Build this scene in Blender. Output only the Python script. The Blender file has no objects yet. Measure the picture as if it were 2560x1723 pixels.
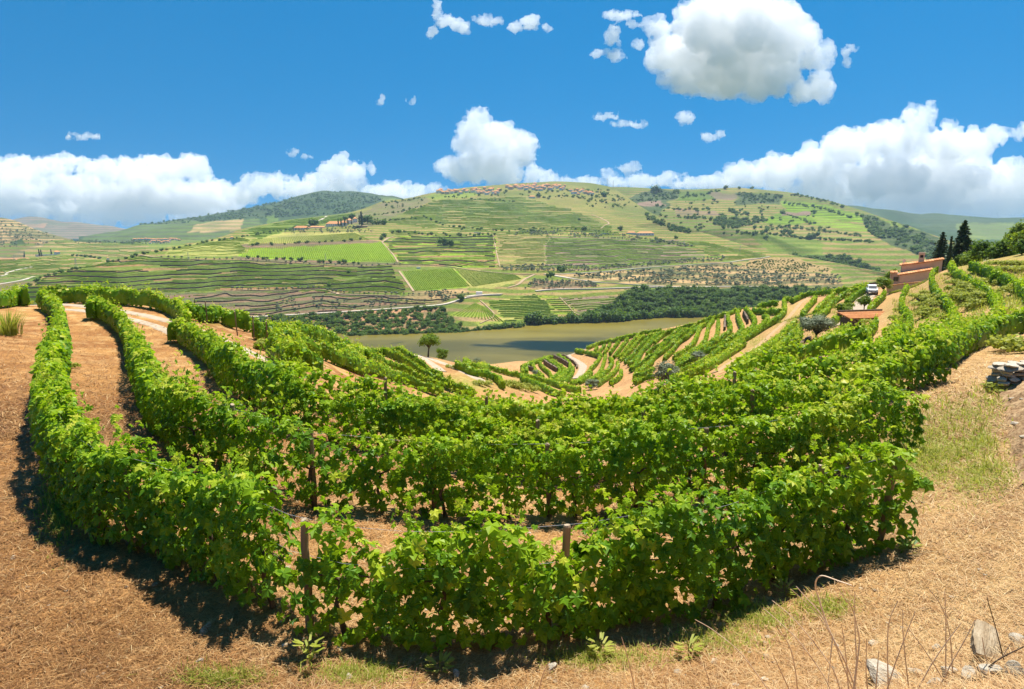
import bpy, math, random
import numpy as np
from mathutils import Vector, Matrix

random.seed(5)
rng = np.random.default_rng(11)
SC = bpy.context.scene
COL = SC.collection
R = math.radians

# ------------------------------------------------------------------ camera, sky, sun, exposure
ZC = 120.0                    # eye height above the river
FPX = 1525.0                  # focal length in photograph pixels (2560 wide)
PITCH = R(9.7)
cam_d = bpy.data.cameras.new('camera')
cam = bpy.data.objects.new('camera', cam_d)
COL.objects.link(cam)
cam.location = (0, 0, ZC)
cam.rotation_euler = (R(90) - PITCH, 0, 0)
cam_d.sensor_fit = 'HORIZONTAL'
cam_d.angle = 2 * math.atan(1280 / FPX)
cam_d.clip_start = 0.1
cam_d.clip_end = 120000
SC.camera = cam

SUN_EL, SUN_AZ = 72.0, 32.0   # azimuth clockwise from the view direction
world = bpy.data.worlds.new('World')
SC.world = world
world.use_nodes = True
wn = world.node_tree
wn.nodes.clear()
w_out = wn.nodes.new('ShaderNodeOutputWorld')
w_bg = wn.nodes.new('ShaderNodeBackground')
w_sky = wn.nodes.new('ShaderNodeTexSky')
w_sky.sky_type = 'NISHITA'
w_sky.sun_disc = False
w_sky.sun_elevation = R(SUN_EL)
w_sky.sun_rotation = R(SUN_AZ)
w_sky.altitude = 300
w_sky.air_density = 1.0
w_sky.dust_density = 0.15
w_sky.ozone_density = 3.0
w_hs = wn.nodes.new('ShaderNodeHueSaturation')
w_hs.inputs['Saturation'].default_value = 1.55
w_hs.inputs['Hue'].default_value = 0.488
w_hs.inputs['Value'].default_value = 1.0
w_bg.inputs['Strength'].default_value = 0.073
w_tc = wn.nodes.new('ShaderNodeTexCoord')
w_ma = wn.nodes.new('ShaderNodeVectorMath'); w_ma.operation = 'MULTIPLY_ADD'
w_ma.inputs[1].default_value = (1.0, 1.0, 0.75); w_ma.inputs[2].default_value = (0, 0, 0.30)   # the deep blue of a dry, high sky
w_no = wn.nodes.new('ShaderNodeVectorMath'); w_no.operation = 'NORMALIZE'
wn.links.new(w_tc.outputs['Generated'], w_ma.inputs[0]); wn.links.new(w_ma.outputs[0], w_no.inputs[0])
wn.links.new(w_no.outputs[0], w_sky.inputs['Vector'])
wn.links.new(w_sky.outputs[0], w_hs.inputs['Color'])
wn.links.new(w_hs.outputs[0], w_bg.inputs[0])
wn.links.new(w_bg.outputs[0], w_out.inputs[0])

sun_d = bpy.data.lights.new('sun', 'SUN')
sun = bpy.data.objects.new('sun', sun_d)
COL.objects.link(sun)
sun_d.energy = 5.0
sun_d.angle = R(0.53)
sun_d.color = (1.0, 0.95, 0.86)
SUNV = Vector((math.sin(R(SUN_AZ)) * math.cos(R(SUN_EL)), math.cos(R(SUN_AZ)) * math.cos(R(SUN_EL)), math.sin(R(SUN_EL))))
sun.rotation_euler = SUNV.to_track_quat('Z', 'Y').to_euler()
sun.location = (0, 0, ZC + 50)

SC.view_settings.view_transform = 'Standard'
SC.view_settings.look = 'None'
SC.view_settings.exposure = 0.88
SC.view_settings.gamma = 1.0
SC.view_settings.use_curve_mapping = False
SC.render.engine = 'CYCLES'
SC.cycles.max_bounces = 12
SC.cycles.diffuse_bounces = 3
SC.cycles.glossy_bounces = 2
SC.cycles.transmission_bounces = 4
SC.cycles.transparent_max_bounces = 12
SC.cycles.volume_bounces = 10
SC.cycles.caustics_reflective = False
SC.cycles.caustics_refractive = False

# ------------------------------------------------------------------ small maths
def ray(px, py):
    """direction through a photograph pixel, scaled to unit horizontal length: (azimuth, slope)"""
    x = (px - 1280.0) / FPX
    y = (861.5 - py) / FPX
    fy = math.cos(PITCH) + y * math.sin(PITCH)
    fz = -math.sin(PITCH) + y * math.cos(PITCH)
    h = math.hypot(x, fy)
    return math.atan2(x, fy), fz / h

def project(P):
    P = np.asarray(P, float)
    x, y, z = P[..., 0], P[..., 1], P[..., 2] - ZC
    f = y * math.cos(PITCH) - z * math.sin(PITCH)
    u = y * math.sin(PITCH) + z * math.cos(PITCH)
    f = np.where(f < 0.05, 0.05, f)
    return 1280 + FPX * x / f, 861.5 - FPX * u / f

def at_depth(px, py, Y):
    az, t = ray(px, py)
    r = Y / math.cos(az)
    return np.array([r * math.sin(az), Y, ZC + t * r])

def at_height(px, py, z):
    az, t = ray(px, py)
    r = (z - ZC) / t
    return np.array([r * math.sin(az), r * math.cos(az), z])

def _hash(ix, iy, seed):
    h = (ix * 374761393 + iy * 668265263 + seed * 974634777) & 0x7fffffff
    h = ((h ^ (h >> 13)) * 1274126177) & 0x7fffffff
    return ((h ^ (h >> 16)) & 0xffff) / 65535.0

def vnoise(x, y, seed=0):
    x = np.asarray(x, float); y = np.asarray(y, float)
    ix = np.floor(x).astype(np.int64); iy = np.floor(y).astype(np.int64)
    fx = x - ix; fy = y - iy
    fx = fx * fx * (3 - 2 * fx); fy = fy * fy * (3 - 2 * fy)
    a = _hash(ix, iy, seed); b = _hash(ix + 1, iy, seed)
    c = _hash(ix, iy + 1, seed); d = _hash(ix + 1, iy + 1, seed)
    return (a * (1 - fx) + b * fx) * (1 - fy) + (c * (1 - fx) + d * fx) * fy

def fbm(x, y, seed=0, oct=4):
    s = 0; a = 0.5; n = 0
    for o in range(oct):
        s = s + a * vnoise(x * 2 ** o, y * 2 ** o, seed + o * 17); n += a; a *= 0.5
    return s / n

def inpoly(px, py, poly):
    px = np.asarray(px); py = np.asarray(py)
    ins = np.zeros(px.shape, bool)
    n = len(poly)
    for i in range(n):
        x0, y0 = poly[i]; x1, y1 = poly[(i + 1) % n]
        if y0 == y1: continue
        c = ((y0 > py) != (y1 > py)) & (px < (x1 - x0) * (py - y0) / (y1 - y0) + x0)
        ins ^= c
    return ins

def catmull(P, n=12):
    P = np.asarray(P, float)
    if len(P) < 3:
        t = np.linspace(0, 1, n + 1)[:, None]
        return P[0] * (1 - t) + P[-1] * t
    Q = np.vstack([2 * P[0] - P[1], P, 2 * P[-1] - P[-2]])
    out = []
    t = np.linspace(0, 1, n, endpoint=False)[:, None]
    for i in range(1, len(Q) - 2):
        a, b, c, d = Q[i - 1], Q[i], Q[i + 1], Q[i + 2]
        out.append(0.5 * (2 * b + (c - a) * t + (2 * a - 5 * b + 4 * c - d) * t ** 2 + (3 * b - a - 3 * c + d) * t ** 3))
    out.append(P[-1:])
    return np.vstack(out)

def resample(P, step):
    P = np.asarray(P, float)
    d = np.r_[0, np.cumsum(np.linalg.norm(np.diff(P, axis=0), axis=1))]
    n = max(2, int(d[-1] / step) + 1)
    s = np.linspace(0, d[-1], n)
    return np.stack([np.interp(s, d, P[:, k]) for k in range(P.shape[1])], 1), s

# ------------------------------------------------------------------ mesh building
def mk_mesh(name, V, tris=None, quads=None, tone=None, col=None, smooth=False, mats=None, midx=None):
    V = np.ascontiguousarray(V, dtype=np.float32)
    me = bpy.data.meshes.new(name)
    me.vertices.add(len(V))
    me.vertices.foreach_set('co', V.ravel())
    parts, starts, off = [], [], 0
    for F, k in ((tris, 3), (quads, 4)):
        if F is not None and len(F):
            F = np.ascontiguousarray(F, dtype=np.int32)
            parts.append(F.ravel())
            starts.append(off + np.arange(len(F), dtype=np.int32) * k)
            off += F.size
    loops = np.concatenate(parts); starts = np.concatenate(starts)
    me.loops.add(len(loops)); me.loops.foreach_set('vertex_index', loops)
    me.polygons.add(len(starts)); me.polygons.foreach_set('loop_start', starts)
    if midx is not None:
        me.polygons.foreach_set('material_index', np.ascontiguousarray(midx, dtype=np.int32))
    me.polygons.foreach_set('use_smooth', np.full(len(starts), smooth, dtype=bool))
    me.update(calc_edges=True)
    if tone is not None:
        a = me.attributes.new('tone', 'FLOAT', 'POINT')
        a.data.foreach_set('value', np.ascontiguousarray(tone, dtype=np.float32))
    if col is not None:
        a = me.attributes.new('tint', 'FLOAT_COLOR', 'POINT')
        c = np.ones((len(V), 4), np.float32); c[:, :3] = col
        a.data.foreach_set('color', c.ravel())
    for m in (mats or []):
        me.materials.append(m)
    return me

def tag(o, label=None, cat=None, group=None, kind=None):
    if label: o['label'] = label
    if cat: o['category'] = cat
    if group: o['group'] = group
    if kind: o['kind'] = kind
    return o

def link(name, me, parent=None, loc=None, rot=None, scale=None):
    o = bpy.data.objects.new(name, me)
    COL.objects.link(o)
    if parent is not None: o.parent = parent
    if loc is not None: o.location = loc
    if rot is not None: o.rotation_euler = rot
    if scale is not None: o.scale = scale
    return o

def empty(name, loc, rz=0.0):
    o = bpy.data.objects.new(name, None)
    COL.objects.link(o)
    o.location = loc; o.rotation_euler = (0, 0, rz)
    o.empty_display_size = 0.2
    return o

class MB:
    """collects vertices and faces of one part"""
    def __init__(s): s.V = []; s.T = []; s.Q = []; s.tone = []; s.n = 0
    def add(s, V, T=None, Q=None, tone=0.5):
        V = np.asarray(V, float)
        if T is not None and len(T): s.T.append(np.asarray(T) + s.n)
        if Q is not None and len(Q): s.Q.append(np.asarray(Q) + s.n)
        s.V.append(V); s.n += len(V)
        s.tone.append(np.broadcast_to(np.asarray(tone, float), (len(V),)))
        return s
    def mesh(s, name, mat, smooth=False):
        return mk_mesh(name, np.vstack(s.V), np.vstack(s.T) if s.T else None, np.vstack(s.Q) if s.Q else None,
                       tone=np.concatenate(s.tone), smooth=smooth, mats=[mat] if not isinstance(mat, list) else mat)
    def box(s, c, d, rz=0.0, tone=0.5, taper=1.0):
        x, y, z = np.array(d) / 2.0
        V = np.array([[-x, -y, -z], [x, -y, -z], [x, y, -z], [-x, y, -z], [-x * taper, -y * taper, z], [x * taper, -y * taper, z], [x * taper, y * taper, z], [-x * taper, y * taper, z]])
        ca, sa = math.cos(rz), math.sin(rz)
        V = V @ np.array([[ca, sa, 0], [-sa, ca, 0], [0, 0, 1]]) + np.array(c)
        return s.add(V, Q=[[0, 3, 2, 1], [4, 5, 6, 7], [0, 1, 5, 4], [1, 2, 6, 5], [2, 3, 7, 6], [3, 0, 4, 7]], tone=tone)
    def tube(s, P, rad, k=7, tone=0.5, cap=True):
        P = np.asarray(P, float); n = len(P)
        rad = np.broadcast_to(np.asarray(rad, float), (n,))
        T = np.gradient(P, axis=0); T /= np.linalg.norm(T, axis=1)[:, None] + 1e-9
        ref = np.array([0, 0, 1.0]) if abs(T[:, 2]).mean() < 0.8 else np.array([1.0, 0, 0])
        A = np.cross(T, ref); A /= np.linalg.norm(A, axis=1)[:, None] + 1e-9
        B = np.cross(T, A)
        an = np.arange(k) * 2 * math.pi / k
        V = P[:, None, :] + rad[:, None, None] * (np.cos(an)[None, :, None] * A[:, None, :] + np.sin(an)[None, :, None] * B[:, None, :])
        V = V.reshape(-1, 3)
        i = np.arange(n - 1)[:, None] * k; j = np.arange(k)[None, :]; j2 = (j + 1) % k
        Q = np.stack([i + j, i + j2, i + k + j2, i + k + j], -1).reshape(-1, 4)
        T3 = None
        if cap:
            V = np.vstack([V, P[:1], P[-1:]])
            a = n * k
            T3 = [[a, (q + 1) % k, q] for q in range(k)] + [[a + 1, (n - 1) * k + q, (n - 1) * k + (q + 1) % k] for q in range(k)]
        return s.add(V, T=T3, Q=Q, tone=tone)

# ------------------------------------------------------------------ materials
def new_mat(name):
    m = bpy.data.materials.new(name); m.use_nodes = True
    nt = m.node_tree; nt.nodes.clear()
    out = nt.nodes.new('ShaderNodeOutputMaterial')
    return m, nt, out

def N(nt, kind, **kw):
    n = nt.nodes.new(kind)
    for k, v in kw.items():
        if k in n.inputs: n.inputs[k].default_value = v
        else: setattr(n, k, v)
    return n

def ramp(nt, stops, fac=None):
    r = nt.nodes.new('ShaderNodeValToRGB')
    e = r.color_ramp.elements
    while len(e) < len(stops): e.new(0.5)
    for el, (p, c) in zip(e, stops):
        el.position = p; el.color = (*c, 1)
    if fac is not None: nt.links.new(fac, r.inputs[0])
    return r

def leaf_mat(name, stops, trans=0.35, tcol=(0.30, 0.38, 0.03), rough=0.55):
    m, nt, out = new_mat(name)
    a = N(nt, 'ShaderNodeAttribute', attribute_name='tone')
    oi = N(nt, 'ShaderNodeObjectInfo')
    md = N(nt, 'ShaderNodeMath', operation='MULTIPLY_ADD')
    nt.links.new(oi.outputs['Random'], md.inputs[0]); md.inputs[1].default_value = 0.16
    ad = N(nt, 'ShaderNodeMath', operation='ADD'); md.inputs[2].default_value = -0.08
    nt.links.new(a.outputs['Fac'], ad.inputs[0]); nt.links.new(md.outputs[0], ad.inputs[1])
    r = ramp(nt, stops, ad.outputs[0])
    p = N(nt, 'ShaderNodeBsdfPrincipled', Roughness=rough)
    p.inputs['Specular IOR Level'].default_value = 0.2
    nt.links.new(r.outputs[0], p.inputs['Base Color'])
    t = N(nt, 'ShaderNodeBsdfTranslucent')
    mx = N(nt, 'ShaderNodeMix', data_type='RGBA', blend_type='MULTIPLY')
    mx.inputs[0].default_value = 0.0
    mm = N(nt, 'ShaderNodeMix', data_type='RGBA')
    mm.inputs[0].default_value = 0.6
    nt.links.new(r.outputs[0], mm.inputs[6]); mm.inputs[7].default_value = (*tcol, 1)
    nt.links.new(mm.outputs[2], t.inputs[0])
    s = N(nt, 'ShaderNodeMixShader'); s.inputs[0].default_value = trans
    nt.links.new(p.outputs[0], s.inputs[1]); nt.links.new(t.outputs[0], s.inputs[2])
    nt.links.new(s.outputs[0], out.inputs[0])
    return m

def noise_mat(name, stops, scale=4.0, detail=5.0, rough=0.85, bump=0.0, bscale=None, stretch=None, coord='Object', tone_w=0.0, spec=0.2):
    """procedural surface: noise through a colour ramp, optional bump"""
    m, nt, out = new_mat(name)
    tc = N(nt, 'ShaderNodeTexCoord')
    mp = N(nt, 'ShaderNodeMapping')
    if stretch: mp.inputs['Scale'].default_value = stretch
    nt.links.new(tc.outputs[coord], mp.inputs[0])
    n = N(nt, 'ShaderNodeTexNoise', Scale=scale, Detail=detail, Roughness=0.62)
    nt.links.new(mp.outputs[0], n.inputs['Vector'])
    fac = n.outputs[0]
    if tone_w:
        a = N(nt, 'ShaderNodeAttribute', attribute_name='tone')
        mu = N(nt, 'ShaderNodeMath', operation='MULTIPLY_ADD')
        nt.links.new(a.outputs['Fac'], mu.inputs[0]); mu.inputs[1].default_value = tone_w
        nt.links.new(fac, mu.inputs[2])
        su = N(nt, 'ShaderNodeMath', operation='SUBTRACT'); nt.links.new(mu.outputs[0], su.inputs[0]); su.inputs[1].default_value = tone_w * 0.5
        fac = su.outputs[0]
    r = ramp(nt, stops, fac)
    p = N(nt, 'ShaderNodeBsdfPrincipled', Roughness=rough)
    p.inputs['Specular IOR Level'].default_value = spec
    nt.links.new(r.outputs[0], p.inputs['Base Color'])
    if bump:
        b = N(nt, 'ShaderNodeBump', Strength=bump)
        b.inputs['Distance'].default_value = 0.05
        n2 = N(nt, 'ShaderNodeTexNoise', Scale=bscale or scale * 3, Detail=6.0)
        nt.links.new(mp.outputs[0], n2.inputs['Vector'])
        nt.links.new(n2.outputs[0], b.inputs['Height']); nt.links.new(b.outputs[0], p.inputs['Normal'])
    nt.links.new(p.outputs[0], out.inputs[0])
    return m

M = {}
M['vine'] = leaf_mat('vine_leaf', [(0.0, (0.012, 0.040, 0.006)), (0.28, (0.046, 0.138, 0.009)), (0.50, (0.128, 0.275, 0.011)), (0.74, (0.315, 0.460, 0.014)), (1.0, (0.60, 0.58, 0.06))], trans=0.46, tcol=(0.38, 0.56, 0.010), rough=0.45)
M['tree'] = leaf_mat('tree_leaf', [(0.0, (0.022, 0.056, 0.009)), (0.5, (0.075, 0.150, 0.020)), (1.0, (0.20, 0.285, 0.034))], trans=0.4, tcol=(0.22, 0.34, 0.02))
M['bright_tree'] = leaf_mat('bright_leaf', [(0.0, (0.05, 0.095, 0.010)), (0.5, (0.135, 0.225, 0.018)), (1.0, (0.30, 0.37, 0.035))], trans=0.42, tcol=(0.36, 0.45, 0.02))
M['olive'] = leaf_mat('olive_leaf', [(0.0, (0.07, 0.095, 0.050)), (0.5, (0.170, 0.205, 0.115)), (1.0, (0.31, 0.345, 0.21))], trans=0.3, tcol=(0.26, 0.30, 0.14))
M['conifer'] = leaf_mat('conifer_needle', [(0.0, (0.012, 0.028, 0.010)), (0.5, (0.035, 0.068, 0.022)), (1.0, (0.085, 0.125, 0.036))], trans=0.15, tcol=(0.09, 0.14, 0.03))
M['weed'] = leaf_mat('weed_leaf', [(0.0, (0.13, 0.17, 0.02)), (0.5, (0.29, 0.34, 0.04)), (1.0, (0.48, 0.47, 0.12))], trans=0.42, tcol=(0.5, 0.52, 0.05))
M['straw'] = leaf_mat('dry_straw', [(0.0, (0.15, 0.062, 0.020)), (0.5, (0.41, 0.225, 0.082)), (1.0, (0.64, 0.49, 0.26))], trans=0.15, tcol=(0.4, 0.25, 0.1))
M['bark'] = noise_mat('bark', [(0.3, (0.05, 0.032, 0.020)), (0.7, (0.16, 0.11, 0.075))], scale=14, bump=0.6, stretch=(1, 1, 0.25))
M['post_wood'] = noise_mat('weathered_post_wood', [(0.25, (0.15, 0.090, 0.045)), (0.55, (0.30, 0.205, 0.115)), (0.8, (0.44, 0.36, 0.26))], scale=9, bump=0.5, stretch=(1, 1, 0.12), tone_w=0.5)
M['wire'] = noise_mat('galvanised_wire', [(0.3, (0.30, 0.30, 0.31)), (0.7, (0.46, 0.46, 0.47))], scale=30, rough=0.4, spec=0.5)
M['bank_soil'] = noise_mat('bank_soil', [(0.25, (0.10, 0.055, 0.026)), (0.45, (0.26, 0.155, 0.075)), (0.7, (0.46, 0.32, 0.17))], scale=7, detail=8, bump=0.9, bscale=16)
M['stone'] = noise_mat('schist_stone', [(0.25, (0.11, 0.085, 0.06)), (0.5, (0.26, 0.20, 0.14)), (0.8, (0.46, 0.40, 0.32))], scale=5, bump=0.7, bscale=16, tone_w=0.8)
M['wall_render'] = noise_mat('pink_render', [(0.3, (0.56, 0.41, 0.30)), (0.7, (0.67, 0.50, 0.37))], scale=1.4, bump=0.1)
M['white_wall'] = noise_mat('white_wall', [(0.3, (0.68, 0.65, 0.60)), (0.7, (0.80, 0.78, 0.74))], scale=0.5)
M['roof_tile'] = noise_mat('terracotta_roof', [(0.25, (0.38, 0.150, 0.060)), (0.55, (0.56, 0.255, 0.100)), (0.8, (0.68, 0.36, 0.17))], scale=2.6, bump=0.3, tone_w=0.7)
M['window'] = noise_mat('window_glass', [(0.3, (0.02, 0.025, 0.03)), (0.7, (0.05, 0.055, 0.06))], scale=3, rough=0.12, spec=0.6)
M['dark'] = noise_mat('dark_opening', [(0.3, (0.025, 0.02, 0.018)), (0.7, (0.05, 0.04, 0.035))], scale=4)
M['car_paint'] = noise_mat('white_car_paint', [(0.3, (0.76, 0.77, 0.78)), (0.7, (0.80, 0.80, 0.80))], scale=2, rough=0.25, spec=0.5)
M['rubber'] = noise_mat('black_rubber', [(0.3, (0.015, 0.015, 0.015)), (0.7, (0.03, 0.03, 0.03))], scale=8)
M['metal'] = noise_mat('grey_metal', [(0.3, (0.30, 0.31, 0.33)), (0.7, (0.42, 0.43, 0.45))], scale=6, rough=0.45)
M['track'] = noise_mat('pale_gravel_track', [(0.25, (0.29, 0.215, 0.14)), (0.5, (0.40, 0.315, 0.225)), (0.8, (0.50, 0.42, 0.32))], scale=1.3, detail=8, bump=0.3, bscale=14)
M['pale_stone'] = noise_mat('pale_stone', [(0.25, (0.22, 0.17, 0.115)), (0.5, (0.38, 0.315, 0.225)), (0.8, (0.52, 0.46, 0.36))], scale=6, bump=0.6, bscale=18, tone_w=0.5)
M['sandy'] = noise_mat('sandy_track', [(0.25, (0.30, 0.185, 0.085)), (0.5, (0.40, 0.26, 0.13)), (0.8, (0.48, 0.34, 0.19))], scale=1.3, detail=8, bump=0.3, bscale=14)
M['far_track'] = noise_mat('pale_far_track', [(0.3, (0.42, 0.35, 0.27)), (0.7, (0.56, 0.49, 0.40))], scale=0.2)
M['dirt_track'] = noise_mat('far_dirt_track', [(0.3, (0.30, 0.205, 0.115)), (0.7, (0.40, 0.29, 0.175))], scale=0.2)
M['stalk'] = noise_mat('bleached_stalk', [(0.3, (0.58, 0.40, 0.26)), (0.7, (0.85, 0.68, 0.48))], scale=20)
M['terrace_wall'] = noise_mat('terrace_stone_wall', [(0.3, (0.085, 0.058, 0.038)), (0.7, (0.20, 0.145, 0.10))], scale=1.2, detail=6, tone_w=0.4)
M['hedge_far'] = leaf_mat('far_vine', [(0.0, (0.070, 0.125, 0.010)), (0.5, (0.185, 0.285, 0.018)), (1.0, (0.37, 0.43, 0.03))], trans=0.5, tcol=(0.40, 0.52, 0.02))
# ------------------------------------------------------------------ near hillside: one smooth height field fitted to surveyed points
PTS = []   # azimuth, ln r, slope from the eye
def sy(px, py, Y):
    az, t = ray(px, py); PTS.append((az, math.log(Y / math.cos(az)), t))
def sd(px, py, D):
    az, t = ray(px, py); PTS.append((az, math.log(-D / t), t))
def sh(azd, r, D):
    PTS.append((R(azd), math.log(r), -D / r))
for a in [(64, 768, 56), (0, 800, 44), (233, 795, 49), (170, 775, 55), (430, 862, 40), (350, 905, 31), (640, 900, 33), (480, 832, 44), (631, 842, 49),
          (590, 820, 54), (515, 785, 62), (460, 762, 66), (200, 754, 62), (0, 762, 58),
          (847, 895, 58), (945, 930, 76), (780, 850, 66), (1070, 892, 120), (1030, 890, 112), (1100, 930, 105), (1180, 965, 95), (1250, 935, 170), (1400, 965, 160), (1300, 902, 210), (1200, 912, 190),
          (1440, 884, 245), (1400, 895, 235), (1463, 872, 243), (1562, 845, 226), (1670, 820, 215), (1740, 806, 208), (1836, 776, 200), (1894, 767, 196), (1959, 750, 192), (2011, 738, 189), (2110, 724, 185), (2170, 713, 176),
          (2179, 733, 140), (2218, 740, 135), (2040, 846, 108), (1876, 900, 95), (1760, 935, 92), (1665, 958, 120), (1580, 920, 170), (1400, 945, 185), (1640, 872, 182), (1720, 850, 170), (1800, 830, 163),
          (1900, 800, 160), (2000, 780, 152), (2080, 760, 150), (1500, 900, 212), (1550, 870, 205), (2140, 820, 100), (2270, 772, 95), (2505, 762, 70), (2400, 670, 115), (2350, 674, 120), (2395, 802, 72),
          (2430, 672, 95), (2560, 740, 62), (2560, 640, 92), (2480, 654, 100), (2560, 838, 38), (2300, 720, 125)]:
    sy(*a)
for a in [(1280, 1723, 4.78), (700, 1660, 4.72), (0, 1723, 4.85), (0, 1400, 4.75), (88, 1055, 4.8), (121, 1241, 4.75), (0, 1150, 4.8), (0, 950, 5.0), (500, 1150, 4.85), (1280, 1310, 5.05), (1280, 1450, 4.85),
          (2208, 1368, 4.6), (2388, 955, 4.75), (2290, 1110, 4.8), (2450, 1100, 4.5), (2400, 1250, 4.4), (2560, 1250, 3.9), (2560, 1060, 4.3), (2560, 1500, 3.5), (2560, 1723, 3.0), (2200, 1723, 4.0), (1800, 1723, 4.5), (2000, 1200, 4.85),
          (2560, 940, 4.7), (300, 1500, 4.75)]:
    sd(*a)
for a in [(0, 13.5, 5.55), (0, 17.5, 6.15), (0, 22, 7.2), (0, 30, 10.4), (0, 45, 16.5), (0, 62, 22.5), (8, 13, 5.3), (8, 19, 6.3), (8, 25, 7.9), (8, 40, 13.3), (8, 70, 22.0), (16, 18, 5.4), (16, 26, 6.9), (16, 40, 11.0), (16, 60, 16.5),
          (24, 30, 6.0), (24, 45, 9.0), (24, 65, 12.2), (-9, 14, 5.5), (-9, 19, 6.0), (-9, 26, 7.6), (-9, 45, 13.5), (-9, 80, 23.0), (-20, 20, 5.2), (-16, 30, 7.2), (-14, 40, 10.5),
          (0, 330, 85), (0, 480, 118), (0, 700, 126), (15, 330, 66), (15, 480, 112), (15, 750, 126), (30, 330, 52), (30, 520, 105), (30, 850, 126), (-12, 200, 52), (-12, 330, 90), (-12, 480, 118), (-12, 720, 126),
          (-25, 110, 22), (-25, 200, 48), (-25, 350, 95), (-25, 560, 124), (-38, 120, 18), (-38, 220, 45), (-38, 400, 95), (-38, 620, 124), (-60, 60, 6), (-60, 130, 18), (-60, 300, 60), (-60, 650, 124), (-60, 15, 4.7), (-60, 7, 4.6),
          (42, 700, 126), (60, 600, 110), (60, 130, -6), (60, 60, 1.5), (60, 20, 3.4), (60, 8, 2.6), (60, 300, 30), (44, 160, 3), (44, 300, 38),
          (0, 2.0, 2.35), (-35, 2.0, 2.4), (35, 2.0, 2.0), (0, 3.6, 4.3), (-35, 3.6, 4.4), (35, 3.0, 2.3), (60, 3, 2.0), (-60, 3, 3.6)]:
    sh(*a)
PTS = np.array(PTS)
def _tps_fit(P, v, reg):
    A = P * np.array([3.2, 1.0])
    d = np.linalg.norm(A[:, None] - A[None], axis=2)
    K = np.where(d > 0, d ** 2 * np.log(d + 1e-12), 0)
    n = len(A)
    K[np.arange(n), np.arange(n)] += reg
    B = np.c_[np.ones(n), A]
    S = np.zeros((n + 3, n + 3)); S[:n, :n] = K; S[:n, n:] = B; S[n:, :n] = B.T
    return A, np.linalg.solve(S, np.r_[v, 0, 0, 0])
_TA, _TW = _tps_fit(PTS[:, :2], PTS[:, 2], 0.004)
G_AZ = R(72.0)
g_az = np.linspace(-G_AZ, G_AZ, 500)
g_lr = np.linspace(math.log(1.2), math.log(900), 460)
def _tps_eval(az, lr):
    Q = np.stack([az * 3.2, lr], -1).reshape(-1, 2)
    out = np.empty(len(Q))
    for i in range(0, len(Q), 20000):
        q = Q[i:i + 20000]
        d2 = ((q[:, None] - _TA[None]) ** 2).sum(2)
        out[i:i + 20000] = (0.5 * d2 * np.log(d2 + 1e-12)) @ _TW[:-3] + _TW[-3] + q @ _TW[-2:]
    return out.reshape(np.shape(az))
_AZ, _LR = np.meshgrid(g_az, g_lr, indexing='ij')
G_T = _tps_eval(_AZ, _LR)
G_T = np.clip(G_T * np.exp(_LR), -128.0, 30.0) / np.exp(_LR)

def ground_z(x, y):
    x = np.asarray(x, float); y = np.asarray(y, float)
    r = np.maximum(np.hypot(x, y), 1.2)
    az = np.clip(np.arctan2(x, y), -G_AZ, G_AZ)
    fi = (az + G_AZ) / (2 * G_AZ) * (len(g_az) - 1)
    fj = np.clip((np.log(r) - g_lr[0]) / (g_lr[-1] - g_lr[0]) * (len(g_lr) - 1), 0, len(g_lr) - 1)
    i = np.minimum(fi.astype(int), len(g_az) - 2); j = np.minimum(fj.astype(int), len(g_lr) - 2)
    a = fi - i; b = fj - j
    t = G_T[i, j] * (1 - a) * (1 - b) + G_T[i + 1, j] * a * (1 - b) + G_T[i, j + 1] * (1 - a) * b + G_T[i + 1, j + 1] * a * b
    return ZC + t * r

_RR = np.exp(np.linspace(math.log(1.5), math.log(600), 1400))
def on_ground(px, py, h=0.0, rmin=1.5, rmax=600):
    """where the sight line through a photograph pixel comes within h of the near hillside"""
    az, t = ray(px, py)
    rr = _RR[(_RR >= rmin) & (_RR <= rmax)]
    x = rr * math.sin(az); y = rr * math.cos(az)
    gap = ZC + t * rr - ground_z(x, y) - h
    k = np.nonzero(gap <= 0)[0]
    if len(k) and k[0] > 0:
        a = k[0]; f = gap[a - 1] / (gap[a - 1] - gap[a]); r = rr[a - 1] + f * (rr[a] - rr[a - 1])
    elif len(k): r = rr[0]
    else: r = rr[int(np.argmin(gap / rr))]
    return np.array([r * math.sin(az), r * math.cos(az)])
# ------------------------------------------------------------------ ground sheet of the near hillside
CROPS = {'1': (0, 640, 3.267), 'A': (440, 740, 6.472), 'B': (780, 780, 5.548), 'C': (1180, 840, 6.472), 'D': (1400, 740, 5.548),
         'E': (1750, 680, 5.548), 'K': (1800, 480, 3.016), 'F': (2160, 540, 3.33), 'G': (0, 600, 4.854), 'P': (0, 0, 1.0)}
def pix(crop, pts):
    ox, oy, s = CROPS[crop]
    return [(ox + x / s, oy + y / s) for x, y in pts]

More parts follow.
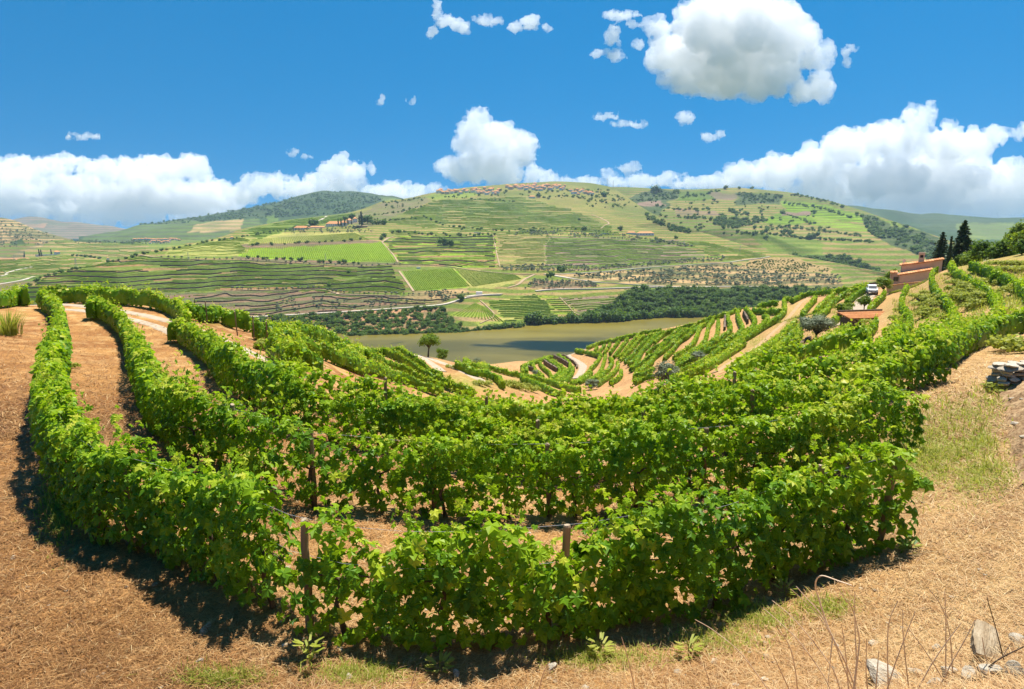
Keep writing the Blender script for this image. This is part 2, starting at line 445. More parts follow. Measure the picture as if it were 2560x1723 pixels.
def ground_mat():
    m, nt, out = new_mat('dry_grass_soil')
    at = N(nt, 'ShaderNodeAttribute', attribute_name='tint')
    tc = N(nt, 'ShaderNodeTexCoord')
    n1 = N(nt, 'ShaderNodeTexNoise', Scale=1.1, Detail=8.0, Roughness=0.7)
    n2 = N(nt, 'ShaderNodeTexNoise', Scale=16.0, Detail=6.0, Roughness=0.75)
    wv = N(nt, 'ShaderNodeTexNoise', Scale=42.0, Detail=3.0, Roughness=0.6)
    mp = N(nt, 'ShaderNodeMapping'); mp.inputs['Scale'].default_value = (0.25, 1.0, 1.0); mp.inputs['Rotation'].default_value = (0, 0, 0.6)
    nt.links.new(tc.outputs['Object'], mp.inputs[0]); nt.links.new(mp.outputs[0], wv.inputs['Vector'])
    for n in (n1, n2): nt.links.new(tc.outputs['Object'], n.inputs['Vector'])
    r1 = ramp(nt, [(0.25, (0.60, 0.52, 0.44)), (0.5, (0.95, 0.93, 0.90)), (0.75, (1.30, 1.30, 1.28))], n1.outputs[0])
    r2 = ramp(nt, [(0.28, (0.40, 0.33, 0.28)), (0.48, (0.95, 0.93, 0.90)), (0.72, (1.45, 1.45, 1.45))], n2.outputs[0])
    r3 = ramp(nt, [(0.30, (0.55, 0.50, 0.46)), (0.55, (1.05, 1.05, 1.05)), (0.75, (1.35, 1.35, 1.35))], wv.outputs[0])
    c = at.outputs['Color']
    for r, f in ((r1, 0.8), (r2, 0.75), (r3, 0.7)):
        mx = N(nt, 'ShaderNodeMix', data_type='RGBA', blend_type='MULTIPLY'); mx.inputs[0].default_value = f
        nt.links.new(c, mx.inputs[6]); nt.links.new(r.outputs[0], mx.inputs[7]); c = mx.outputs[2]
    p = N(nt, 'ShaderNodeBsdfPrincipled', Roughness=0.95); p.inputs['Specular IOR Level'].default_value = 0.08
    nt.links.new(c, p.inputs['Base Color'])
    b = N(nt, 'ShaderNodeBump', Strength=0.7); b.inputs['Distance'].default_value = 0.06
    ad = N(nt, 'ShaderNodeMath', operation='ADD'); nt.links.new(n2.outputs[0], ad.inputs[0]); nt.links.new(wv.outputs[0], ad.inputs[1])
    nt.links.new(ad.outputs[0], b.inputs['Height']); nt.links.new(b.outputs[0], p.inputs['Normal'])
    nt.links.new(p.outputs[0], out.inputs[0])
    return m
M['ground'] = ground_mat()

def build_ground():
    azs = np.concatenate([np.linspace(-72, -44, 24, endpoint=False), np.linspace(-44, 44, 520, endpoint=False), np.linspace(44, 72, 24)])
    azs = np.radians(azs)
    lrs = np.concatenate([np.linspace(math.log(1.5), math.log(5), 16, endpoint=False), np.linspace(math.log(5), math.log(330), 330, endpoint=False), np.linspace(math.log(330), math.log(720), 26)])
    A, L = np.meshgrid(azs, lrs, indexing='ij')
    r = np.exp(L); x = r * np.sin(A); y = r * np.cos(A)
    z = ground_z(x, y)
    z = z + np.clip(r / 8, 0.2, 1.0) * 0.05 * (fbm(x * 1.5, y * 1.5, 3) - 0.5) * np.where(r < 60, 1, 0)
    px, py = project(np.stack([x, y, z], -1))
    straw = np.array([0.47, 0.265, 0.098]); brown = np.array([0.30, 0.145, 0.055]); pale = np.array([0.58, 0.40, 0.19]); green = np.array([0.25, 0.27, 0.05])
    n = fbm(x * 0.35, y * 0.35, 5)[..., None]; n2 = fbm(x * 1.7, y * 1.7, 9)[..., None]
    k = np.clip((n - 0.5) * 3.2 + 0.5, 0, 1)
    c = brown * (1 - k) + straw * k
    k2 = np.clip((n2 - 0.52) * 4, 0, 0.7); c = c * (1 - k2) + pale * k2
    side = np.clip((px - 1500) / 900, 0, 1)[..., None]
    c = c * (1 - 0.55 * side) + np.array([0.56, 0.40, 0.19]) * (0.75 + 0.5 * n2) * 0.55 * side      # paler mown grass on that strip
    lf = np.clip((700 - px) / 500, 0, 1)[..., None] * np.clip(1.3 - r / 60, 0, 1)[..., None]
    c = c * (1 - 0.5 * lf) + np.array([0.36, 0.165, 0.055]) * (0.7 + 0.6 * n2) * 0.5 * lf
    g = np.zeros(px.shape)
    def blob(cx, cy, sx, sy_, s=1.0):
        nonlocal g
        g = np.maximum(g, s * np.exp(-((px - cx) / sx) ** 2 - ((py - cy) / sy_) ** 2))
    for b in [(2330, 1130, 110, 70, 0.8), (2440, 1090, 40, 90, 0.7), (2450, 1190, 70, 40, 0.7), (2380, 1060, 90, 50, .55), (1880, 1545, 80, 25, 0.7), (1780, 1590, 60, 20, .5), (560, 1700, 70, 18, .6), (2480, 1000, 30, 60, .4),
              (1960, 790, 60, 60, 0.5), (1890, 860, 40, 30, .6), (2030, 790, 45, 18, .8), (1810, 900, 50, 15, .4), (2110, 790, 30, 20, .6), (2130, 770, 20, 30, .5),
              (2440, 730, 40, 40, .8), (2410, 690, 25, 40, .5), (2330, 790, 40, 30, .9), (2360, 750, 30, 30, .8), (2310, 740, 20, 15, .7), (2500, 680, 40, 20, .6), (2540, 690, 30, 15, .7), (2530, 760, 30, 30, .6), (2480, 640, 60, 18, .8), (2240, 820, 25, 20, .7),
              (2540, 640, 90, 30, .9), (2430, 690, 60, 60, .8), (2330, 760, 60, 60, .7), (2460, 720, 70, 40, .7), (2300, 790, 40, 30, .7), (2240, 780, 30, 40, .5), (1150, 960, 90, 20, 1), (1330, 960, 90, 14, 1), (1090, 885, 40, 8, .5), (540, 800, 40, 14, .5), (800, 830, 60, 20, .3)]:
        blob(*b)
    g = g * np.clip(fbm(x * 0.9 + 40, y * 0.9, 21) * 3.4 - 0.6, 0, 1)
    c = c * (1 - g[..., None]) + green * g[..., None]
    # bare reddish soil of the far terraces of this slope
    far = np.clip((r - 70) / 60, 0, 1)[..., None]
    soil = np.array([0.45, 0.27, 0.13]) * (0.8 + 0.4 * fbm(x * 0.12, y * 0.12, 31))[..., None]
    c = c * (1 - 0.7 * far) + soil * 0.7 * far
    c = c * (1 - 0.6 * (g * far[..., 0])[..., None]) + green * 0.6 * (g * far[..., 0])[..., None]
    na, nr = len(azs), len(lrs)
    i = np.arange(na - 1)[:, None] * nr + np.arange(nr - 1)[None]
    Q = np.stack([i, i + nr, i + nr + 1, i + 1], -1).reshape(-1, 4)
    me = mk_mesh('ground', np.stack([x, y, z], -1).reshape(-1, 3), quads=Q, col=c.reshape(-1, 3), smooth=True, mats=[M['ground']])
    tag(link('ground', me), 'dry straw covered hillside that carries the vine rows', kind='structure')
build_ground()

def strip(name, line, width, mat, label, lift=0.05, rmin=2.0, crop='P', step=0.5, edge=0.12):
    """a track laid on the near hillside along a photographed line"""
    P = np.array([on_ground(x, y, 0, rmin) for x, y in catmull(pix(crop, line), 8)])
    P, s = resample(P, step)
    T = np.gradient(P, axis=0); T /= np.linalg.norm(T, axis=1)[:, None]
    Nn = np.stack([-T[:, 1], T[:, 0]], 1)
    us = np.linspace(-0.5, 0.5, 9)
    w = width * (1 + edge * (vnoise(s * 0.8, s * 0 + 3, 7) - 0.5) * 2)
    XY = P[:, None] + Nn[:, None] * (us[None, :, None] * w[:, None, None])
    Z = ground_z(XY[..., 0], XY[..., 1]) + lift
    Z[:, 0] -= lift * 1.6; Z[:, -1] -= lift * 1.6
    V = np.concatenate([XY, Z[..., None]], -1).reshape(-1, 3)
    n = len(P); i = np.arange(n - 1)[:, None] * 9 + np.arange(8)[None]
    Q = np.stack([i, i + 9, i + 10, i + 1], -1).reshape(-1, 4)
    me = mk_mesh(name, V, quads=Q, smooth=True, mats=[mat])
    return tag(link(name, me), label, kind='structure')

# ------------------------------------------------------------------ vine leaves
def leaf_shape(lod):
    if lod == 0:
        half = [(0.0, -0.16), (0.20, -0.40), (0.48, -0.22), (0.34, 0.02), (0.55, 0.22), (0.24, 0.28), (0.0, 0.62)]
        ring = half + [(-x, y) for x, y in half[-2:0:-1]]
        V = [(0, 0, 0.0)] + [(x, y, -0.55 * (x * x + 0.55 * y * y) + (0.05 if k % 2 else -0.03)) for k, (x, y) in enumerate(ring)]
        n = len(ring)
        T = [(0, 1 + k, 1 + (k + 1) % n) for k in range(n)]
    elif lod == 1:
        V = [(0, -0.12, 0.06), (0.46, -0.30, -0.10), (0.44, 0.24, -0.12), (0, 0.58, -0.12), (-0.44, 0.24, -0.12), (-0.46, -0.30, -0.10)]
        T = [(0, 1, 2), (0, 2, 3), (0, 3, 4), (0, 4, 5)]
    else:
        V = [(0.42, -0.3, -0.04), (0.30, 0.45, -0.06), (-0.42, 0.32, -0.04), (-0.34, -0.42, 0.05)]
        T = [(0, 1, 2), (0, 2, 3)]
    return np.array(V, float), np.array(T, int)
LEAF = [leaf_shape(k) for k in range(3)]

def unit(v):
    return v / (np.linalg.norm(v, axis=-1, keepdims=True) + 1e-9)

def leaf_frames(nrm, tip):
    nrm = unit(nrm); b = unit(tip - nrm * (tip * nrm).sum(-1, keepdims=True)); a = np.cross(b, nrm)
    return np.stack([a, b, nrm], 1)          # rows: local x, y, z

def add_leaves(mb, lod, C, nrm, tip, size, tone):
    if not len(C): return
    V, T = LEAF[lod]
    Fm = leaf_frames(nrm, tip)
    P = C[:, None] + (V[None] * size[:, None, None]) @ Fm
    k = len(V)
    mb.add(P.reshape(-1, 3), T=(T[None] + (np.arange(len(C)) * k)[:, None, None]).reshape(-1, 3), tone=np.repeat(tone, k))

LEAF_MESH = []
for q in range(6):
    V, T = LEAF[0]
    LEAF_MESH.append(mk_mesh('vine_leaf', V * np.array([1, 1, 1 + 0.25 * (q % 3)]), tris=T, tone=np.full(len(V), 0.50 + 0.075 * q), mats=[M['vine']]))

def trunk_mesh(seed):
    r = random.Random(seed); mb = MB()
    P = [(0, 0, -0.05)]
    for k in range(1, 6):
        P.append((P[-1][0] + r.uniform(-0.05, 0.05), P[-1][1] + r.uniform(-0.05, 0.05), k * 0.16))
    mb.tube(P, [0.045, 0.036, 0.03, 0.03, 0.034, 0.022], k=6)
    for sgn in (-1, 1):
        q = P[-1]
        mb.tube([q, (q[0] + sgn * 0.15, q[1] + 0.02, q[2] + 0.06), (q[0] + sgn * 0.42, q[1], q[2] + 0.05)], [0.02, 0.015, 0.008], k=5)
    return mb.mesh('vine_trunk', M['bark'], smooth=True)
TRUNKS = [trunk_mesh(k) for k in range(5)]

LODS = [  # up to distance, shape, leaf size, leaves per metre
    (11, 0, 0.185, 370), (17, 0, 0.185, 330), (26, 1, 0.20, 270), (42, 1, 0.23, 190), (75, 1, 0.28, 100), (120, 2, 0.34, 75), (9999, 2, 0.44, 46)]

VINES = {}
def vine(label, crop, pts, h=1.72, w=0.62, rmin=2.0, rmax=600, group='vine rows on the slope', prof=None, leaves=0, trunks=False, xy=None, low=0.10, dens=1.0, tone0=0.0, track_h=None):
    """one trained row of vines; prof scales the height along the photographed x"""
    th = h * 0.93 if track_h is None else track_h
    if xy is None:
        q = catmull(pix(crop, pts), 6)
        P = np.array([on_ground(x, y, th, rmin, rmax) for x, y in q])
        keep = np.r_[True, np.linalg.norm(np.diff(P, axis=0), axis=1) > 0.02]; P = P[keep]
        for _ in range(3):
            if len(P) > 4: P[1:-1] = 0.25 * P[:-2] + 0.5 * P[1:-1] + 0.25 * P[2:]
    else: P = np.asarray(xy, float)
    P, s = resample(P, 0.25)
    L = s[-1]
    Z = ground_z(P[:, 0], P[:, 1])
    T = unit(np.gradient(P, axis=0)); Nn = np.stack([-T[:, 1], T[:, 0]], 1)
    dist = np.hypot(P[:, 0], P[:, 1])
    seed = len(VINES) * 13 + 1
    hs = h * (0.88 + 0.34 * (vnoise(s * 0.8, s * 0, seed) - 0.3) + 0.20 * (vnoise(s * 2.6, s * 0, seed + 1) - 0.5))
    ds = np.ones(len(s)) * dens * (0.6 + 0.8 * vnoise(s * 1.0, s * 0 + 9, seed + 2))
    if prof:
        sx, _ = project(np.c_[P, Z + 1.0])
        pr = np.array(prof, float)
        o = np.argsort(pr[:, 0]); pr = pr[o]
        hs = hs * np.interp(sx, pr[:, 0], pr[:, 1]); ds = ds * np.interp(sx, pr[:, 0], pr[:, 2])
    ctr = np.r_[P.mean(0), 0.0]; ctr[2] = float(ground_z(ctr[0], ctr[1]))
    k0 = len(P) // 2; ctr = np.array([P[k0, 0], P[k0, 1], Z[k0]])
    root = empty('vine_hedge', ctr)
    tag(root, label, 'vine row', group)
    mb = MB()
    indiv = []
    for li, (dmax, lod, size, per) in enumerate(LODS):
        dmin = LODS[li - 1][0] if li else 0
        sel = (dist >= dmin) & (dist < dmax)
        if not sel.any(): continue
        idx = np.nonzero(sel)[0]
        n = int(len(idx) * 0.25 * per * (h / 1.7) * ds[idx].mean())
        if n < 3: continue
        p = ds[idx] / ds[idx].sum()
        i = rng.choice(idx, n, p=p); off = rng.uniform(-0.14, 0.14, n)
        base = P[i] + T[i] * off[:, None]
        u = rng.beta(1.25, 1.05, n)
        # a share of the leaves rides on upright shoots above the top wire
        shoot = rng.random(n) < 0.10
        side = rng.choice([-1.0, 1.0], n)
        prof_w = 0.62 + 0.38 * np.sin(np.clip(u * 1.05, 0, 1) * math.pi * 0.86 + 0.25)
        lat = side * np.sqrt(rng.random(n)) * 0.5 * w * prof_w
        bulge = 0.75 + 0.6 * vnoise(i * 0.25 * 1.6 + side * 50, u * 2.2, seed + 4)
        lat = lat * bulge
        hh = np.where(shoot, hs[i] * (0.98 + 0.42 * rng.random(n) * vnoise(i * 0.25 * 4.0, i * 0.0, seed + 5)), low + (hs[i] - low) * u)
        lat = np.where(shoot, lat * 0.6, lat)
        C = np.c_[base + Nn[i] * lat[:, None], Z[i] + hh]
        out = np.c_[Nn[i] * side[:, None], np.zeros(n)]
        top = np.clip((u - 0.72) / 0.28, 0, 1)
        nrm = out * (0.85 - 0.45 * top)[:, None] + np.array([0, 0, 1.0]) * (0.45 + 0.6 * top)[:, None] + rng.normal(0, 0.42, (n, 3))
        tip = np.array([0, 0, -1.0]) + out * 0.35 + rng.normal(0, 0.45, (n, 3))
        sz = size * rng.uniform(0.62, 1.22, n) * np.where(shoot, 0.6, 1.0)
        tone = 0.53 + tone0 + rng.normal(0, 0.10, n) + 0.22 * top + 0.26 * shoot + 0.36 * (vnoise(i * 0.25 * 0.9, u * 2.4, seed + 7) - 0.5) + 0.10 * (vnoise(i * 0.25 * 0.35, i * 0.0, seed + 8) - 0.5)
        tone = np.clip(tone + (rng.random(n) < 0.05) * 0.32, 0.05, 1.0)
        mask = np.ones(n, bool)
        if leaves and lod == 0:
            toc = unit(-C[:, :2]); face = (toc * (Nn[i] * side[:, None])).sum(1)
            sc = dist[i] - 2.5 * face - 1.2 * np.abs(lat)
            sx, sy_ = project(C)
            ok = (sx > 5) & (sx < 2555) & (face > 0) & (sy_ < 1720)
            cand = np.nonzero(ok)[0]
            cand = cand[np.argsort(sc[cand])][: 3 * leaves]
            rng.shuffle(cand)
            cand = cand[:max(0, leaves - len(indiv))]
            Fm = leaf_frames(nrm[cand], tip[cand])
            for q, k in enumerate(cand):
                indiv.append((C[k], Fm[q], sz[k], tone[k]))
            mask[cand] = False
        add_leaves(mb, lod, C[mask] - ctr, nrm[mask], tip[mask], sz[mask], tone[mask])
    # inner mass of stems and shaded leaves for the distant stretches
    far = dist > 30
    if far.sum() > 4:
        runs = np.split(np.nonzero(far)[0], np.nonzero(np.diff(np.nonzero(far)[0]) > 1)[0] + 1)
        for rn in runs:
            rn = rn[:: (2 if dist[rn].mean() < 110 else 4)]
            if len(rn) < 3: continue
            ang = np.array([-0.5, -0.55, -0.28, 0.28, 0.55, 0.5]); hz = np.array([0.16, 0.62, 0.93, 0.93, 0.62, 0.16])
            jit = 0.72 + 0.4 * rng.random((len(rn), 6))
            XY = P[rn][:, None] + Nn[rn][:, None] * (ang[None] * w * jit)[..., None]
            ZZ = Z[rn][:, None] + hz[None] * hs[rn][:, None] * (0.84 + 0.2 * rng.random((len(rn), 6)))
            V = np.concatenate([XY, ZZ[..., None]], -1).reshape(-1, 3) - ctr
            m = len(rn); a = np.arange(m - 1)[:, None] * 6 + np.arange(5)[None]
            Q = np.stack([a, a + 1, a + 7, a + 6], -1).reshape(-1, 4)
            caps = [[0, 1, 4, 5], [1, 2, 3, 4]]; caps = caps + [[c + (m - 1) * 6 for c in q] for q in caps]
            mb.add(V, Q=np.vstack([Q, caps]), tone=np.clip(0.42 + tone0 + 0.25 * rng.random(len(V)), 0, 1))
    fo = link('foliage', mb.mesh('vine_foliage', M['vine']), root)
    if leaves: fo['kind'] = 'stuff'
    for c, Fm, sz, tn in indiv:
        o = bpy.data.objects.new('leaf', LEAF_MESH[int(np.clip((tn - 0.46) / 0.075, 0, 5))])
        COL.objects.link(o); o.parent = root
        mt = Matrix(((Fm[0][0], Fm[1][0], Fm[2][0]), (Fm[0][1], Fm[1][1], Fm[2][1]), (Fm[0][2], Fm[1][2], Fm[2][2]))).to_4x4()
        o.matrix_basis = Matrix.Translation(Vector(c - ctr)) @ mt @ Matrix.Diagonal((sz, sz, sz, 1))
    if trunks:
        k = 0
        for q in range(2, len(P) - 1, 5):
            if dist[q] > 30: continue
            o = link('trunk', TRUNKS[(q * 7) % 5], root, loc=Vector(np.r_[P[q], Z[q]] - ctr), rot=(0, 0, math.atan2(T[q, 1], T[q, 0])))
    VINES[label] = dict(P=P, Z=Z, root=root, T=T)
    return root
# ------------------------------------------------------------------ the vine rows, one by one
NEARG = 'vine rows curving round the viewpoint'
def tone_jit(): return rng.uniform(-0.04, 0.05)
vine('nearest vine row, with a thin gappy middle between two bare wooden posts', 'P',
     [(100, 728), (132, 745), (146, 775), (147, 811), (135, 854), (122, 885), (117, 920), (122, 961), (140, 1010), (175, 1058), (239, 1104), (358, 1132), (477, 1176), (576, 1203), (676, 1239), (760, 1272), (879, 1290), (998, 1300), (1120, 1305), (1237, 1300), (1427, 1290), (1560, 1262), (1740, 1262), (1879, 1215), (2018, 1172), (2217, 1124), (2262, 1112)],
     leaves=300, trunks=True, group=NEARG, w=0.66, rmin=5.2,
     prof=[(0, 1, 1), (600, 1.02, 1.05), (675, 0.98, 0.85), (700, 0.60, 0.25), (765, 0.50, 0.18), (800, 0.88, 0.65), (880, 1.05, 0.62), (945, 0.60, 0.28), (1000, 1.0, 0.8), (1110, 0.9, 0.72), (1240, 1.02, 0.8), (1330, 0.78, 0.72), (1400, 0.72, 0.75), (1480, 1.0, 0.95), (1600, 0.98, 1.05), (2300, 1.05, 1.15)])
vine('second vine row from the viewpoint, its right end standing free above the pale grass strip', 'P',
     [(222, 752), (233, 744), (266, 757), (294, 775), (315, 802), (331, 836), (346, 870), (367, 900), (392, 934), (429, 958), (480, 985), (520, 985), (600, 1010), (681, 1036), (775, 1066), (912, 1076), (1099, 1092), (1280, 1092), (1538, 1085), (1660, 1066), (1758, 1052), (1880, 1042), (2010, 1020), (2142, 985), (2285, 955)],
     rmin=6, leaves=300, trunks=True, group=NEARG, prof=[(0, 1, 1), (480, 1, 1), (640, 0.92, 0.7), (760, 0.9, 0.7), (900, 1, .95), (1000, 0.9, 0.75), (1100, 1, 1), (1700, .95, .8), (1770, .9, .5), (1850, 1, 1), (2560, 1, 1.1)])
vine('third vine row, starting beside the pale two-rut track and ending square above the mown strip', 'P',
     [(426, 800), (436, 794), (459, 805), (502, 824), (536, 842), (560, 866), (597, 876), (630, 891), (686, 914), (747, 940), (814, 956), (900, 974), (992, 987), (1100, 1010), (1280, 1033), (1450, 1033), (1606, 1015), (1758, 985), (1880, 960), (2087, 920), (2252, 865), (2378, 838)],
     rmin=8, h=1.6, track_h=1.6, w=0.58, leaves=300, trunks=True, group=NEARG)
vine('fourth vine row, from the rutted track across the crest and out along the mown strip', 'P',
     [(690, 890), (700, 880), (753, 894), (796, 906), (836, 915), (900, 928), (967, 950), (1029, 966), (1150, 985), (1280, 988), (1450, 985), (1600, 960), (1758, 930), (1978, 893), (2142, 862), (2307, 826), (2417, 808), (2560, 772), (2640, 752)],
     trunks=False, group=NEARG, rmin=10, h=1.5, track_h=1.6, w=0.55)
vine('fifth vine row, its top just showing over the fourth across the brow', 'P',
     [(980, 945), (1060, 960), (1160, 968), (1280, 970), (1450, 962), (1600, 942), (1700, 920), (1860, 890), (1980, 868)], group=NEARG, rmin=18, rmax=60, h=1.45, track_h=1.65, w=0.5)
vine('vine row on the left brow behind the rutted track', 'P', [(190, 718), (257, 720), (330, 722), (391, 731), (425, 742), (450, 757), (466, 776)], group=NEARG, rmin=20)
vine('short vine row at the left edge beyond the reeds', 'P', [(-60, 728), (0, 725), (45, 722), (62, 724)], group=NEARG, rmin=20)
vine('vine row running along the skyline brow of the left slope, behind another row', 'P', [(112, 718), (160, 714), (260, 716), (330, 720)], group=NEARG, rmin=55)
LG = 'vine rows stepping down the left brow'
vine('straggling vine row with five thin posts above the far road', 'A', [(40, 40), (200, 75), (300, 110), (400, 120), (560, 140), (720, 150), (880, 230), (1050, 270), (1180, 300)], group=LG, rmin=30, dens=0.8,
     prof=[(440, 1, 1), (490, .8, .7), (520, .95, .9), (578, .9, .8), (583, .6, .3), (592, .95, .9), (640, 1, 1)])
vine('topmost vine row of the left brow, against the scrub across the river', 'A', [(1270, 390), (1420, 405), (1600, 425), (1800, 440), (1950, 450), (2150, 490), (2330, 535), (2560, 600), (2800, 690), (3000, 790)], group=LG, rmin=40)
vine('second vine row down the left brow, below the topmost one', 'A', [(1480, 450), (1620, 510), (1750, 560), (2000, 600), (2200, 670), (2330, 715), (2500, 800), (2700, 890), (2900, 980), (3060, 1050)], group=LG, rmin=40)
vine('vine row rising to the lollipop shaped tree on the left brow', 'B', [(680, 430), (850, 440), (1000, 490), (1150, 540), (1250, 590), (1400, 680), (1560, 790), (1700, 850), (1900, 940), (2050, 990), (2250, 1060)], group=LG, rmin=40)
vine('outermost vine row under the lollipop shaped tree by the river', 'B', [(1000, 450), (1120, 445), (1250, 495), (1380, 580), (1500, 660), (1650, 760), (1800, 840)], group=LG, rmin=40)
vine('long vine row down the middle of the left brow', 'B', [(420, 520), (600, 570), (800, 670), (1000, 760), (1200, 830), (1400, 900), (1600, 980), (1800, 1040)], group=LG, rmin=30)
vine('vine row on the left brow between the long middle row and the upper rows', 'B', [(300, 410), (470, 480), (660, 480), (850, 580), (1000, 640), (1200, 700), (1400, 800), (1600, 880), (1800, 970)], group=LG, rmin=40)
vine('short vine row beside the round bush at the bend of the rutted track', 'A', [(1510, 590), (1640, 650), (1800, 750), (1930, 820)], group=LG, rmin=28)
vine('short leaning vine row just past the round bush by the track', 'A', [(1900, 600), (2050, 820), (2200, 900), (2330, 960)], group=LG, rmin=28, h=1.5)
KG = 'vine rows climbing the knoll by the pink house'
vine('vine row climbing from the mown strip to the pink house wall', 'K', [(1650, 528), (1610, 570), (1600, 620), (1615, 680), (1660, 745), (1725, 810), (1770, 880), (1775, 930), (1730, 975), (1640, 1000), (1560, 1030), (1480, 1060), (1380, 1085)], group=KG, rmin=22, h=1.55, track_h=1.55)
vine('vine row bending up the knoll towards the pointed cypress', 'K', [(1735, 500), (1755, 540), (1800, 590), (1900, 640), (2000, 695), (2080, 765), (2115, 840), (2085, 900), (2000, 945), (1900, 980), (1780, 1020), (1650, 1055)], group=KG, rmin=22, h=1.55, track_h=1.55)
vine('vine row below the bushes along the ridge of the knoll, broken by a gap', 'K', [(1895, 530), (1960, 535), (2040, 570), (2075, 600)], group=KG, rmin=40)
vine('vine row along the ridge of the knoll running out of the frame', 'K', [(2090, 575), (2150, 610), (2220, 640), (2292, 680), (2370, 730)], group=KG, rmin=35)
vine('vine row ending under the terrace wall of the pink house', 'K', [(1415, 700), (1385, 745), (1372, 800), (1385, 850), (1425, 900), (1440, 950), (1410, 995), (1340, 1030), (1250, 1065), (1150, 1100)], group=KG, rmin=22, h=1.55, track_h=1.55)
vine('short vine row beside the parked white car', 'K', [(1245, 745), (1220, 775), (1180, 810), (1140, 850), (1120, 885)], group=KG, rmin=60)
vine('vine row running down from the stone shed with the orange roof', 'K', [(1180, 935), (1170, 975), (1120, 1025), (1060, 1060), (980, 1095), (900, 1130)], group=KG, rmin=40)
MG = 'contour vine rows on the terraced slope above the river'
def mid(label, crop, pts, **k):
    k.setdefault('rmin', 75); k.setdefault('group', MG); k.setdefault('h', 1.75); k.setdefault('w', 0.95)
    vine(label, crop, pts, tone0=0.04, **k)
mid('upper vine row below the stone shed', 'E', [(2075, 705), (1950, 770), (1850, 835), (1700, 935), (1500, 1045), (1350, 1125), (1150, 1215), (1000, 1290)])
mid('lower of the two vine rows below the stone shed', 'E', [(2085, 795), (1950, 885), (1750, 1000), (1600, 1080), (1450, 1160), (1300, 1235)], rmin=55)
mid('vine row running down beside the dome shaped olive tree', 'E', [(1440, 665), (1300, 800), (1240, 880), (1100, 990), (1020, 1090), (930, 1180), (800, 1265), (650, 1325)])
mid('short vine row in the shadow of the dome shaped olive tree', 'E', [(1400, 800), (1370, 860), (1335, 925)])
mid('long vine row below the pale terrace track, with one thin stake', 'E', [(1330, 655), (1200, 765), (1080, 885), (950, 975), (800, 1065), (650, 1155), (500, 1260), (380, 1350)])
mid('wide vine row behind the grey olive tree, edging the sunlit bank', 'E', [(610, 935), (500, 1005), (300, 1125), (150, 1215), (0, 1295), (-100, 1340), (-200, 1380), (-310, 1420)], w=1.1, h=1.9)
mid('vine row that hooks up to the skyline beside the square hedge', 'E', [(1165, 355), (1180, 450), (1165, 530), (1050, 625), (900, 710), (700, 835), (560, 915), (400, 1030)])
mid('square topped vine row with a right angle corner on the skyline', 'E', [(745, 495), (850, 500), (1000, 500), (1130, 500)], h=2.0, w=1.0)
mid('short vine row behind the square topped one on the skyline', 'E', [(800, 460), (900, 430), (1080, 395)])
mid('vine row with a rounded bush at its upper end', 'E', [(880, 580), (935, 600), (930, 650), (800, 745), (660, 850), (500, 950)])
mid('vine row curling round the dark walled pit', 'E', [(630, 490), (680, 525), (730, 580), (765, 640), (740, 715), (650, 785), (560, 880), (420, 965), (250, 1065), (130, 1140), (-60, 1240), (-300, 1370)])
mid('vine row passing between the dark walled pit and the thin wall', 'E', [(525, 510), (525, 580), (555, 660), (590, 740), (575, 780), (500, 845), (350, 935), (180, 1025), (0, 1100), (-150, 1190), (-330, 1280)])
mid('vine row turning down at the thin dry stone wall', 'E', [(385, 565), (395, 640), (428, 735), (400, 805), (280, 890), (120, 980), (0, 1060), (-200, 1180), (-330, 1270)])
mid('vine row ending at the upper rim of the slope, just past the thin wall', 'E', [(255, 655), (252, 760), (235, 850), (200, 905), (60, 990), (-80, 1090), (-200, 1170), (-310, 1230)])
mid('skyline vine row along the rim of the terraced slope', 'E', [(560, 488), (500, 500), (380, 550), (150, 615), (0, 675), (-200, 735), (-400, 790), (-600, 840), (-850, 905)])
mid('skyline vine row lower down the rim, above the hairpin track', 'D', [(1400, 455), (1100, 500), (860, 565), (700, 600), (520, 645), (370, 705)])
mid('vine row sweeping down from the rim beside the skyline row', 'D', [(2130, 300), (2065, 385), (2040, 500), (2000, 610), (1880, 705), (1740, 795), (1620, 870)])
mid('vine row with a bare stake at its upper bend', 'D', [(2040, 345), (1950, 400), (1900, 525), (1840, 645), (1700, 745), (1580, 830)])
mid('vine row behind the small roundish grey olive tree, running to the rim', 'D', [(1920, 395), (1800, 500), (1760, 540), (1650, 610), (1560, 725), (1440, 840)])
mid('long straight vine row reaching the rim, second past the grey olive tree', 'D', [(1880, 395), (1700, 510), (1600, 580), (1480, 695), (1330, 805), (1250, 885), (1100, 995), (1035, 1065)])
mid('long vine row ending at the sandy gap, just above its lower corner', 'D', [(1760, 420), (1640, 500), (1500, 600), (1400, 690), (1300, 785), (1180, 855), (1050, 945), (985, 990)])
mid('vine row with a short spur near the rim', 'D', [(1680, 415), (1500, 560), (1380, 655), (1270, 720), (1205, 775)])
mid('short vine spur close to the rim', 'D', [(1560, 445), (1420, 520), (1300, 620)])
mid('broken vine row with missing plants half way down', 'D', [(1440, 475), (1310, 550), (1240, 645), (1150, 725), (1090, 840), (1030, 945), (975, 990)], dens=0.7)
mid('tenth vine row from the hairpin track along the sandy gap', 'D', [(1340, 500), (1240, 620), (1120, 755), (1040, 845), (945, 920)])
mid('ninth vine row from the hairpin track along the sandy gap', 'D', [(1260, 510), (1120, 665), (1000, 795), (900, 885)])
mid('eighth vine row from the hairpin track along the sandy gap', 'D', [(1165, 525), (1060, 625), (960, 745), (840, 855)])
mid('seventh vine row from the hairpin track along the sandy gap', 'D', [(1100, 515), (960, 655), (880, 765), (800, 835)])
mid('sixth vine row from the hairpin track along the sandy gap', 'D', [(940, 575), (850, 695), (800, 755), (750, 815)])
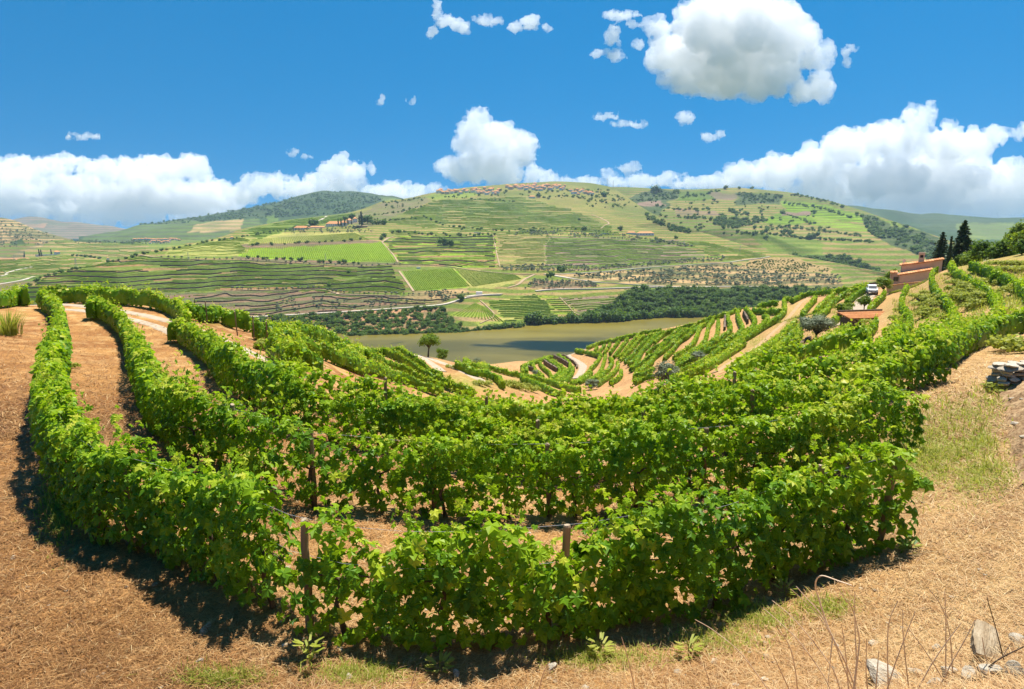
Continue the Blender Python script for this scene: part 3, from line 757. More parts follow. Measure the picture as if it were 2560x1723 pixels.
mid('fifth vine row from the hairpin track along the sandy gap', 'D', [(820, 605), (760, 685), (690, 780)])
mid('fourth vine row from the hairpin track, near its top corner', 'D', [(700, 645), (660, 705), (610, 775)])
mid('third short vine row from the hairpin track corner', 'D', [(620, 665), (545, 755)])
mid('second short vine row from the hairpin track corner', 'D', [(520, 695), (480, 745)])
mid('box shaped vine hedge along the top of the bare bank by the hairpin', 'D', [(360, 755), (460, 775), (560, 795)], h=1.9, w=1.1)
mid('short box shaped vine hedge nearest the hairpin bend', 'D', [(220, 738), (330, 752)], h=1.9, w=1.1)
mid('vine row bounding the bare bank beside the hairpin track', 'D', [(575, 795), (510, 905), (420, 995), (330, 1090), (230, 1150), (150, 1185)])
mid('second vine row down from the bare bank', 'D', [(635, 805), (600, 925), (560, 1025), (480, 1100), (390, 1150)])
mid('vine row with a hooked top below the sandy gap', 'D', [(690, 840), (730, 880), (700, 955), (600, 1055), (500, 1120)])
mid('vine row along the lower side of the sandy gap', 'D', [(800, 895), (800, 965), (720, 1055), (600, 1135), (530, 1185)])
mid('lowest vine row beside the sandy gap', 'D', [(852, 1005), (830, 1090), (700, 1165)])
mid('short vine row half way down below the bare bank', 'D', [(440, 1055), (350, 1115), (270, 1155)])
mid('vine row below the grey olive tree, on the far side of the gap', 'D', [(1300, 965), (1150, 1055), (1030, 1085)])
mid('lowest vine row below the grey olive tree', 'D', [(1300, 1065), (1150, 1105), (1020, 1165)])
mid('isolated vine row between the two olive trees', 'D', [(1285, 880), (1150, 985), (1050, 1040)])
mid('short vine row on the upper part of the slope facing the car', 'E', [(1605, 335), (1520, 425), (1450, 505), (1420, 560)])
mid('vine row beside the small bright fruit tree on the slope', 'E', [(1850, 275), (1750, 375), (1640, 465), (1592, 515)])
mid('long vine row leading down from the car track', 'E', [(2330, 155), (2100, 235), (1900, 335), (1800, 425), (1700, 480)])
mid('short vine row left of the bright fruit tree', 'E', [(1790, 470), (1690, 545), (1590, 615)])
mid('very short vine row under the bright fruit tree', 'E', [(1935, 565), (1845, 645)])
mid('skyline vine row above the slope facing the car', 'E', [(1275, 370), (1450, 285), (1700, 252), (1900, 232), (2100, 195), (2330, 138)])
mid('tiny vine row piece on the skyline past the square hedge', 'E', [(1170, 350), (1250, 340)])
mid('vine row beside the low wall of the car track', 'E', [(2290, 215), (2150, 295), (2030, 390)])
TG = 'vine rows on the small terraces inside the hairpin'
def ter(label, pts, **k): mid(label, 'C', pts, group=TG, **k)
ter('outer vine row of the small terraces, along the hairpin track', [(1345, 280), (1440, 320), (1560, 400), (1592, 460), (1555, 540), (1450, 650), (1375, 695)])
ter('vine row bending round the middle stone wall of the small terraces', [(1205, 360), (1290, 410), (1400, 485), (1420, 560), (1350, 635), (1270, 675)])
ter('short vine row between the two upper stone walls', [(1290, 365), (1400, 435), (1495, 500)])
ter('vine row next to the lowest stone wall of the small terraces', [(985, 420), (1020, 515), (1100, 585), (1155, 635)])
ter('vine row below the middle stone wall', [(1090, 405), (1150, 485), (1240, 555), (1285, 615)])
ter('leftmost of the short vine stubs above the river', [(805, 500), (832, 548)])
ter('second of the short vine stubs above the river', [(880, 475), (885, 545)])
ter('vine row on the inside of the hairpin curve', [(1640, 490), (1600, 605), (1490, 715)])
ter('small vine row between the terraces and the hairpin', [(1512, 520), (1430, 625), (1375, 680)])
ter('vine row on the rim of the small terraces above the water', [(800, 472), (910, 425), (1000, 390), (1150, 345), (1320, 300)])
ter('long vine row crossing from the river path down under the terraces', [(-120, 360), (0, 425), (150, 450), (300, 470), (450, 515), (620, 560), (760, 590), (900, 605), (1050, 645), (1250, 695), (1400, 745), (1600, 800), (1750, 830)], h=1.8, w=1.0)
ter('vine row above the river path with gaps between the plants', [(-250, 400), (-100, 450), (0, 500), (200, 545), (350, 595), (450, 655), (500, 725)], dens=0.8, h=1.8, w=1.0)
ter('vine row below the bare red patch by the river path', [(800, 640), (950, 700), (1100, 755), (1300, 845), (1500, 885)], h=1.8, w=1.0)
# ------------------------------------------------------------------ hills across the river
def pchip_cols(T, L, Y, tt):
    """monotone cubic through columns of knots. T: knot params (K), L,Y: (ncol,K); returns (ncol, len(tt)) for both"""
    def one(V):
        d = np.diff(V, axis=1) / np.diff(T)[None]
        m = np.zeros_like(V)
        a, b = d[:, :-1], d[:, 1:]
        ok = a * b > 0
        m[:, 1:-1] = np.where(ok, 2 * a * b / np.where(ok, a + b, 1), 0)
        m[:, 0] = d[:, 0]; m[:, -1] = d[:, -1]
        k = np.clip(np.searchsorted(T, tt, side='right') - 1, 0, len(T) - 2)
        h = np.diff(T)[k][None]; u = ((tt - T[k]) / np.diff(T)[k])[None]
        return (V[:, k] * (2 * u ** 3 - 3 * u ** 2 + 1) + m[:, k] * h * (u ** 3 - 2 * u ** 2 + u) + V[:, k + 1] * (-2 * u ** 3 + 3 * u ** 2) + m[:, k + 1] * h * (u ** 3 - u ** 2))
    return one(L), one(Y)

class Hill:
    def __init__(s, px0, px1, lines, rows, cols, amp=5.0, wl=220.0, seed=0, back=0.12, fold=0.0):
        a0, a1 = ray(px0, 620)[0], ray(px1, 620)[0]
        s.az = np.linspace(a0, a1, cols)
        LR, TT = [], []
        for ln in lines:
            A = []
            for p in ln:
                if p[1] is None:      # (px, None, Y, height)
                    az, _ = ray(p[0], 620); r = p[2] / math.cos(az); A.append((az, math.log(r), (p[3] - ZC) / r))
                elif p[2] is None:    # on the water
                    az, t = ray(p[0], p[1]); r = (-3.0 - ZC) / t; A.append((az, math.log(r), t))
                else:
                    az, t = ray(p[0], p[1]); A.append((az, math.log(p[2] / math.cos(az)), t))
            A.sort(); A = np.array(A)
            l = np.interp(s.az, A[:, 0], A[:, 1]); t = np.interp(s.az, A[:, 0], A[:, 2])
            k = np.exp(-0.5 * (np.arange(-8, 9) / 3.0) ** 2); k /= k.sum()
            l = np.convolve(np.pad(l, 8, mode='edge'), k, 'valid'); t = np.convolve(np.pad(t, 8, mode='edge'), k * 1.0, 'valid')
            LR.append(l); TT.append(t)
        LR = np.array(LR).T; TT = np.array(TT).T
        K = LR.shape[1]
        tt = np.concatenate([np.linspace(k, k + 1, rows[k], endpoint=False) for k in range(K - 1)] + [[K - 1.0]])
        lr, t = pchip_cols(np.arange(K, dtype=float), LR, TT, tt)
        r = np.exp(lr)
        A = s.az[:, None] + 0 * r
        x = r * np.sin(A); y = r * np.cos(A)
        z = ZC + t * r
        w = np.clip(tt / 0.6, 0, 1)[None] * np.clip((K - 1 - tt) / 0.25, 0.25, 1)[None]
        z = z + w * amp * ((fbm(x / wl, y / wl, seed, 3) - 0.5) * 2 + 0.6 * (fbm(x / wl * 3.7, y / wl * 3.7, seed + 5, 2) - 0.5))
        z = z + w * fold * (vnoise(A * 9.0 + 0.25 * np.log(r), r / 900.0, seed + 31) + 0.5 * vnoise(A * 21.0, r / 500.0, seed + 33) - 0.75)
        s.t = np.maximum.accumulate((z - ZC) / r, axis=1)
        # the slope behind the crest
        rb = r[:, -1:] * np.array([1 + back * 0.4, 1 + back]); zb = z[:, -1:] - np.array([0.03, 0.16]) * back * r[:, -1:] * 2
        s.nv = x.shape[1]
        s.x = np.c_[x, rb * np.sin(s.az)[:, None]]; s.y = np.c_[y, rb * np.cos(s.az)[:, None]]; s.z = np.c_[z, zb]
        s.r = r
        s.px, s.py = project(np.stack([s.x, s.y, s.z], -1))
    def hit(s, px, py):
        az, t = ray(px, py)
        f = np.clip((az - s.az[0]) / (s.az[-1] - s.az[0]) * (len(s.az) - 1), 0, len(s.az) - 1.001)
        i = int(f); a = f - i
        tc = s.t[i] * (1 - a) + s.t[i + 1] * a
        k = np.arange(s.nv)
        q = np.interp(t, tc + k * 1e-9, k)
        rc = s.r[i] * (1 - a) + s.r[i + 1] * a
        r = np.interp(q, k, rc)
        zc = s.z[i, :s.nv] * (1 - a) + s.z[i + 1, :s.nv] * a
        return np.array([r * math.sin(az), r * math.cos(az), np.interp(q, k, zc)])
    def line(s, pts, n=8):
        return np.array([s.hit(x, y) for x, y in catmull(pts, n)])
    def build(s, name, label, tint, vine, stripe, mat):
        n, m = s.x.shape
        i = np.arange(n - 1)[:, None] * m + np.arange(m - 1)[None]
        Q = np.stack([i, i + m, i + m + 1, i + 1], -1).reshape(-1, 4)
        me = mk_mesh(name, np.stack([s.x, s.y, s.z], -1).reshape(-1, 3), quads=Q, col=tint.reshape(-1, 3), tone=stripe.ravel(), smooth=True, mats=[mat])
        a = me.attributes.new('vine', 'FLOAT_COLOR', 'POINT')
        c = np.ones((n * m, 4), np.float32); c[:, :3] = vine.reshape(-1, 3)
        a.data.foreach_set('color', c.ravel())
        s.obj = tag(link(name, me), label, kind='structure')

def hill_mat(name, dz, nscale=0.02, sharp=6.0, dark=0.5):
    """soil with contour bands of vines: 'tone' says how strongly a place is planted"""
    m, nt, out = new_mat(name)
    soil = N(nt, 'ShaderNodeAttribute', attribute_name='tint'); vine_ = N(nt, 'ShaderNodeAttribute', attribute_name='vine'); st = N(nt, 'ShaderNodeAttribute', attribute_name='tone')
    g = N(nt, 'ShaderNodeNewGeometry'); sp = N(nt, 'ShaderNodeSeparateXYZ'); nt.links.new(g.outputs['Position'], sp.inputs[0])
    n0 = N(nt, 'ShaderNodeTexNoise', Scale=0.006, Detail=3.0); nt.links.new(g.outputs['Position'], n0.inputs['Vector'])
    zz = N(nt, 'ShaderNodeMath', operation='MULTIPLY_ADD'); nt.links.new(n0.outputs[0], zz.inputs[0]); zz.inputs[1].default_value = 9.0; nt.links.new(sp.outputs[2], zz.inputs[2])
    ml = N(nt, 'ShaderNodeMath', operation='MULTIPLY'); nt.links.new(zz.outputs[0], ml.inputs[0]); ml.inputs[1].default_value = 2 * math.pi / dz
    sn = N(nt, 'ShaderNodeMath', operation='SINE'); nt.links.new(ml.outputs[0], sn.inputs[0])
    brk = N(nt, 'ShaderNodeTexNoise', Scale=nscale, Detail=4.0); nt.links.new(g.outputs['Position'], brk.inputs['Vector'])
    b2 = N(nt, 'ShaderNodeMath', operation='MULTIPLY_ADD'); nt.links.new(brk.outputs[0], b2.inputs[0]); b2.inputs[1].default_value = 3.0; b2.inputs[2].default_value = -1.3
    ad = N(nt, 'ShaderNodeMath', operation='ADD'); nt.links.new(sn.outputs[0], ad.inputs[0]); nt.links.new(b2.outputs[0], ad.inputs[1])
    sc = N(nt, 'ShaderNodeMath', operation='MULTIPLY_ADD', use_clamp=True); nt.links.new(ad.outputs[0], sc.inputs[0]); sc.inputs[1].default_value = sharp * 0.2; sc.inputs[2].default_value = 0.5
    fa = N(nt, 'ShaderNodeMath', operation='MULTIPLY'); nt.links.new(sc.outputs[0], fa.inputs[0]); nt.links.new(st.outputs['Fac'], fa.inputs[1])
    mx = N(nt, 'ShaderNodeMix', data_type='RGBA'); nt.links.new(fa.outputs[0], mx.inputs[0]); nt.links.new(soil.outputs['Color'], mx.inputs[6]); nt.links.new(vine_.outputs['Color'], mx.inputs[7])
    n3 = N(nt, 'ShaderNodeTexNoise', Scale=0.16, Detail=6.0, Roughness=0.7); nt.links.new(g.outputs['Position'], n3.inputs['Vector'])
    r3 = ramp(nt, [(0.3, (0.48, 0.46, 0.44)), (0.5, (1, 1, 1)), (0.72, (1.40, 1.38, 1.34))], n3.outputs[0])
    m2 = N(nt, 'ShaderNodeMix', data_type='RGBA', blend_type='MULTIPLY'); m2.inputs[0].default_value = 0.8
    nt.links.new(mx.outputs[2], m2.inputs[6]); nt.links.new(r3.outputs[0], m2.inputs[7])
    p = N(nt, 'ShaderNodeBsdfPrincipled', Roughness=0.95); p.inputs['Specular IOR Level'].default_value = 0.05
    nt.links.new(m2.outputs[2], p.inputs['Base Color'])
    b = N(nt, 'ShaderNodeBump', Strength=0.55); b.inputs['Distance'].default_value = 3.0
    nt.links.new(n3.outputs[0], b.inputs['Height']); nt.links.new(b.outputs[0], p.inputs['Normal'])
    nt.links.new(p.outputs[0], out.inputs[0])
    return m

# --- the spur facing us
FH_L0 = [(-300, None, 830, -3), (0, None, 800, -3), (400, None, 770, -3), (650, 850, None), (891, 845, None), (1028, 842, None), (1151, 837, None), (1220, 831, None), (1300, 825, None), (1338, 817, None), (1396, 814, None), (1537, 810, None), (1644, 799, None), (1729, 799, None), (1850, 796, None), (2000, 790, None), (2300, 780, None)]
FH_L1 = [(-300, 785, 840), (0, 775, 830), (300, 790, 850), (631, 793, 880), (845, 781, 900), (1028, 769, 930), (1105, 763, 940), (1166, 746, 960), (1255, 737, 985), (1338, 727, 1010), (1414, 723, 1030), (1598, 720, 1080), (1720, 718, 1110), (1900, 717, 1140), (2050, 722, 1170), (2300, 735, 1200)]
FH_L2 = [(-300, 780, 850), (0, 745, 860), (62, 724, 880), (103, 704, 900), (191, 688, 950), (288, 672, 1010), (400, 645, 1140), (600, 652, 1190), (814, 663, 1190), (992, 661, 1210), (1120, 667, 1200), (1300, 685, 1180), (1362, 686, 1180), (1475, 682, 1220), (1598, 671, 1280), (1812, 657, 1380), (1900, 650, 1420), (1960, 655, 1400), (2050, 668, 1350), (2150, 690, 1300), (2300, 720, 1280)]
FH_L3 = [(-300, 778, 860), (0, 740, 880), (62, 721, 900), (103, 698, 930), (191, 676, 1000), (288, 658, 1080), (400, 632, 1240), (560, 607, 1450), (700, 587, 1620), (830, 580, 1660), (960, 577, 1720), (1130, 585, 1720), (1280, 588, 1720), (1400, 588, 1720), (1560, 600, 1680), (1700, 625, 1560), (1800, 635, 1480), (1925, 640, 1450), (2050, 658, 1380), (2150, 680, 1330), (2300, 715, 1300)]
FH_L4 = [(-300, 776, 880), (0, 735, 910), (62, 719, 920), (103, 695, 960), (191, 671, 1040), (288, 651, 1130), (350, 639, 1230), (412, 622, 1340), (480, 610, 1480), (567, 590, 1800), (600, 574, 2050), (722, 550, 2350), (814, 539, 2500), (875, 531, 2600), (906, 522, 2700), (952, 504, 2850), (1028, 495, 3000), (1059, 487, 3100), (1120, 475, 3200), (1181, 467, 3250), (1300, 459, 3350), (1384, 453, 3400), (1475, 457, 3350), (1530, 468, 3200), (1567, 492, 2900), (1600, 515, 2600), (1650, 545, 2250), (1720, 572, 1950), (1748, 580, 1850), (1800, 595, 1700), (1860, 614, 1580), (1925, 633, 1480), (2050, 650, 1410), (2150, 668, 1370), (2215, 680, 1340), (2300, 708, 1320)]
FH = Hill(-120, 2300, [FH_L0, FH_L1, FH_L2, FH_L3, FH_L4], [34, 40, 34, 46], 800, amp=6.0, wl=230, seed=3, fold=15.0)

RH = Hill(1360, 2600, [[(1360, 600, 2500), (1748, 610, 2050), (1925, 665, 1650), (2215, 720, 1500), (2600, 780, 1400)],
                       [(1360, 540, 2900), (1640, 545, 2600), (1748, 575, 2250), (1900, 590, 2100), (2060, 615, 1900), (2215, 650, 1700), (2364, 680, 1600), (2600, 730, 1500)],
                       [(1360, 500, 3100), (1567, 505, 3050), (1700, 515, 2950), (1850, 530, 2750), (2000, 545, 2500), (2115, 570, 2250), (2231, 600, 2100), (2364, 630, 1950), (2600, 690, 1800)],
                       [(1360, 466, 3500), (1567, 467, 3500), (1640, 470, 3500), (1700, 472, 3450), (1781, 472, 3400), (1843, 469, 3400), (1900, 472, 3350), (1986, 482, 3250), (2065, 498, 3050), (2115, 513, 2950), (2165, 530, 2800), (2231, 556, 2600), (2300, 577, 2450), (2364, 597, 2300), (2600, 660, 2000)]],
          [30, 36, 44], 420, amp=24, wl=330, seed=8, fold=45.0)
BM = Hill(200, 1200, [[(200, 660, 3000), (400, 660, 3000), (700, 620, 3300), (1200, 560, 3800)], [(200, 610, 3900), (350, 600, 3900), (480, 570, 4000), (620, 545, 4300), (800, 530, 4600), (1200, 520, 5000)],
                      [(200, 590, 4600), (311, 572, 4700), (343, 561, 4800), (376, 559, 4900), (408, 557, 5000), (440, 548, 5100), (500, 540, 5200), (560, 530, 5300), (600, 521, 5400), (692, 507, 5500), (738, 492, 5600), (784, 480, 5700), (814, 476, 5700), (842, 481, 5700), (875, 479, 5700), (921, 484, 5700), (967, 495, 5600), (1060, 506, 5600), (1200, 520, 5500)]],
          [24, 40], 340, amp=40, wl=420, seed=14, fold=70.0)
LA = Hill(-250, 420, [[(-250, 640, 5200), (420, 640, 5200)], [(-250, 590, 6200), (60, 575, 6300), (420, 600, 6300)], [(-250, 560, 7000), (0, 556, 7200), (30, 548, 7300), (71, 540, 7400), (107, 543, 7400), (161, 556, 7400), (197, 555, 7400), (236, 562, 7300), (279, 565, 7300), (305, 571, 7200), (420, 585, 7000)]],
          [16, 24], 200, amp=35, wl=700, seed=21)
LB = Hill(-250, 330, [[(-250, 700, 1900), (330, 660, 2000)], [(-250, 600, 2400), (60, 605, 2500), (330, 640, 2500)], [(-250, 525, 2900), (0, 544, 2900), (26, 548, 2900), (54, 558, 2900), (86, 573, 2850), (118, 584, 2800), (150, 592, 2750), (172, 598, 2700), (230, 612, 2600), (330, 640, 2500)]],
          [26, 34], 260, amp=14, wl=300, seed=25)
LC = Hill(60, 560, [[(60, 690, 1700), (560, 650, 1900)], [(60, 640, 2100), (300, 628, 2200), (560, 632, 2300)], [(60, 615, 2500), (129, 601, 2600), (161, 598, 2650), (236, 602, 2700), (300, 606, 2700), (345, 600, 2800), (420, 600, 2900), (560, 600, 2900)]],
          [20, 24], 260, amp=8, wl=240, seed=29)
LD = Hill(-250, 420, [[(-250, 740, 1050), (420, 720, 1150)], [(-250, 690, 1300), (100, 680, 1350), (420, 680, 1400)], [(-250, 650, 1550), (0, 646, 1550), (60, 644, 1570), (97, 642, 1600), (148, 635, 1650), (182, 639, 1680), (258, 648, 1720), (330, 660, 1750), (420, 676, 1800)]],
          [24, 26], 260, amp=5, wl=180, seed=33)
RR_ = Hill(2020, 2760, [[(2020, 640, 3400), (2760, 680, 3000)], [(2020, 580, 4300), (2300, 585, 4300), (2560, 600, 4200), (2760, 600, 4100)], [(2020, 530, 5400), (2100, 513, 5500), (2115, 511, 5500), (2148, 512, 5500), (2180, 518, 5500), (2241, 523, 5500), (2297, 531, 5600), (2347, 529, 5700), (2397, 533, 5700), (2463, 540, 5700), (2560, 541, 5700), (2760, 545, 5600)]],
           [20, 34], 260, amp=40, wl=480, seed=37, fold=110.0)

def warp(px, py, k=3):
    return px + 24 * (vnoise(px / 34, py / 9, k) - 0.5) + 8 * (vnoise(px / 11, py / 5, k + 2) - 0.5), py + 5 * (vnoise(px / 28, py / 9, k + 1) - 0.5)
C_ = dict(soil=(0.25, 0.150, 0.064), tan=(0.265, 0.195, 0.075), brown=(0.20, 0.125, 0.075), vine=(0.105, 0.160, 0.020), bright=(0.175, 0.275, 0.016), pale=(0.30, 0.28, 0.075), dark=(0.045, 0.075, 0.025), scrub=(0.085, 0.105, 0.040),
          red=(0.36, 0.19, 0.10), mauve=(0.21, 0.145, 0.10), ochre=(0.36, 0.24, 0.11), wood=(0.045, 0.075, 0.020), grass=(0.17, 0.20, 0.04))
def paint(H, base, fields, seed, mottle=0.35, scale=90.0):
    sh = H.x.shape
    soil = np.empty(sh + (3,)); vn = np.empty(sh + (3,)); st = np.empty(sh)
    soil[:] = C_[base[0]]; vn[:] = C_[base[1]]; st[:] = base[2]
    wx, wy = warp(H.px, H.py)
    for poly, a, b, s in fields:
        k = inpoly(wx, wy, poly)
        soil[k] = C_[a]; vn[k] = C_[b]; st[k] = s
    f = (1 - mottle) + 2 * mottle * fbm(H.x / scale, H.y / scale, seed + 3, 4)
    g = fbm(H.x / scale / 2.5, H.y / scale / 2.5, seed + 9, 3)
    gm = np.clip((g - 0.53) * 5, 0, 0.55)[..., None]
    soil = soil * f[..., None]; vn = vn * (0.75 + 0.5 * fbm(H.x / scale * 1.7, H.y / scale * 1.7, seed + 4, 3))[..., None]
    soil = soil * (1 - gm) + np.array(C_['scrub']) * gm
    return soil, vn, st

FIELDS_FH = [
    ([(-120, 800), (-120, 700), (200, 660), (420, 620), (480, 608), (620, 600), (640, 652), (400, 646), (350, 640)], 'tan', 'vine', 0.9),
    ([(40, 735), (103, 695), (191, 672), (288, 652), (350, 640), (400, 646), (600, 653), (814, 665), (992, 663), (1022, 722), (1000, 745), (700, 728), (580, 728), (400, 735), (200, 760), (40, 790)], 'soil', 'vine', 0.85),
    ([(400, 735), (580, 727), (800, 728), (1010, 742), (1180, 735), (1160, 745), (1028, 768), (845, 780), (631, 792), (400, 800)], 'brown', 'scrub', 0.8),
    ([(200, 800), (631, 794), (845, 783), (1028, 771), (1105, 765), (1120, 790), (1150, 812), (1150, 850), (200, 900)], 'red', 'scrub', 0.55),
    ([(610, 620), (700, 617), (957, 605), (991, 657), (860, 656), (600, 643)], 'bright', 'bright', 0.0),
    ([(625, 600), (700, 582), (890, 580), (930, 600), (860, 607), (700, 612), (615, 616)], 'pale', 'bright', 0.0),
    ([(430, 618), (600, 590), (640, 600), (600, 642), (400, 643)], 'pale', 'vine', 0.5),
    ([(610, 612), (930, 598), (955, 606), (700, 620), (600, 622)], 'brown', 'scrub', 0.5),
    ([(590, 642), (860, 655), (995, 656), (1000, 662), (860, 664), (600, 652)], 'brown', 'scrub', 0.6),
    ([(958, 606), (1000, 588), (1120, 590), (1236, 585), (1248, 670), (1140, 669), (995, 660)], 'soil', 'bright', 0.95),
    ([(1236, 585), (1370, 585), (1366, 672), (1330, 680), (1250, 672)], 'tan', 'vine', 0.55),
    ([(1366, 588), (1560, 595), (1720, 600), (1800, 635), (1700, 660), (1598, 668), (1440, 676), (1366, 672)], 'mauve', 'vine', 0.85),
    ([(1700, 600), (1760, 605), (1925, 636), (1900, 648), (1812, 655), (1770, 640)], 'tan', 'vine', 0.95),
    ([(1006, 678), (1133, 671), (1178, 717), (1034, 728)], 'bright', 'bright', 0.0),
    ([(1133, 671), (1290, 687), (1325, 692), (1240, 722), (1178, 717)], 'pale', 'bright', 0.0),
    ([(1000, 745), (1034, 730), (1178, 718), (1150, 742), (1028, 765)], 'ochre', 'scrub', 0.4),
    ([(1120, 790), (1200, 752), (1270, 808), (1200, 814)], 'ochre', 'bright', 0.7),
    ([(1222, 752), (1350, 735), (1392, 797), (1262, 806)], 'pale', 'vine', 0.95),
    ([(1350, 737), (1402, 744), (1447, 792), (1395, 797)], 'tan', 'bright', 0.8),
    ([(1402, 745), (1560, 739), (1487, 791), (1450, 790)], 'mauve', 'vine', 0.7),
    ([(1330, 700), (1475, 706), (1500, 715), (1420, 724), (1320, 722)], 'brown', 'scrub', 0.5),
    ([(1362, 686), (1475, 683), (1598, 672), (1812, 658), (1860, 665), (2100, 690), (2100, 718), (1720, 716), (1598, 712), (1475, 702)], 'ochre', 'scrub', 0.75),
    ([(1848, 664), (1900, 645), (1990, 648), (2075, 672), (2080, 682), (1960, 682)], 'tan', 'ochre', 0.5),
    ([(1430, 800), (1560, 740), (1560, 724), (1720, 720), (2300, 722), (2300, 800), (1700, 805)], 'dark', 'wood', 0.9),
    ([(1060, 490), (1230, 468), (1260, 478), (1090, 500)], 'grass', 'bright', 0.4),
    ([(960, 560), (1075, 500), (1300, 490), (1480, 540), (1560, 592), (1280, 588), (1130, 580)], 'tan', 'vine', 0.9),
    ([(1480, 500), (1560, 495), (1720, 572), (1690, 600), (1560, 590)], 'tan', 'vine', 0.8),
    ([(600, 575), (722, 551), (890, 532), (900, 545), (830, 560), (735, 575), (640, 600)], 'grass', 'vine', 0.9),
    ([(870, 545), (960, 508), (1060, 492), (1075, 500), (960, 560), (900, 570)], 'mauve', 'vine', 0.75),
]
soil, vn, st = paint(FH, ('tan', 'vine', 0.85), FIELDS_FH, 51, mottle=0.3)
M['spur'] = hill_mat('terraced_spur', 7.0)
FH.build('hill', 'broad terraced spur of vineyards across the river', soil, vn, st, M['spur'])
FIELDS_RH = [
    ([(1560, 500), (1640, 470), (1700, 480), (1640, 540)], 'scrub', 'dark', 0.7), ([(1600, 505), (1650, 502), (1655, 515), (1600, 516)], 'mauve', 'mauve', 0.2),
    ([(1690, 480), (1790, 478), (1785, 498), (1690, 505)], 'vine', 'vine', 0.5), ([(1780, 480), (1840, 485), (1830, 500), (1780, 500)], 'mauve', 'mauve', 0.3), ([(1840, 480), (1960, 490), (1950, 510), (1840, 512)], 'scrub', 'dark', 0.6),
    ([(1690, 522), (1800, 528), (1800, 540), (1700, 540)], 'mauve', 'tan', 0.5), ([(1955, 500), (2020, 505), (2160, 540), (2170, 560), (1960, 535)], 'vine', 'bright', 0.8),
    ([(1910, 545), (1955, 530), (2030, 535), (2030, 560), (1910, 560)], 'vine', 'bright', 0.6), ([(1955, 530), (2030, 530), (2030, 540), (1955, 540)], 'mauve', 'mauve', 0.2),
    ([(2030, 540), (2180, 570), (2170, 580), (2030, 565)], 'grass', 'bright', 0.7), ([(1900, 562), (2080, 570), (2150, 590), (2130, 595), (1900, 580)], 'tan', 'vine', 0.6),
    ([(2150, 535), (2260, 560), (2400, 620), (2400, 700), (2300, 640), (2180, 590)], 'scrub', 'dark', 0.6), ([(2210, 548), (2300, 575), (2320, 580), (2230, 565)], 'grass', 'vine', 0.7),
    ([(2060, 600), (2180, 600), (2330, 650), (2330, 700), (2200, 680), (2080, 630)], 'tan', 'vine', 0.9), ([(1970, 640), (2100, 640), (2230, 690), (2100, 690)], 'scrub', 'wood', 0.8), ([(1850, 580), (2050, 600), (2060, 640), (1950, 640)], 'grass', 'vine', 0.85)]
soil, vn, st = paint(RH, ('tan', 'vine', 0.8), FIELDS_RH, 61, mottle=0.3, scale=140)
M['upland'] = hill_mat('upland_fields', 13.0, nscale=0.012)
RH.build('hill', 'big hill of patchwork fields behind the spur, under the largest cloud', soil, vn, st, M['upland'])
soil, vn, st = paint(BM, ('wood', 'dark', 0.7), [([(200, 660), (200, 560), (420, 552), (480, 548), (560, 552), (640, 545), (660, 570), (600, 620)], 'scrub', 'vine', 0.6), ([(480, 560), (600, 545), (600, 575), (470, 580)], 'ochre', 'vine', 0.5), ([(658, 544), (690, 540), (695, 556), (670, 560)], 'vine', 'vine', 0.5), ([(945, 495), (1000, 497), (1000, 506), (960, 508)], 'grass', 'vine', 0.6)], 71, mottle=0.3, scale=160)
M['mountain'] = hill_mat('wooded_mountain', 26.0, nscale=0.03)
BM.build('hill', 'dark wooded mountain behind the white estate', soil, vn, st, M['mountain'])
soil, vn, st = paint(LA, ('mauve', 'scrub', 0.7), [([(60, 560), (112, 560), (112, 568), (70, 567)], 'red', 'red', 0.3)], 81, scale=300)
LA.build('hill', 'farthest bluish ridge under the low cloud bank', soil, vn, st, M['mountain'])
soil, vn, st = paint(LB, ('ochre', 'scrub', 0.8), [([(-250, 640), (0, 610), (60, 600), (110, 600), (30, 640)], 'soil', 'vine', 0.8), ([(20, 605), (58, 596), (58, 612), (30, 616)], 'wood', 'wood', 0.8)], 91, scale=120)
LB.build('hill', 'olive dotted hill at the left margin', soil, vn, st, M['upland'])
soil, vn, st = paint(LC, ('tan', 'vine', 0.85), [([(160, 600), (300, 590), (420, 600), (420, 612), (240, 606)], 'wood', 'wood', 0.8), ([(330, 605), (560, 600), (560, 630), (380, 620)], 'grass', 'vine', 0.7)], 101, scale=120)
LC.build('hill', 'rounded vineyard hill in the left middle distance', soil, vn, st, M['upland'])
soil, vn, st = paint(LD, ('tan', 'vine', 0.8), [([(-250, 645), (60, 640), (70, 650), (-250, 660)], 'red', 'red', 0.2), ([(-250, 715), (60, 705), (100, 700), (100, 740), (-250, 740)], 'soil', 'scrub', 0.4), ([(0, 700), (110, 690), (100, 702), (20, 708)], 'vine', 'vine', 0.5)], 111, scale=90)
LD.build('hill', 'low vineyard slope with a white walled cemetery on its crest', soil, vn, st, M['spur'])
soil, vn, st = paint(RR_, ('wood', 'dark', 0.5), [([(2380, 560), (2560, 555), (2560, 600), (2400, 600)], 'grass', 'vine', 0.5), ([(2200, 535), (2320, 540), (2330, 552), (2200, 550)], 'wood', 'wood', 0.6)], 121, scale=260)
RR_.build('hill', 'hazy ridge beyond the conifers at the right', soil, vn, st, M['mountain'])

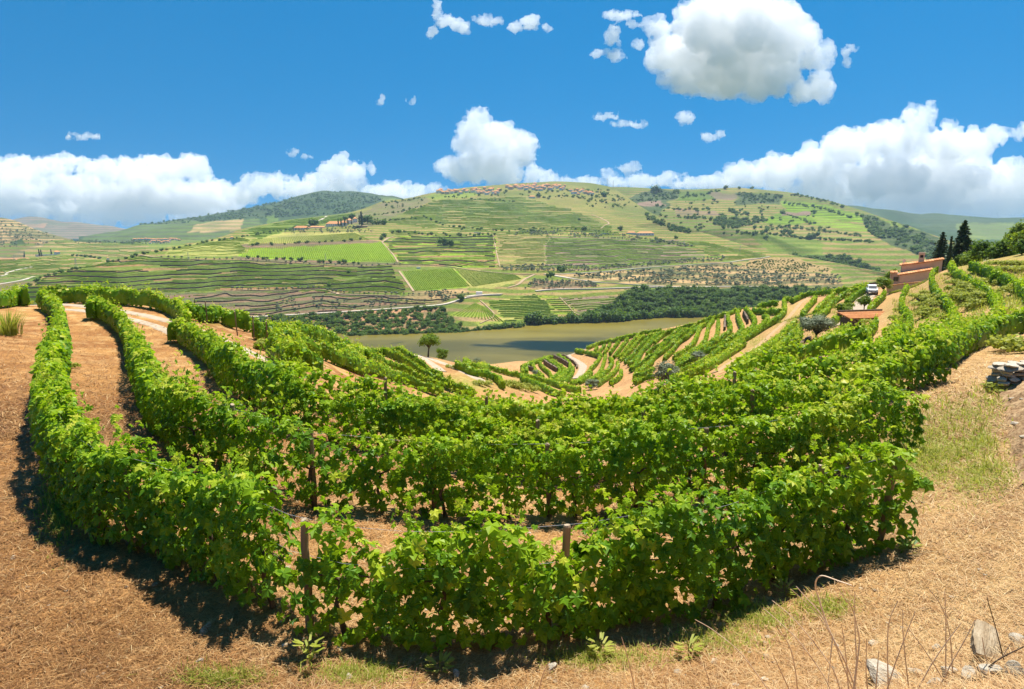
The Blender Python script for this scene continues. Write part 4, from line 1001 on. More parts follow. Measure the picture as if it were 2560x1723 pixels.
# --- river
def river_mat():
    m, nt, out = new_mat('muddy_river_water')
    g = N(nt, 'ShaderNodeNewGeometry')
    mp = N(nt, 'ShaderNodeMapping'); mp.inputs['Scale'].default_value = (0.006, 0.016, 0.01); mp.inputs['Rotation'].default_value = (0, 0, 0.12)
    nt.links.new(g.outputs['Position'], mp.inputs[0])
    n = N(nt, 'ShaderNodeTexNoise', Scale=1.0, Detail=4.0); nt.links.new(mp.outputs[0], n.inputs['Vector'])
    r = ramp(nt, [(0.30, (0.125, 0.102, 0.016)), (0.5, (0.160, 0.128, 0.021)), (0.7, (0.195, 0.154, 0.026))], n.outputs[0])
    p = N(nt, 'ShaderNodeBsdfPrincipled', Roughness=0.3); p.inputs['Specular IOR Level'].default_value = 0.05
    nt.links.new(r.outputs[0], p.inputs['Base Color'])
    n2 = N(nt, 'ShaderNodeTexNoise', Scale=0.35, Detail=4.0); nt.links.new(g.outputs['Position'], n2.inputs['Vector'])
    b = N(nt, 'ShaderNodeBump', Strength=0.06); b.inputs['Distance'].default_value = 0.5
    nt.links.new(n2.outputs[0], b.inputs['Height']); nt.links.new(b.outputs[0], p.inputs['Normal'])
    nt.links.new(p.outputs[0], out.inputs[0])
    return m
M['river'] = river_mat()
me = mk_mesh('river', [(-1500, 330, 0), (1600, 330, 0), (1600, 1500, 0), (-1500, 1200, 0)], quads=[[0, 1, 2, 3]], mats=[M['river']])
tag(link('river', me), 'muddy olive green river at the foot of the slopes', kind='structure')
# distant plain that closes the horizon behind the hills
me = mk_mesh('plain', [(-16000, 1500, -12), (16000, 1500, -12), (16000, 16000, -12), (-16000, 16000, -12)], quads=[[0, 1, 2, 3]], mats=[M['upland']], col=np.tile(np.array(C_['scrub']), (4, 1)), tone=np.zeros(4))
a = me.attributes.new('vine', 'FLOAT_COLOR', 'POINT'); a.data.foreach_set('color', np.tile(np.array([0.1, 0.15, 0.03, 1], np.float32), 4))
tag(link('plain', me), 'valley floor hidden behind the hills', kind='structure')

# --- roads and tracks
def far_road(H, pts, w, label, name='road', mat='far_track', lift=0.9):
    P = H.line(pts, 10); P, s = resample(P, 6.0)
    T = unit(np.gradient(P[:, :2], axis=0)); Nn = np.stack([-T[:, 1], T[:, 0]], 1)
    L = np.c_[P[:, :2] + Nn * w / 2, P[:, 2] + lift]; Rr = np.c_[P[:, :2] - Nn * w / 2, P[:, 2] + lift]
    n = len(P); V = np.vstack([L, Rr, L - [0, 0, 3], Rr - [0, 0, 3]]); i = np.arange(n - 1)
    Q = np.vstack([np.stack([i, i + 1, i + n + 1, i + n], 1), np.stack([i, i + 2 * n, i + 2 * n + 1, i + 1], 1), np.stack([i + n, i + n + 1, i + 3 * n + 1, i + 3 * n], 1)])
    tag(link(name, mk_mesh(name, V, quads=Q, mats=[M[mat]])), label, kind='structure')
    return P
ROAD1 = far_road(FH, [(400, 800), (631, 793), (845, 781), (1028, 769), (1105, 762), (1140, 753), (1166, 745), (1210, 739), (1256, 737)], 8, 'pale road along the far bank')
far_road(FH, [(1166, 742), (1200, 738), (1255, 736)], 14, 'pale concrete yard at the road end')
far_road(FH, [(1338, 728), (1370, 725), (1414, 723), (1500, 722), (1598, 719), (1690, 718), (1720, 718), (1900, 717), (2045, 722)], 8, 'pale road above the wooded bank')
far_road(FH, [(1362, 686), (1400, 692), (1475, 704), (1540, 709), (1598, 713), (1690, 718)], 8, 'pale road dropping to the wooded bank')
far_road(FH, [(1380, 687), (1475, 682), (1540, 677), (1598, 671), (1700, 664), (1812, 657), (1850, 652), (1900, 646), (1925, 642)], 5, 'narrow pale road rising past the olive groves')
far_road(FH, [(350, 638), (400, 645), (500, 650), (600, 651), (700, 656), (814, 664), (900, 667), (992, 661), (1060, 663), (1120, 667), (1180, 676), (1250, 683), (1300, 686), (1338, 686)], 5, 'dirt road below the bright fields', mat='dirt_track')
far_road(FH, [(1338, 686), (1310, 700), (1295, 712), (1270, 720)], 5, 'dirt track down to the pale field', mat='dirt_track')
far_road(FH, [(998, 679), (1010, 695), (1022, 712), (1034, 729)], 4, 'straight dirt track beside the bright field', mat='dirt_track')
far_road(FH, [(955, 606), (970, 622), (985, 640), (995, 657)], 3, 'dirt track down the edge of the bright field', mat='dirt_track')
far_road(FH, [(955, 606), (970, 596), (985, 592)], 6, 'dirt track at the wooded corner', mat='dirt_track')
far_road(FH, [(1232, 587), (1238, 615), (1243, 640), (1250, 668)], 2.2, 'stony boundary path between two vineyards', mat='dirt_track')
far_road(FH, [(1200, 810), (1235, 790), (1215, 765), (1200, 752)], 2, 'grass path between the bank fields', mat='dirt_track')
far_road(FH, [(1400, 745), (1420, 765), (1445, 788), (1487, 791), (1530, 765), (1560, 742)], 2, 'grass path round the lowest field', mat='dirt_track')
far_road(FH, [(595, 725), (700, 727), (800, 724), (840, 733), (860, 737), (1000, 740)], 6, 'brown farm track lined with olive trees', mat='dirt_track')
far_road(FH, [(1480, 538), (1500, 545), (1522, 558), (1510, 565), (1502, 572)], 5, 'pale track on the shoulder of the spur', mat='dirt_track')
far_road(FH, [(770, 563), (790, 555), (812, 545), (815, 541)], 9, 'white drive above the estate')
far_road(LD, [(0, 691), (14, 688), (20, 682), (45, 675), (80, 668)], 5, 'winding pale track on the low slope')
far_road(LD, [(-20, 714), (30, 706), (60, 700), (85, 692)], 7, 'grey road at the foot of the low slope')
# ------------------------------------------------------------------ planted strips, walls and trees on the far side
def ribbon(mb, P, w, h, tone=0.5, jit=0.3, sink=0.6):
    """a low strip (vine row or wall) standing along P"""
    n = len(P)
    if n < 2: return
    T = unit(np.gradient(P[:, :2], axis=0)); Nn = np.stack([-T[:, 1], T[:, 0]], 1)
    hh = h * (1 - jit / 2 + jit * rng.random(n)); ww = w * (1 - jit / 2 + jit * rng.random(n))
    V = []
    prof_ = ((-0.5, -sink / h), (-0.36, 0.62), (0.0, 1.0), (0.36, 0.62), (0.5, -sink / h)) if h < 1.9 * w else ((-0.5, -sink / h), (-0.42, 1), (0.0, 1.05), (0.42, 1), (0.5, -sink / h))
    for sx, z in prof_:
        V.append(np.c_[P[:, :2] + Nn * (sx * ww)[:, None], P[:, 2] + hh * z])
    V = np.stack(V, 1).reshape(-1, 3)
    a = np.arange(n - 1)[:, None] * 5 + np.arange(4)[None]
    Q = np.stack([a, a + 1, a + 6, a + 5], -1).reshape(-1, 4)
    mb.add(V, Q=Q, tone=np.clip(tone + 0.3 * (rng.random(len(V)) - 0.5), 0, 1))

def contour_rows(H, poly, dz, w, h, label, seed, walls=0, gap=0.24, tone=0.5, name='vineyard', wav=6.5, wh=1.7, wtone=0.5):
    """vine rows (and every few rows a dry stone wall) along the contours inside a photographed outline"""
    px = H.px[:, :H.nv]; py = H.py[:, :H.nv]
    zz = H.z[:, :H.nv] + wav * (fbm(H.x[:, :H.nv] / 75, H.y[:, :H.nv] / 150, seed) - 0.5) * 2
    zz = np.maximum.accumulate(zz, axis=1)
    x0 = min(p[0] for p in poly); x1 = max(p[0] for p in poly)
    cols = np.nonzero((px[:, 0] > x0 - 60) & (px[:, 0] < x1 + 60))[0]
    ins = inpoly(*warp(px, py), poly)
    if not ins.any(): return
    z0, z1 = zz[ins].min(), zz[ins].max()
    mbv, mbw = MB(), MB()
    k = np.arange(H.nv)
    for li, lev in enumerate(np.arange(z0 + dz * 0.5, z1, dz)):
        pts = np.full((len(cols), 4), np.nan)
        for q, c in enumerate(cols):
            zc = zz[c]
            if lev < zc[0] or lev > zc[-1]: continue
            f = np.interp(lev, zc + k * 1e-6, k); i = min(int(f), H.nv - 2); a = f - i
            pts[q, 0] = H.x[c, i] * (1 - a) + H.x[c, i + 1] * a; pts[q, 1] = H.y[c, i] * (1 - a) + H.y[c, i + 1] * a; pts[q, 2] = H.z[c, i] * (1 - a) + H.z[c, i + 1] * a
            pts[q, 3] = ins[c, int(round(f))]
        good = (pts[:, 3] == 1)
        brk = vnoise(cols / 26.0, np.full(len(cols), lev * 0.37), seed + 3)
        wall = walls and li % walls == 0
        g2 = good & (brk > (0.25 if wall else gap))
        idx = np.nonzero(g2)[0]
        if len(idx) < 3: continue
        for rn in np.split(idx, np.nonzero(np.diff(idx) > 1)[0] + 1):
            if len(rn) < 3: continue
            if wall: ribbon(mbw, pts[rn, :3], 0.9, wh, tone=wtone, jit=0.35, sink=1.0)
            else: ribbon(mbv, pts[rn, :3], w, h, tone=tone + 0.08 + 0.34 * (vnoise(lev * 0.5, rn.mean() / 30.0, seed + 8) - 0.5))
    root = empty(name, tuple(np.array([H.x[cols[len(cols) // 2], H.nv // 2], H.y[cols[len(cols) // 2], H.nv // 2], 0.0])))
    tag(root, label, 'vineyard', 'vineyards on the far hills', 'stuff')
    c = np.array(root.location)
    for mb, nm, mt in ((mbv, 'vines', 'hedge_far'), (mbw, 'terrace_walls', 'terrace_wall')):
        if mb.n:
            mb.V = [v - c for v in mb.V]
            o = link(nm, mb.mesh(nm, M[mt]), root); o['kind'] = 'stuff'

def slope_rows(H, TL, TR, BR, BL, n, w, h, label, tone=0.6):
    mb = MB()
    for u in (np.arange(n) + 0.5) / n:
        a = np.array(TL) * (1 - u) + np.array(TR) * u; b = np.array(BL) * (1 - u) + np.array(BR) * u
        P = np.array([H.hit(*(a * (1 - v) + b * v)) for v in np.linspace(0, 1, 16)])
        d = rng.uniform(0.1, 0.9)
        ribbon(mb, P, w, h, tone=tone + rng.uniform(-.08, .08), jit=0.5)
    c = np.vstack(mb.V).mean(0); mb.V = [v - c for v in mb.V]
    o = link('vineyard', mb.mesh('vineyard', M['hedge_far']), loc=c)
    tag(o, label, 'vineyard', 'vineyards on the far hills', 'stuff')

contour_rows(FH, [(40, 735), (103, 695), (191, 672), (288, 652), (350, 641), (400, 647), (600, 654), (814, 666), (985, 665), (1000, 695), (1018, 722), (1000, 738), (700, 724), (590, 722), (480, 730), (400, 735), (200, 760), (40, 790)], 1.55, 2.0, 1.7, 'terraced vineyard with dark stone walls below the dirt road', 201, walls=4, wh=1.9)
contour_rows(FH, [(480, 735), (590, 727), (800, 728), (860, 740), (1010, 743), (1170, 738), (1150, 745), (1028, 767), (845, 779), (631, 791), (480, 798)], 2.4, 1.4, 1.2, 'olive terraces with dark walls above the bank road', 203, walls=2, gap=0.55, tone=0.35, name='terraces', wh=1.8)
contour_rows(FH, [(958, 606), (1000, 588), (1120, 591), (1232, 586), (1246, 668), (1140, 667), (1000, 659)], 1.9, 2.6, 1.7, 'vineyard with curving stone walls above the bright trapezoid field', 205, walls=4, tone=0.58, wh=2.0)
contour_rows(FH, [(1240, 588), (1368, 588), (1364, 670), (1330, 678), (1252, 670)], 2.1, 1.6, 1.3, 'pale thinly planted vineyard beside the stony boundary path', 207, gap=0.35, tone=0.45)
contour_rows(FH, [(1368, 590), (1560, 598), (1715, 604), (1795, 636), (1700, 658), (1598, 667), (1440, 674), (1368, 670)], 2.1, 1.9, 1.5, 'wide brown green vineyard above the olive groves', 209, gap=0.3, tone=0.5, walls=5, wh=1.3)
contour_rows(FH, [(1712, 602), (1765, 606), (1920, 637), (1895, 647), (1812, 654), (1790, 640)], 2.0, 2.2, 1.6, 'small striped vineyard at the tip of the spur', 211, tone=0.6)
contour_rows(FH, [(965, 558), (1075, 502), (1300, 492), (1478, 542), (1555, 590), (1280, 586), (1130, 578)], 3.0, 2.4, 1.8, 'big rounded vineyard on the shoulder of the spur', 213, gap=0.3, tone=0.45)
contour_rows(FH, [(600, 578), (722, 553), (888, 534), (895, 545), (830, 559), (735, 574), (640, 600)], 3.0, 3.0, 1.8, 'green vineyard on the slope behind the estate', 215, tone=0.5)
contour_rows(FH, [(960, 575), (1130, 586), (1230, 584), (1120, 590), (985, 588)], 2.2, 2.6, 1.6, 'narrow vineyard under the tree lined lane', 217, tone=0.55)
contour_rows(FH, [(430, 622), (595, 592), (620, 602), (600, 638), (410, 641)], 1.5, 1.4, 1.2, 'yellowing vineyard near the thin pylon', 219, gap=0.3, tone=0.6)
contour_rows(FH, [(1226, 754), (1348, 737), (1390, 795), (1264, 804)], 1.9, 1.8, 1.7, 'green vineyard on the river bank, middle one of three', 221, gap=0.12, tone=0.45, wav=1.0)
contour_rows(FH, [(1352, 739), (1402, 746), (1445, 790), (1396, 795)], 2.6, 1.8, 1.5, 'narrow vineyard on the river bank beside the grass path', 223, tone=0.6, wav=1.5)
contour_rows(FH, [(1404, 748), (1555, 743), (1487, 788), (1450, 788)], 2.8, 1.8, 1.4, 'half bare vineyard on the river bank by the wood', 225, gap=0.35, tone=0.5)
slope_rows(FH, (1188, 758), (1216, 772), (1262, 806), (1130, 788), 15, 2.0, 1.5, 'fan of orange green vine rows on the river bank', tone=0.62)
slope_rows(FH, (612, 621), (955, 607), (990, 656), (602, 642), 74, 2.0, 1.5, 'bright vineyard with rows running straight downhill under the estate', tone=0.72)
slope_rows(FH, (632, 599), (888, 583), (925, 600), (618, 614), 62, 1.9, 1.4, 'yellow green vineyard with downhill rows below the estate olives', tone=0.66)
slope_rows(FH, (1008, 679), (1132, 672), (1176, 716), (1036, 727), 30, 2.4, 1.6, 'vivid green trapezoid vineyard above the bank road', tone=0.78)
slope_rows(FH, (1136, 672), (1288, 688), (1305, 698), (1182, 717), 34, 1.6, 1.3, 'pale vineyard with downhill rows beside the vivid trapezoid', tone=0.6)
contour_rows(LD, [(-60, 655), (97, 645), (182, 642), (300, 662), (280, 690), (120, 706), (20, 690), (-60, 690)], 2.2, 2.6, 1.7, 'vineyard on the low slope below the cemetery', 227, tone=0.4, gap=0.25)
contour_rows(LC, [(129, 604), (236, 605), (345, 604), (380, 632), (300, 645), (200, 630)], 4.5, 3.6, 2.0, 'vineyard on the rounded hill at the left', 229, tone=0.4, gap=0.25)

# ------------------------------------------------------------------ tree shapes
def ico(sub):
    import bmesh
    bm = bmesh.new(); bmesh.ops.create_icosphere(bm, subdivisions=sub, radius=1.0)
    V = np.array([v.co[:] for v in bm.verts]); T = np.array([[v.index for v in f.verts] for f in bm.faces]); bm.free()
    return V, T
ICO1, ICO2 = ico(1), ico(2)

def leaf_cloud(mb, C, outdir, size, tone, lod=2, rand=0.6):
    n = len(C)
    nrm = outdir + rng.normal(0, rand, (n, 3)) + np.array([0, 0, 0.35])
    tip = rng.normal(0, 1, (n, 3))
    add_leaves(mb, lod, C, nrm, tip, size * rng.uniform(0.7, 1.3, n), np.clip(tone, 0.02, 1))

def lumpy(mb, c, rad, seed, base=0.45, ico_=ICO1, leaves=0, lsize=0.3, flat=0.85):
    """one foliage clump: a rough core with loose leaf sprays round it"""
    V, T = ico_
    d = 0.78 + 0.5 * (vnoise(V[:, 0] * 2.2 + seed * 7.1, V[:, 1] * 2.2 + V[:, 2] * 2.7, seed) - 0.3)
    P = V * d[:, None] * np.asarray(rad) * 0.86 + np.asarray(c)
    mb.add(P, T=T, tone=np.clip(base - 0.1 + 0.28 * (rng.random(len(V)) - 0.5), 0, 1))
    if leaves:
        q = unit(rng.normal(0, 1, (leaves, 3))); q[:, 2] = np.where(q[:, 2] < -0.4, -q[:, 2], q[:, 2])
        rr = 0.75 + 0.4 * rng.random(leaves)
        leaf_cloud(mb, q * rr[:, None] * np.asarray(rad) + np.asarray(c), q, lsize, base + 0.12 * rng.normal(0, 1, leaves))

def small_tree_mesh(kind, seed):
    """far tree or bush about one unit tall"""
    global rng
    keep, rng = rng, np.random.default_rng(900 + seed)
    mb = MB(); tr = MB()
    if kind == 'olive':
        for k in range(3):
            lumpy(mb, (rng.uniform(-.22, .22), rng.uniform(-.22, .22), 0.60 + rng.uniform(-.08, .12)), (0.34, 0.34, 0.32), seed * 5 + k, leaves=26, lsize=0.15)
        tr.tube([(0, 0, -0.15), (0.03, 0, 0.2), (0, 0.02, 0.45)], [0.06, 0.05, 0.03], k=5)
    elif kind == 'bush':
        for k in range(4):
            lumpy(mb, (rng.uniform(-.36, .36), rng.uniform(-.3, .3), 0.40 + rng.uniform(-.14, .20)), (0.38, 0.38, 0.38), seed * 5 + k, leaves=32, lsize=0.15)
        tr.tube([(0, 0, -0.2), (0, 0, 0.3)], [0.05, 0.03], k=5)
    elif kind == 'cypress':
        for k in range(4):
            z = 0.2 + k * 0.2
            lumpy(mb, (rng.uniform(-.02, .02), rng.uniform(-.02, .02), z), (0.13 - 0.02 * k, 0.13 - 0.02 * k, 0.20), seed * 5 + k, leaves=30, lsize=0.07)
        tr.tube([(0, 0, -0.1), (0, 0, 0.2)], [0.03, 0.02], k=5)
    out = (mb.mesh(kind + '_crown', M['olive'] if kind == 'olive' else (M['conifer'] if kind == 'cypress' else M['tree'])), tr.mesh(kind + '_trunk', M['bark']),
           np.vstack(mb.V), np.vstack(mb.T), np.concatenate(mb.tone))
    rng = keep
    return out
SMALL = {k: [small_tree_mesh(k, 10 * i + j) for j in range(4)] for i, k in enumerate(('olive', 'bush', 'cypress'))}

COUNT = {}
def far_tree(kind, P, size, label, group, cat=None, name=None, squash=1.0):
    """an individual distant tree: thing > crown, trunk"""
    cr, tr = SMALL[kind][rng.integers(4)][:2]
    name = name or {'olive': 'olive_tree', 'bush': 'bush', 'cypress': 'cypress_tree'}[kind]
    root = empty(name, tuple(P), rng.uniform(0, 6.28)); root.scale = (size * squash, size * squash, size)
    tag(root, label, cat or ('bush' if kind == 'bush' else 'tree'), group)
    link('crown', cr, root); link('trunk', tr, root)
    COUNT[name] = COUNT.get(name, 0) + 1
    return root

def tree_mass(name, label, spots, kind, mat):
    """a wood or grove that reads as one mass"""
    mb = MB()
    for P, s in spots:
        _, _, V, T, tn = SMALL[kind][rng.integers(4)]
        a = rng.uniform(0, 6.28); ca, sa = math.cos(a), math.sin(a)
        W = V @ np.array([[ca, sa, 0], [-sa, ca, 0], [0, 0, 1]]) * np.array([s, s, s * rng.uniform(0.6, 1.2)])
        mb.add(W + P, T=T, tone=np.clip(tn + rng.uniform(-0.26, 0.30), 0, 1))
    c = np.vstack(mb.V).mean(0); mb.V = [v - c for v in mb.V]
    tag(link(name, mb.mesh(name, M[mat]), loc=c), label, kind='stuff')

def scatter(H, poly, n, jitter=True, keep=None):
    """spots spread over a photographed outline (denser where it recedes, as trees are)"""
    x0 = min(p[0] for p in poly); x1 = max(p[0] for p in poly); y0 = min(p[1] for p in poly); y1 = max(p[1] for p in poly)
    out = []
    while len(out) < n:
        x = rng.uniform(x0, x1); y = rng.uniform(y0, y1)
        if float(vnoise(x / 26.0, y / 8.0, 77)) < rng.uniform(0.05, 0.75): continue
        if inpoly(np.array([x]), np.array([y]), poly)[0]: out.append(H.hit(x, y))
    return out

def lined(H, pts, n, jx=0.0, jy=0.0):
    P = catmull(pts, 10); P, _ = resample(P, 1.0)
    k = (np.linspace(0, len(P) - 1, n) + rng.uniform(-0.3, 0.3, n) * len(P) / n).clip(0, len(P) - 1).astype(int)
    return [H.hit(P[i, 0] + rng.normal(0, jx), P[i, 1] + rng.normal(0, jy)) for i in k]

# individually planted olive trees on the far side
def olives(spots, size, label, group):
    for p in spots: far_tree('olive', p, size * rng.uniform(0.75, 1.25), label, group)
olives(lined(FH, [(580, 725), (700, 725), (800, 722), (845, 732), (990, 738), (1170, 736)], 44, 2, 0.8), 5.0, 'olive tree in the row along the brown farm track', 'olive trees along the brown farm track')
olives(lined(FH, [(405, 645), (500, 649), (600, 651), (700, 656), (814, 663), (900, 667), (1000, 662)], 38, 2, 0.6), 4.6, 'olive tree spaced along the dirt road below the bright fields', 'olive trees along the dirt road')
olives(scatter(FH, [(700, 742), (860, 745), (1010, 746), (1150, 742), (1120, 752), (1028, 764), (845, 776), (660, 786)], 62), 4.6, 'grey green olive tree on the walled terraces above the bank road', 'olive trees on the walled terraces')
olives(scatter(FH, [(1040, 735), (1175, 721), (1170, 738), (1110, 752)], 30), 4.6, 'olive tree on the ochre slope under the vivid trapezoid vineyard', 'olive trees under the trapezoid vineyard')
olives(scatter(FH, [(740, 568), (920, 568), (935, 582), (700, 586)], 84), 6.0, 'dark olive tree in the grove below the white estate', 'olive grove below the estate')
# hedgerow trees and bushes
bl = 'bushy tree in the broken hedge line across the spur'
for pts, n, s in (([(1060, 542), (1090, 556), (1120, 566), (1200, 575), (1270, 580)], 20, 8), ([(980, 582), (1050, 586), (1110, 588), (1240, 590)], 24, 8), ([(620, 646), (660, 648), (720, 652), (780, 655), (830, 658), (900, 662)], 16, 8), ([(630, 613), (700, 612), (790, 608), (850, 604), (900, 601)], 14, 7)):
    for p in lined(FH, pts, n, 4, 1.2): far_tree('bush', p, s * rng.uniform(0.6, 1.3), bl, 'hedge line trees on the spur')
for x, y, s, lab in ((1108, 615, 22, 'bright green clump of trees alone in the walled vineyard'), (1125, 616, 18, 'second bright clump joined to the clump in the walled vineyard'), (1102, 599, 8, 'lone dark tree above the bright clump'), (960, 593, 14, 'dark tree at the wooded track corner'), (955, 600, 12, 'lower dark tree at the wooded track corner'),
                     (872, 684, 8, 'lone bush among the terraces right of the long walls'), (822, 717, 8, 'lone bush just above the farm track'), (1152, 752, 12, 'bright bush beside the bank road bend'), (1402, 680, 14, 'pale green round tree at the road fork'), (1376, 695, 13, 'dark tree below the road fork'),
                     (1331, 582, 14, 'dark bush under the big rounded vineyard'), (1448, 551, 8, 'lone tree on the big rounded vineyard'), (1508, 492, 30, 'tall dark tree on the shoulder below the crest'), (1347, 494, 22, 'group of dark trees near the orange roofed farm'), (1550, 577, 16, 'round tree beside the orange roofed farmhouse'), (1460, 577, 14, 'round dark tree at the end of the pale shoulder track'),
                     (1690, 597, 10, 'dark tree at the foot of the shaded ravine'), (1640, 601, 10, 'tree by the shoulder farm track')):
    far_tree('bush', FH.hit(x, y), s, lab, None)
# woods that read as one mass
wood = [(p, 9.5 * rng.uniform(0.55, 1.35)) for p in scatter(FH, [(1545, 797), (1450, 800), (1470, 793), (1560, 748), (1565, 730), (1720, 724), (1900, 722), (2150, 728), (2150, 790), (1730, 797)], 1250)]
tree_mass('wood', 'dense dark wood on the steep bank behind the river', wood, 'bush', 'tree')
scr = [(p, 6.5 * rng.uniform(0.45, 1.3)) for p in scatter(FH, [(560, 800), (640, 797), (845, 786), (1030, 774), (1105, 768), (1118, 795), (1150, 815), (1150, 832), (1030, 839), (890, 842), (560, 850)], 900)]
tree_mass('scrub', 'olive green scrub on the far bank below the pale road', scr, 'bush', 'tree')
gro = [(p, 5.0 * rng.uniform(0.6, 1.3)) for p in scatter(FH, [(1400, 690), (1475, 687), (1600, 676), (1815, 661), (1850, 668), (1960, 685), (2100, 690), (2100, 712), (1720, 714), (1600, 708), (1480, 698)], 1100)]
tree_mass('grove', 'olive grove on ochre ground between the two far roads', gro, 'olive', 'olive')
gro = [(p, 5.0 * rng.uniform(0.6, 1.2)) for p in scatter(FH, [(1250, 668), (1400, 662), (1500, 668), (1650, 655), (1700, 650), (1810, 642), (1815, 652), (1600, 668), (1480, 679), (1370, 682), (1250, 676)], 420)]
tree_mass('grove', 'olive grove along the upper far road', gro, 'olive', 'olive')
gro = [(p, 4.5 * rng.uniform(0.6, 1.2)) for p in scatter(FH, [(1335, 700), (1475, 707), (1500, 716), (1400, 722), (1310, 724)], 210)]
tree_mass('grove', 'olive grove in the triangle of far roads', gro, 'olive', 'olive')
pla = [(p, 2.6 * rng.uniform(0.7, 1.2)) for p in scatter(FH, [(1850, 664), (1905, 650), (1985, 650), (2070, 673), (2070, 681), (1960, 681)], 420)]
tree_mass('plantation', 'young trees on the bare tan plantation', pla, 'bush', 'tree')
gro = [(p, 6.0 * rng.uniform(0.6, 1.2)) for p in scatter(FH, [(1280, 580), (1400, 578), (1560, 590), (1700, 606), (1740, 620), (1560, 600), (1400, 592), (1285, 590)], 240)]
tree_mass('grove', 'olive trees along the lane under the big rounded vineyard', gro, 'olive', 'olive')
# bushes along the water line
for p in lined(FH, [(1330, 815), (1400, 811), (1537, 806), (1644, 796), (1729, 796)], 46, 3, 1.5): far_tree('bush', p, 16 * rng.uniform(0.6, 1.3), 'leafy riverside tree at the edge of the far bank', 'riverside trees of the far bank')
for p in lined(FH, [(880, 842), (1028, 838), (1151, 833), (1220, 827), (1300, 821)], 64, 3, 1.5): far_tree('bush', p, 7.5 * rng.uniform(0.6, 1.4), 'low riverside bush at the waterline of the far bank', 'riverside bushes of the far bank')
# upper slopes
up = [(p, 10 * rng.uniform(0.3, 1.3)) for p in scatter(FH, [(950, 512), (1060, 495), (1190, 480), (1400, 470), (1520, 475), (1600, 520), (1480, 520), (1300, 488), (1075, 500), (960, 540)], 130) + scatter(FH, [(1600, 520), (1640, 545), (1735, 585), (1680, 580), (1610, 545)], 110)]
for ln, n, s0 in (([(960, 508), (1010, 503), (1060, 496)], 22, 9), ([(930, 540), (1000, 530), (1060, 515)], 26, 8), ([(1120, 492), (1200, 500), (1290, 505)], 30, 7), ([(1400, 490), (1480, 500), (1560, 520)], 30, 9), ([(1440, 475), (1520, 485), (1560, 500)], 26, 10), ([(640, 588), (700, 578), (760, 572)], 20, 7), ([(900, 545), (960, 552), (1040, 548)], 24, 8), ([(1290, 575), (1380, 572), (1480, 576), (1580, 592), (1700, 615)], 50, 6)):
    up += [(p, s0 * rng.uniform(0.5, 1.2)) for p in lined(FH, ln, n, 3, 1.0)]
tree_mass('scrub', 'scattered dark trees and scrub on the upper spur', up, 'bush', 'tree')
up = [(p, 13 * rng.uniform(0.3, 1.25)) for p in scatter(RH, [(1785, 560), (1800, 535), (1850, 520), (1880, 545), (1920, 550), (1900, 562), (1820, 572)], 210) + scatter(RH, [(1600, 478), (1700, 478), (1690, 500), (1600, 500)], 70) + scatter(RH, [(1840, 480), (1960, 492), (1950, 508), (1850, 510)], 90)
      + scatter(RH, [(2130, 530), (2260, 565), (2390, 625), (2390, 690), (2300, 640), (2180, 590)], 420) + scatter(RH, [(1970, 640), (2110, 645), (2230, 690), (2100, 690)], 260) + scatter(RH, [(1560, 470), (2000, 490), (2100, 600), (1700, 600)], 130)]
for ln, n, s0 in (([(1900, 568), (1980, 570), (2080, 582), (2150, 592)], 46, 12), ([(1850, 582), (1950, 590), (2060, 600), (2180, 606)], 50, 12), ([(1560, 505), (1640, 500), (1720, 492), (1800, 478)], 50, 14), ([(1960, 508), (2040, 520), (2130, 545)], 36, 13), ([(1700, 545), (1760, 548), (1850, 560)], 30, 12), ([(1900, 520), (1905, 545), (1880, 562)], 20, 12), ([(1950, 532), (1990, 545), (2030, 560)], 20, 11), ([(1640, 515), (1690, 525), (1780, 524)], 24, 12), ([(1980, 488), (2050, 500), (2110, 520)], 30, 13)):
    up += [(p, s0 * rng.uniform(0.5, 1.2)) for p in lined(RH, ln, n, 3, 1.2)]
tree_mass('scrub', 'dark woods and scattered trees on the patchwork hill', up, 'bush', 'tree')
for x, y, s in ((1640, 478, 40), (1815, 470, 26), (1847, 470, 18), (1880, 470, 16)):
    far_tree('bush', RH.hit(x, y + 3), s, 'tree standing on the skyline of the patchwork hill', 'skyline trees of the patchwork hill')
for x, y in ((1918, 582), (1960, 585), (1976, 588), (2025, 598), (2040, 595)):
    far_tree('bush', RH.hit(x, y), 24, 'dark round tree on the tan fields of the patchwork hill', 'trees on the tan fields')
up = [(p, 15 * rng.uniform(0.5, 1.2)) for p in scatter(BM, [(330, 565), (480, 545), (600, 524), (740, 494), (814, 480), (880, 482), (960, 498), (900, 530), (700, 545), (560, 552), (420, 560)], 900)]
tree_mass('forest', 'forest covering the dark mountain', up, 'bush', 'tree')
up = [(p, 8 * rng.uniform(0.5, 1.2)) for p in scatter(LB, [(0, 550), (60, 565), (150, 597), (120, 612), (0, 620)], 160) + scatter(LC, [(160, 602), (300, 600), (420, 606), (420, 612), (200, 610)], 120)]
tree_mass('scrub', 'olive trees and scrub on the left hills', up, 'olive', 'olive')
for p in lined(FH, [(60, 722), (103, 699), (150, 683), (200, 672)], 16, 2, 1): far_tree('bush', p, 5 * rng.uniform(0.7, 1.2), 'bush on the left edge of the terraced spur', 'bushes on the left edge of the spur')
for p in lined(FH, [(270, 657), (330, 645), (380, 634), (440, 622), (500, 610), (560, 600), (640, 588)], 26, 2, 1): far_tree('bush', p, 6 * rng.uniform(0.7, 1.3), 'dark tree in the line along the crest of the left spur', 'tree line on the crest of the left spur')
for p in lined(LD, [(180, 640), (215, 643), (250, 648)], 14, 2, 1): far_tree('bush', p, 7 * rng.uniform(0.7, 1.2), 'dark tree in the line below the rounded hill', 'tree line below the rounded hill')
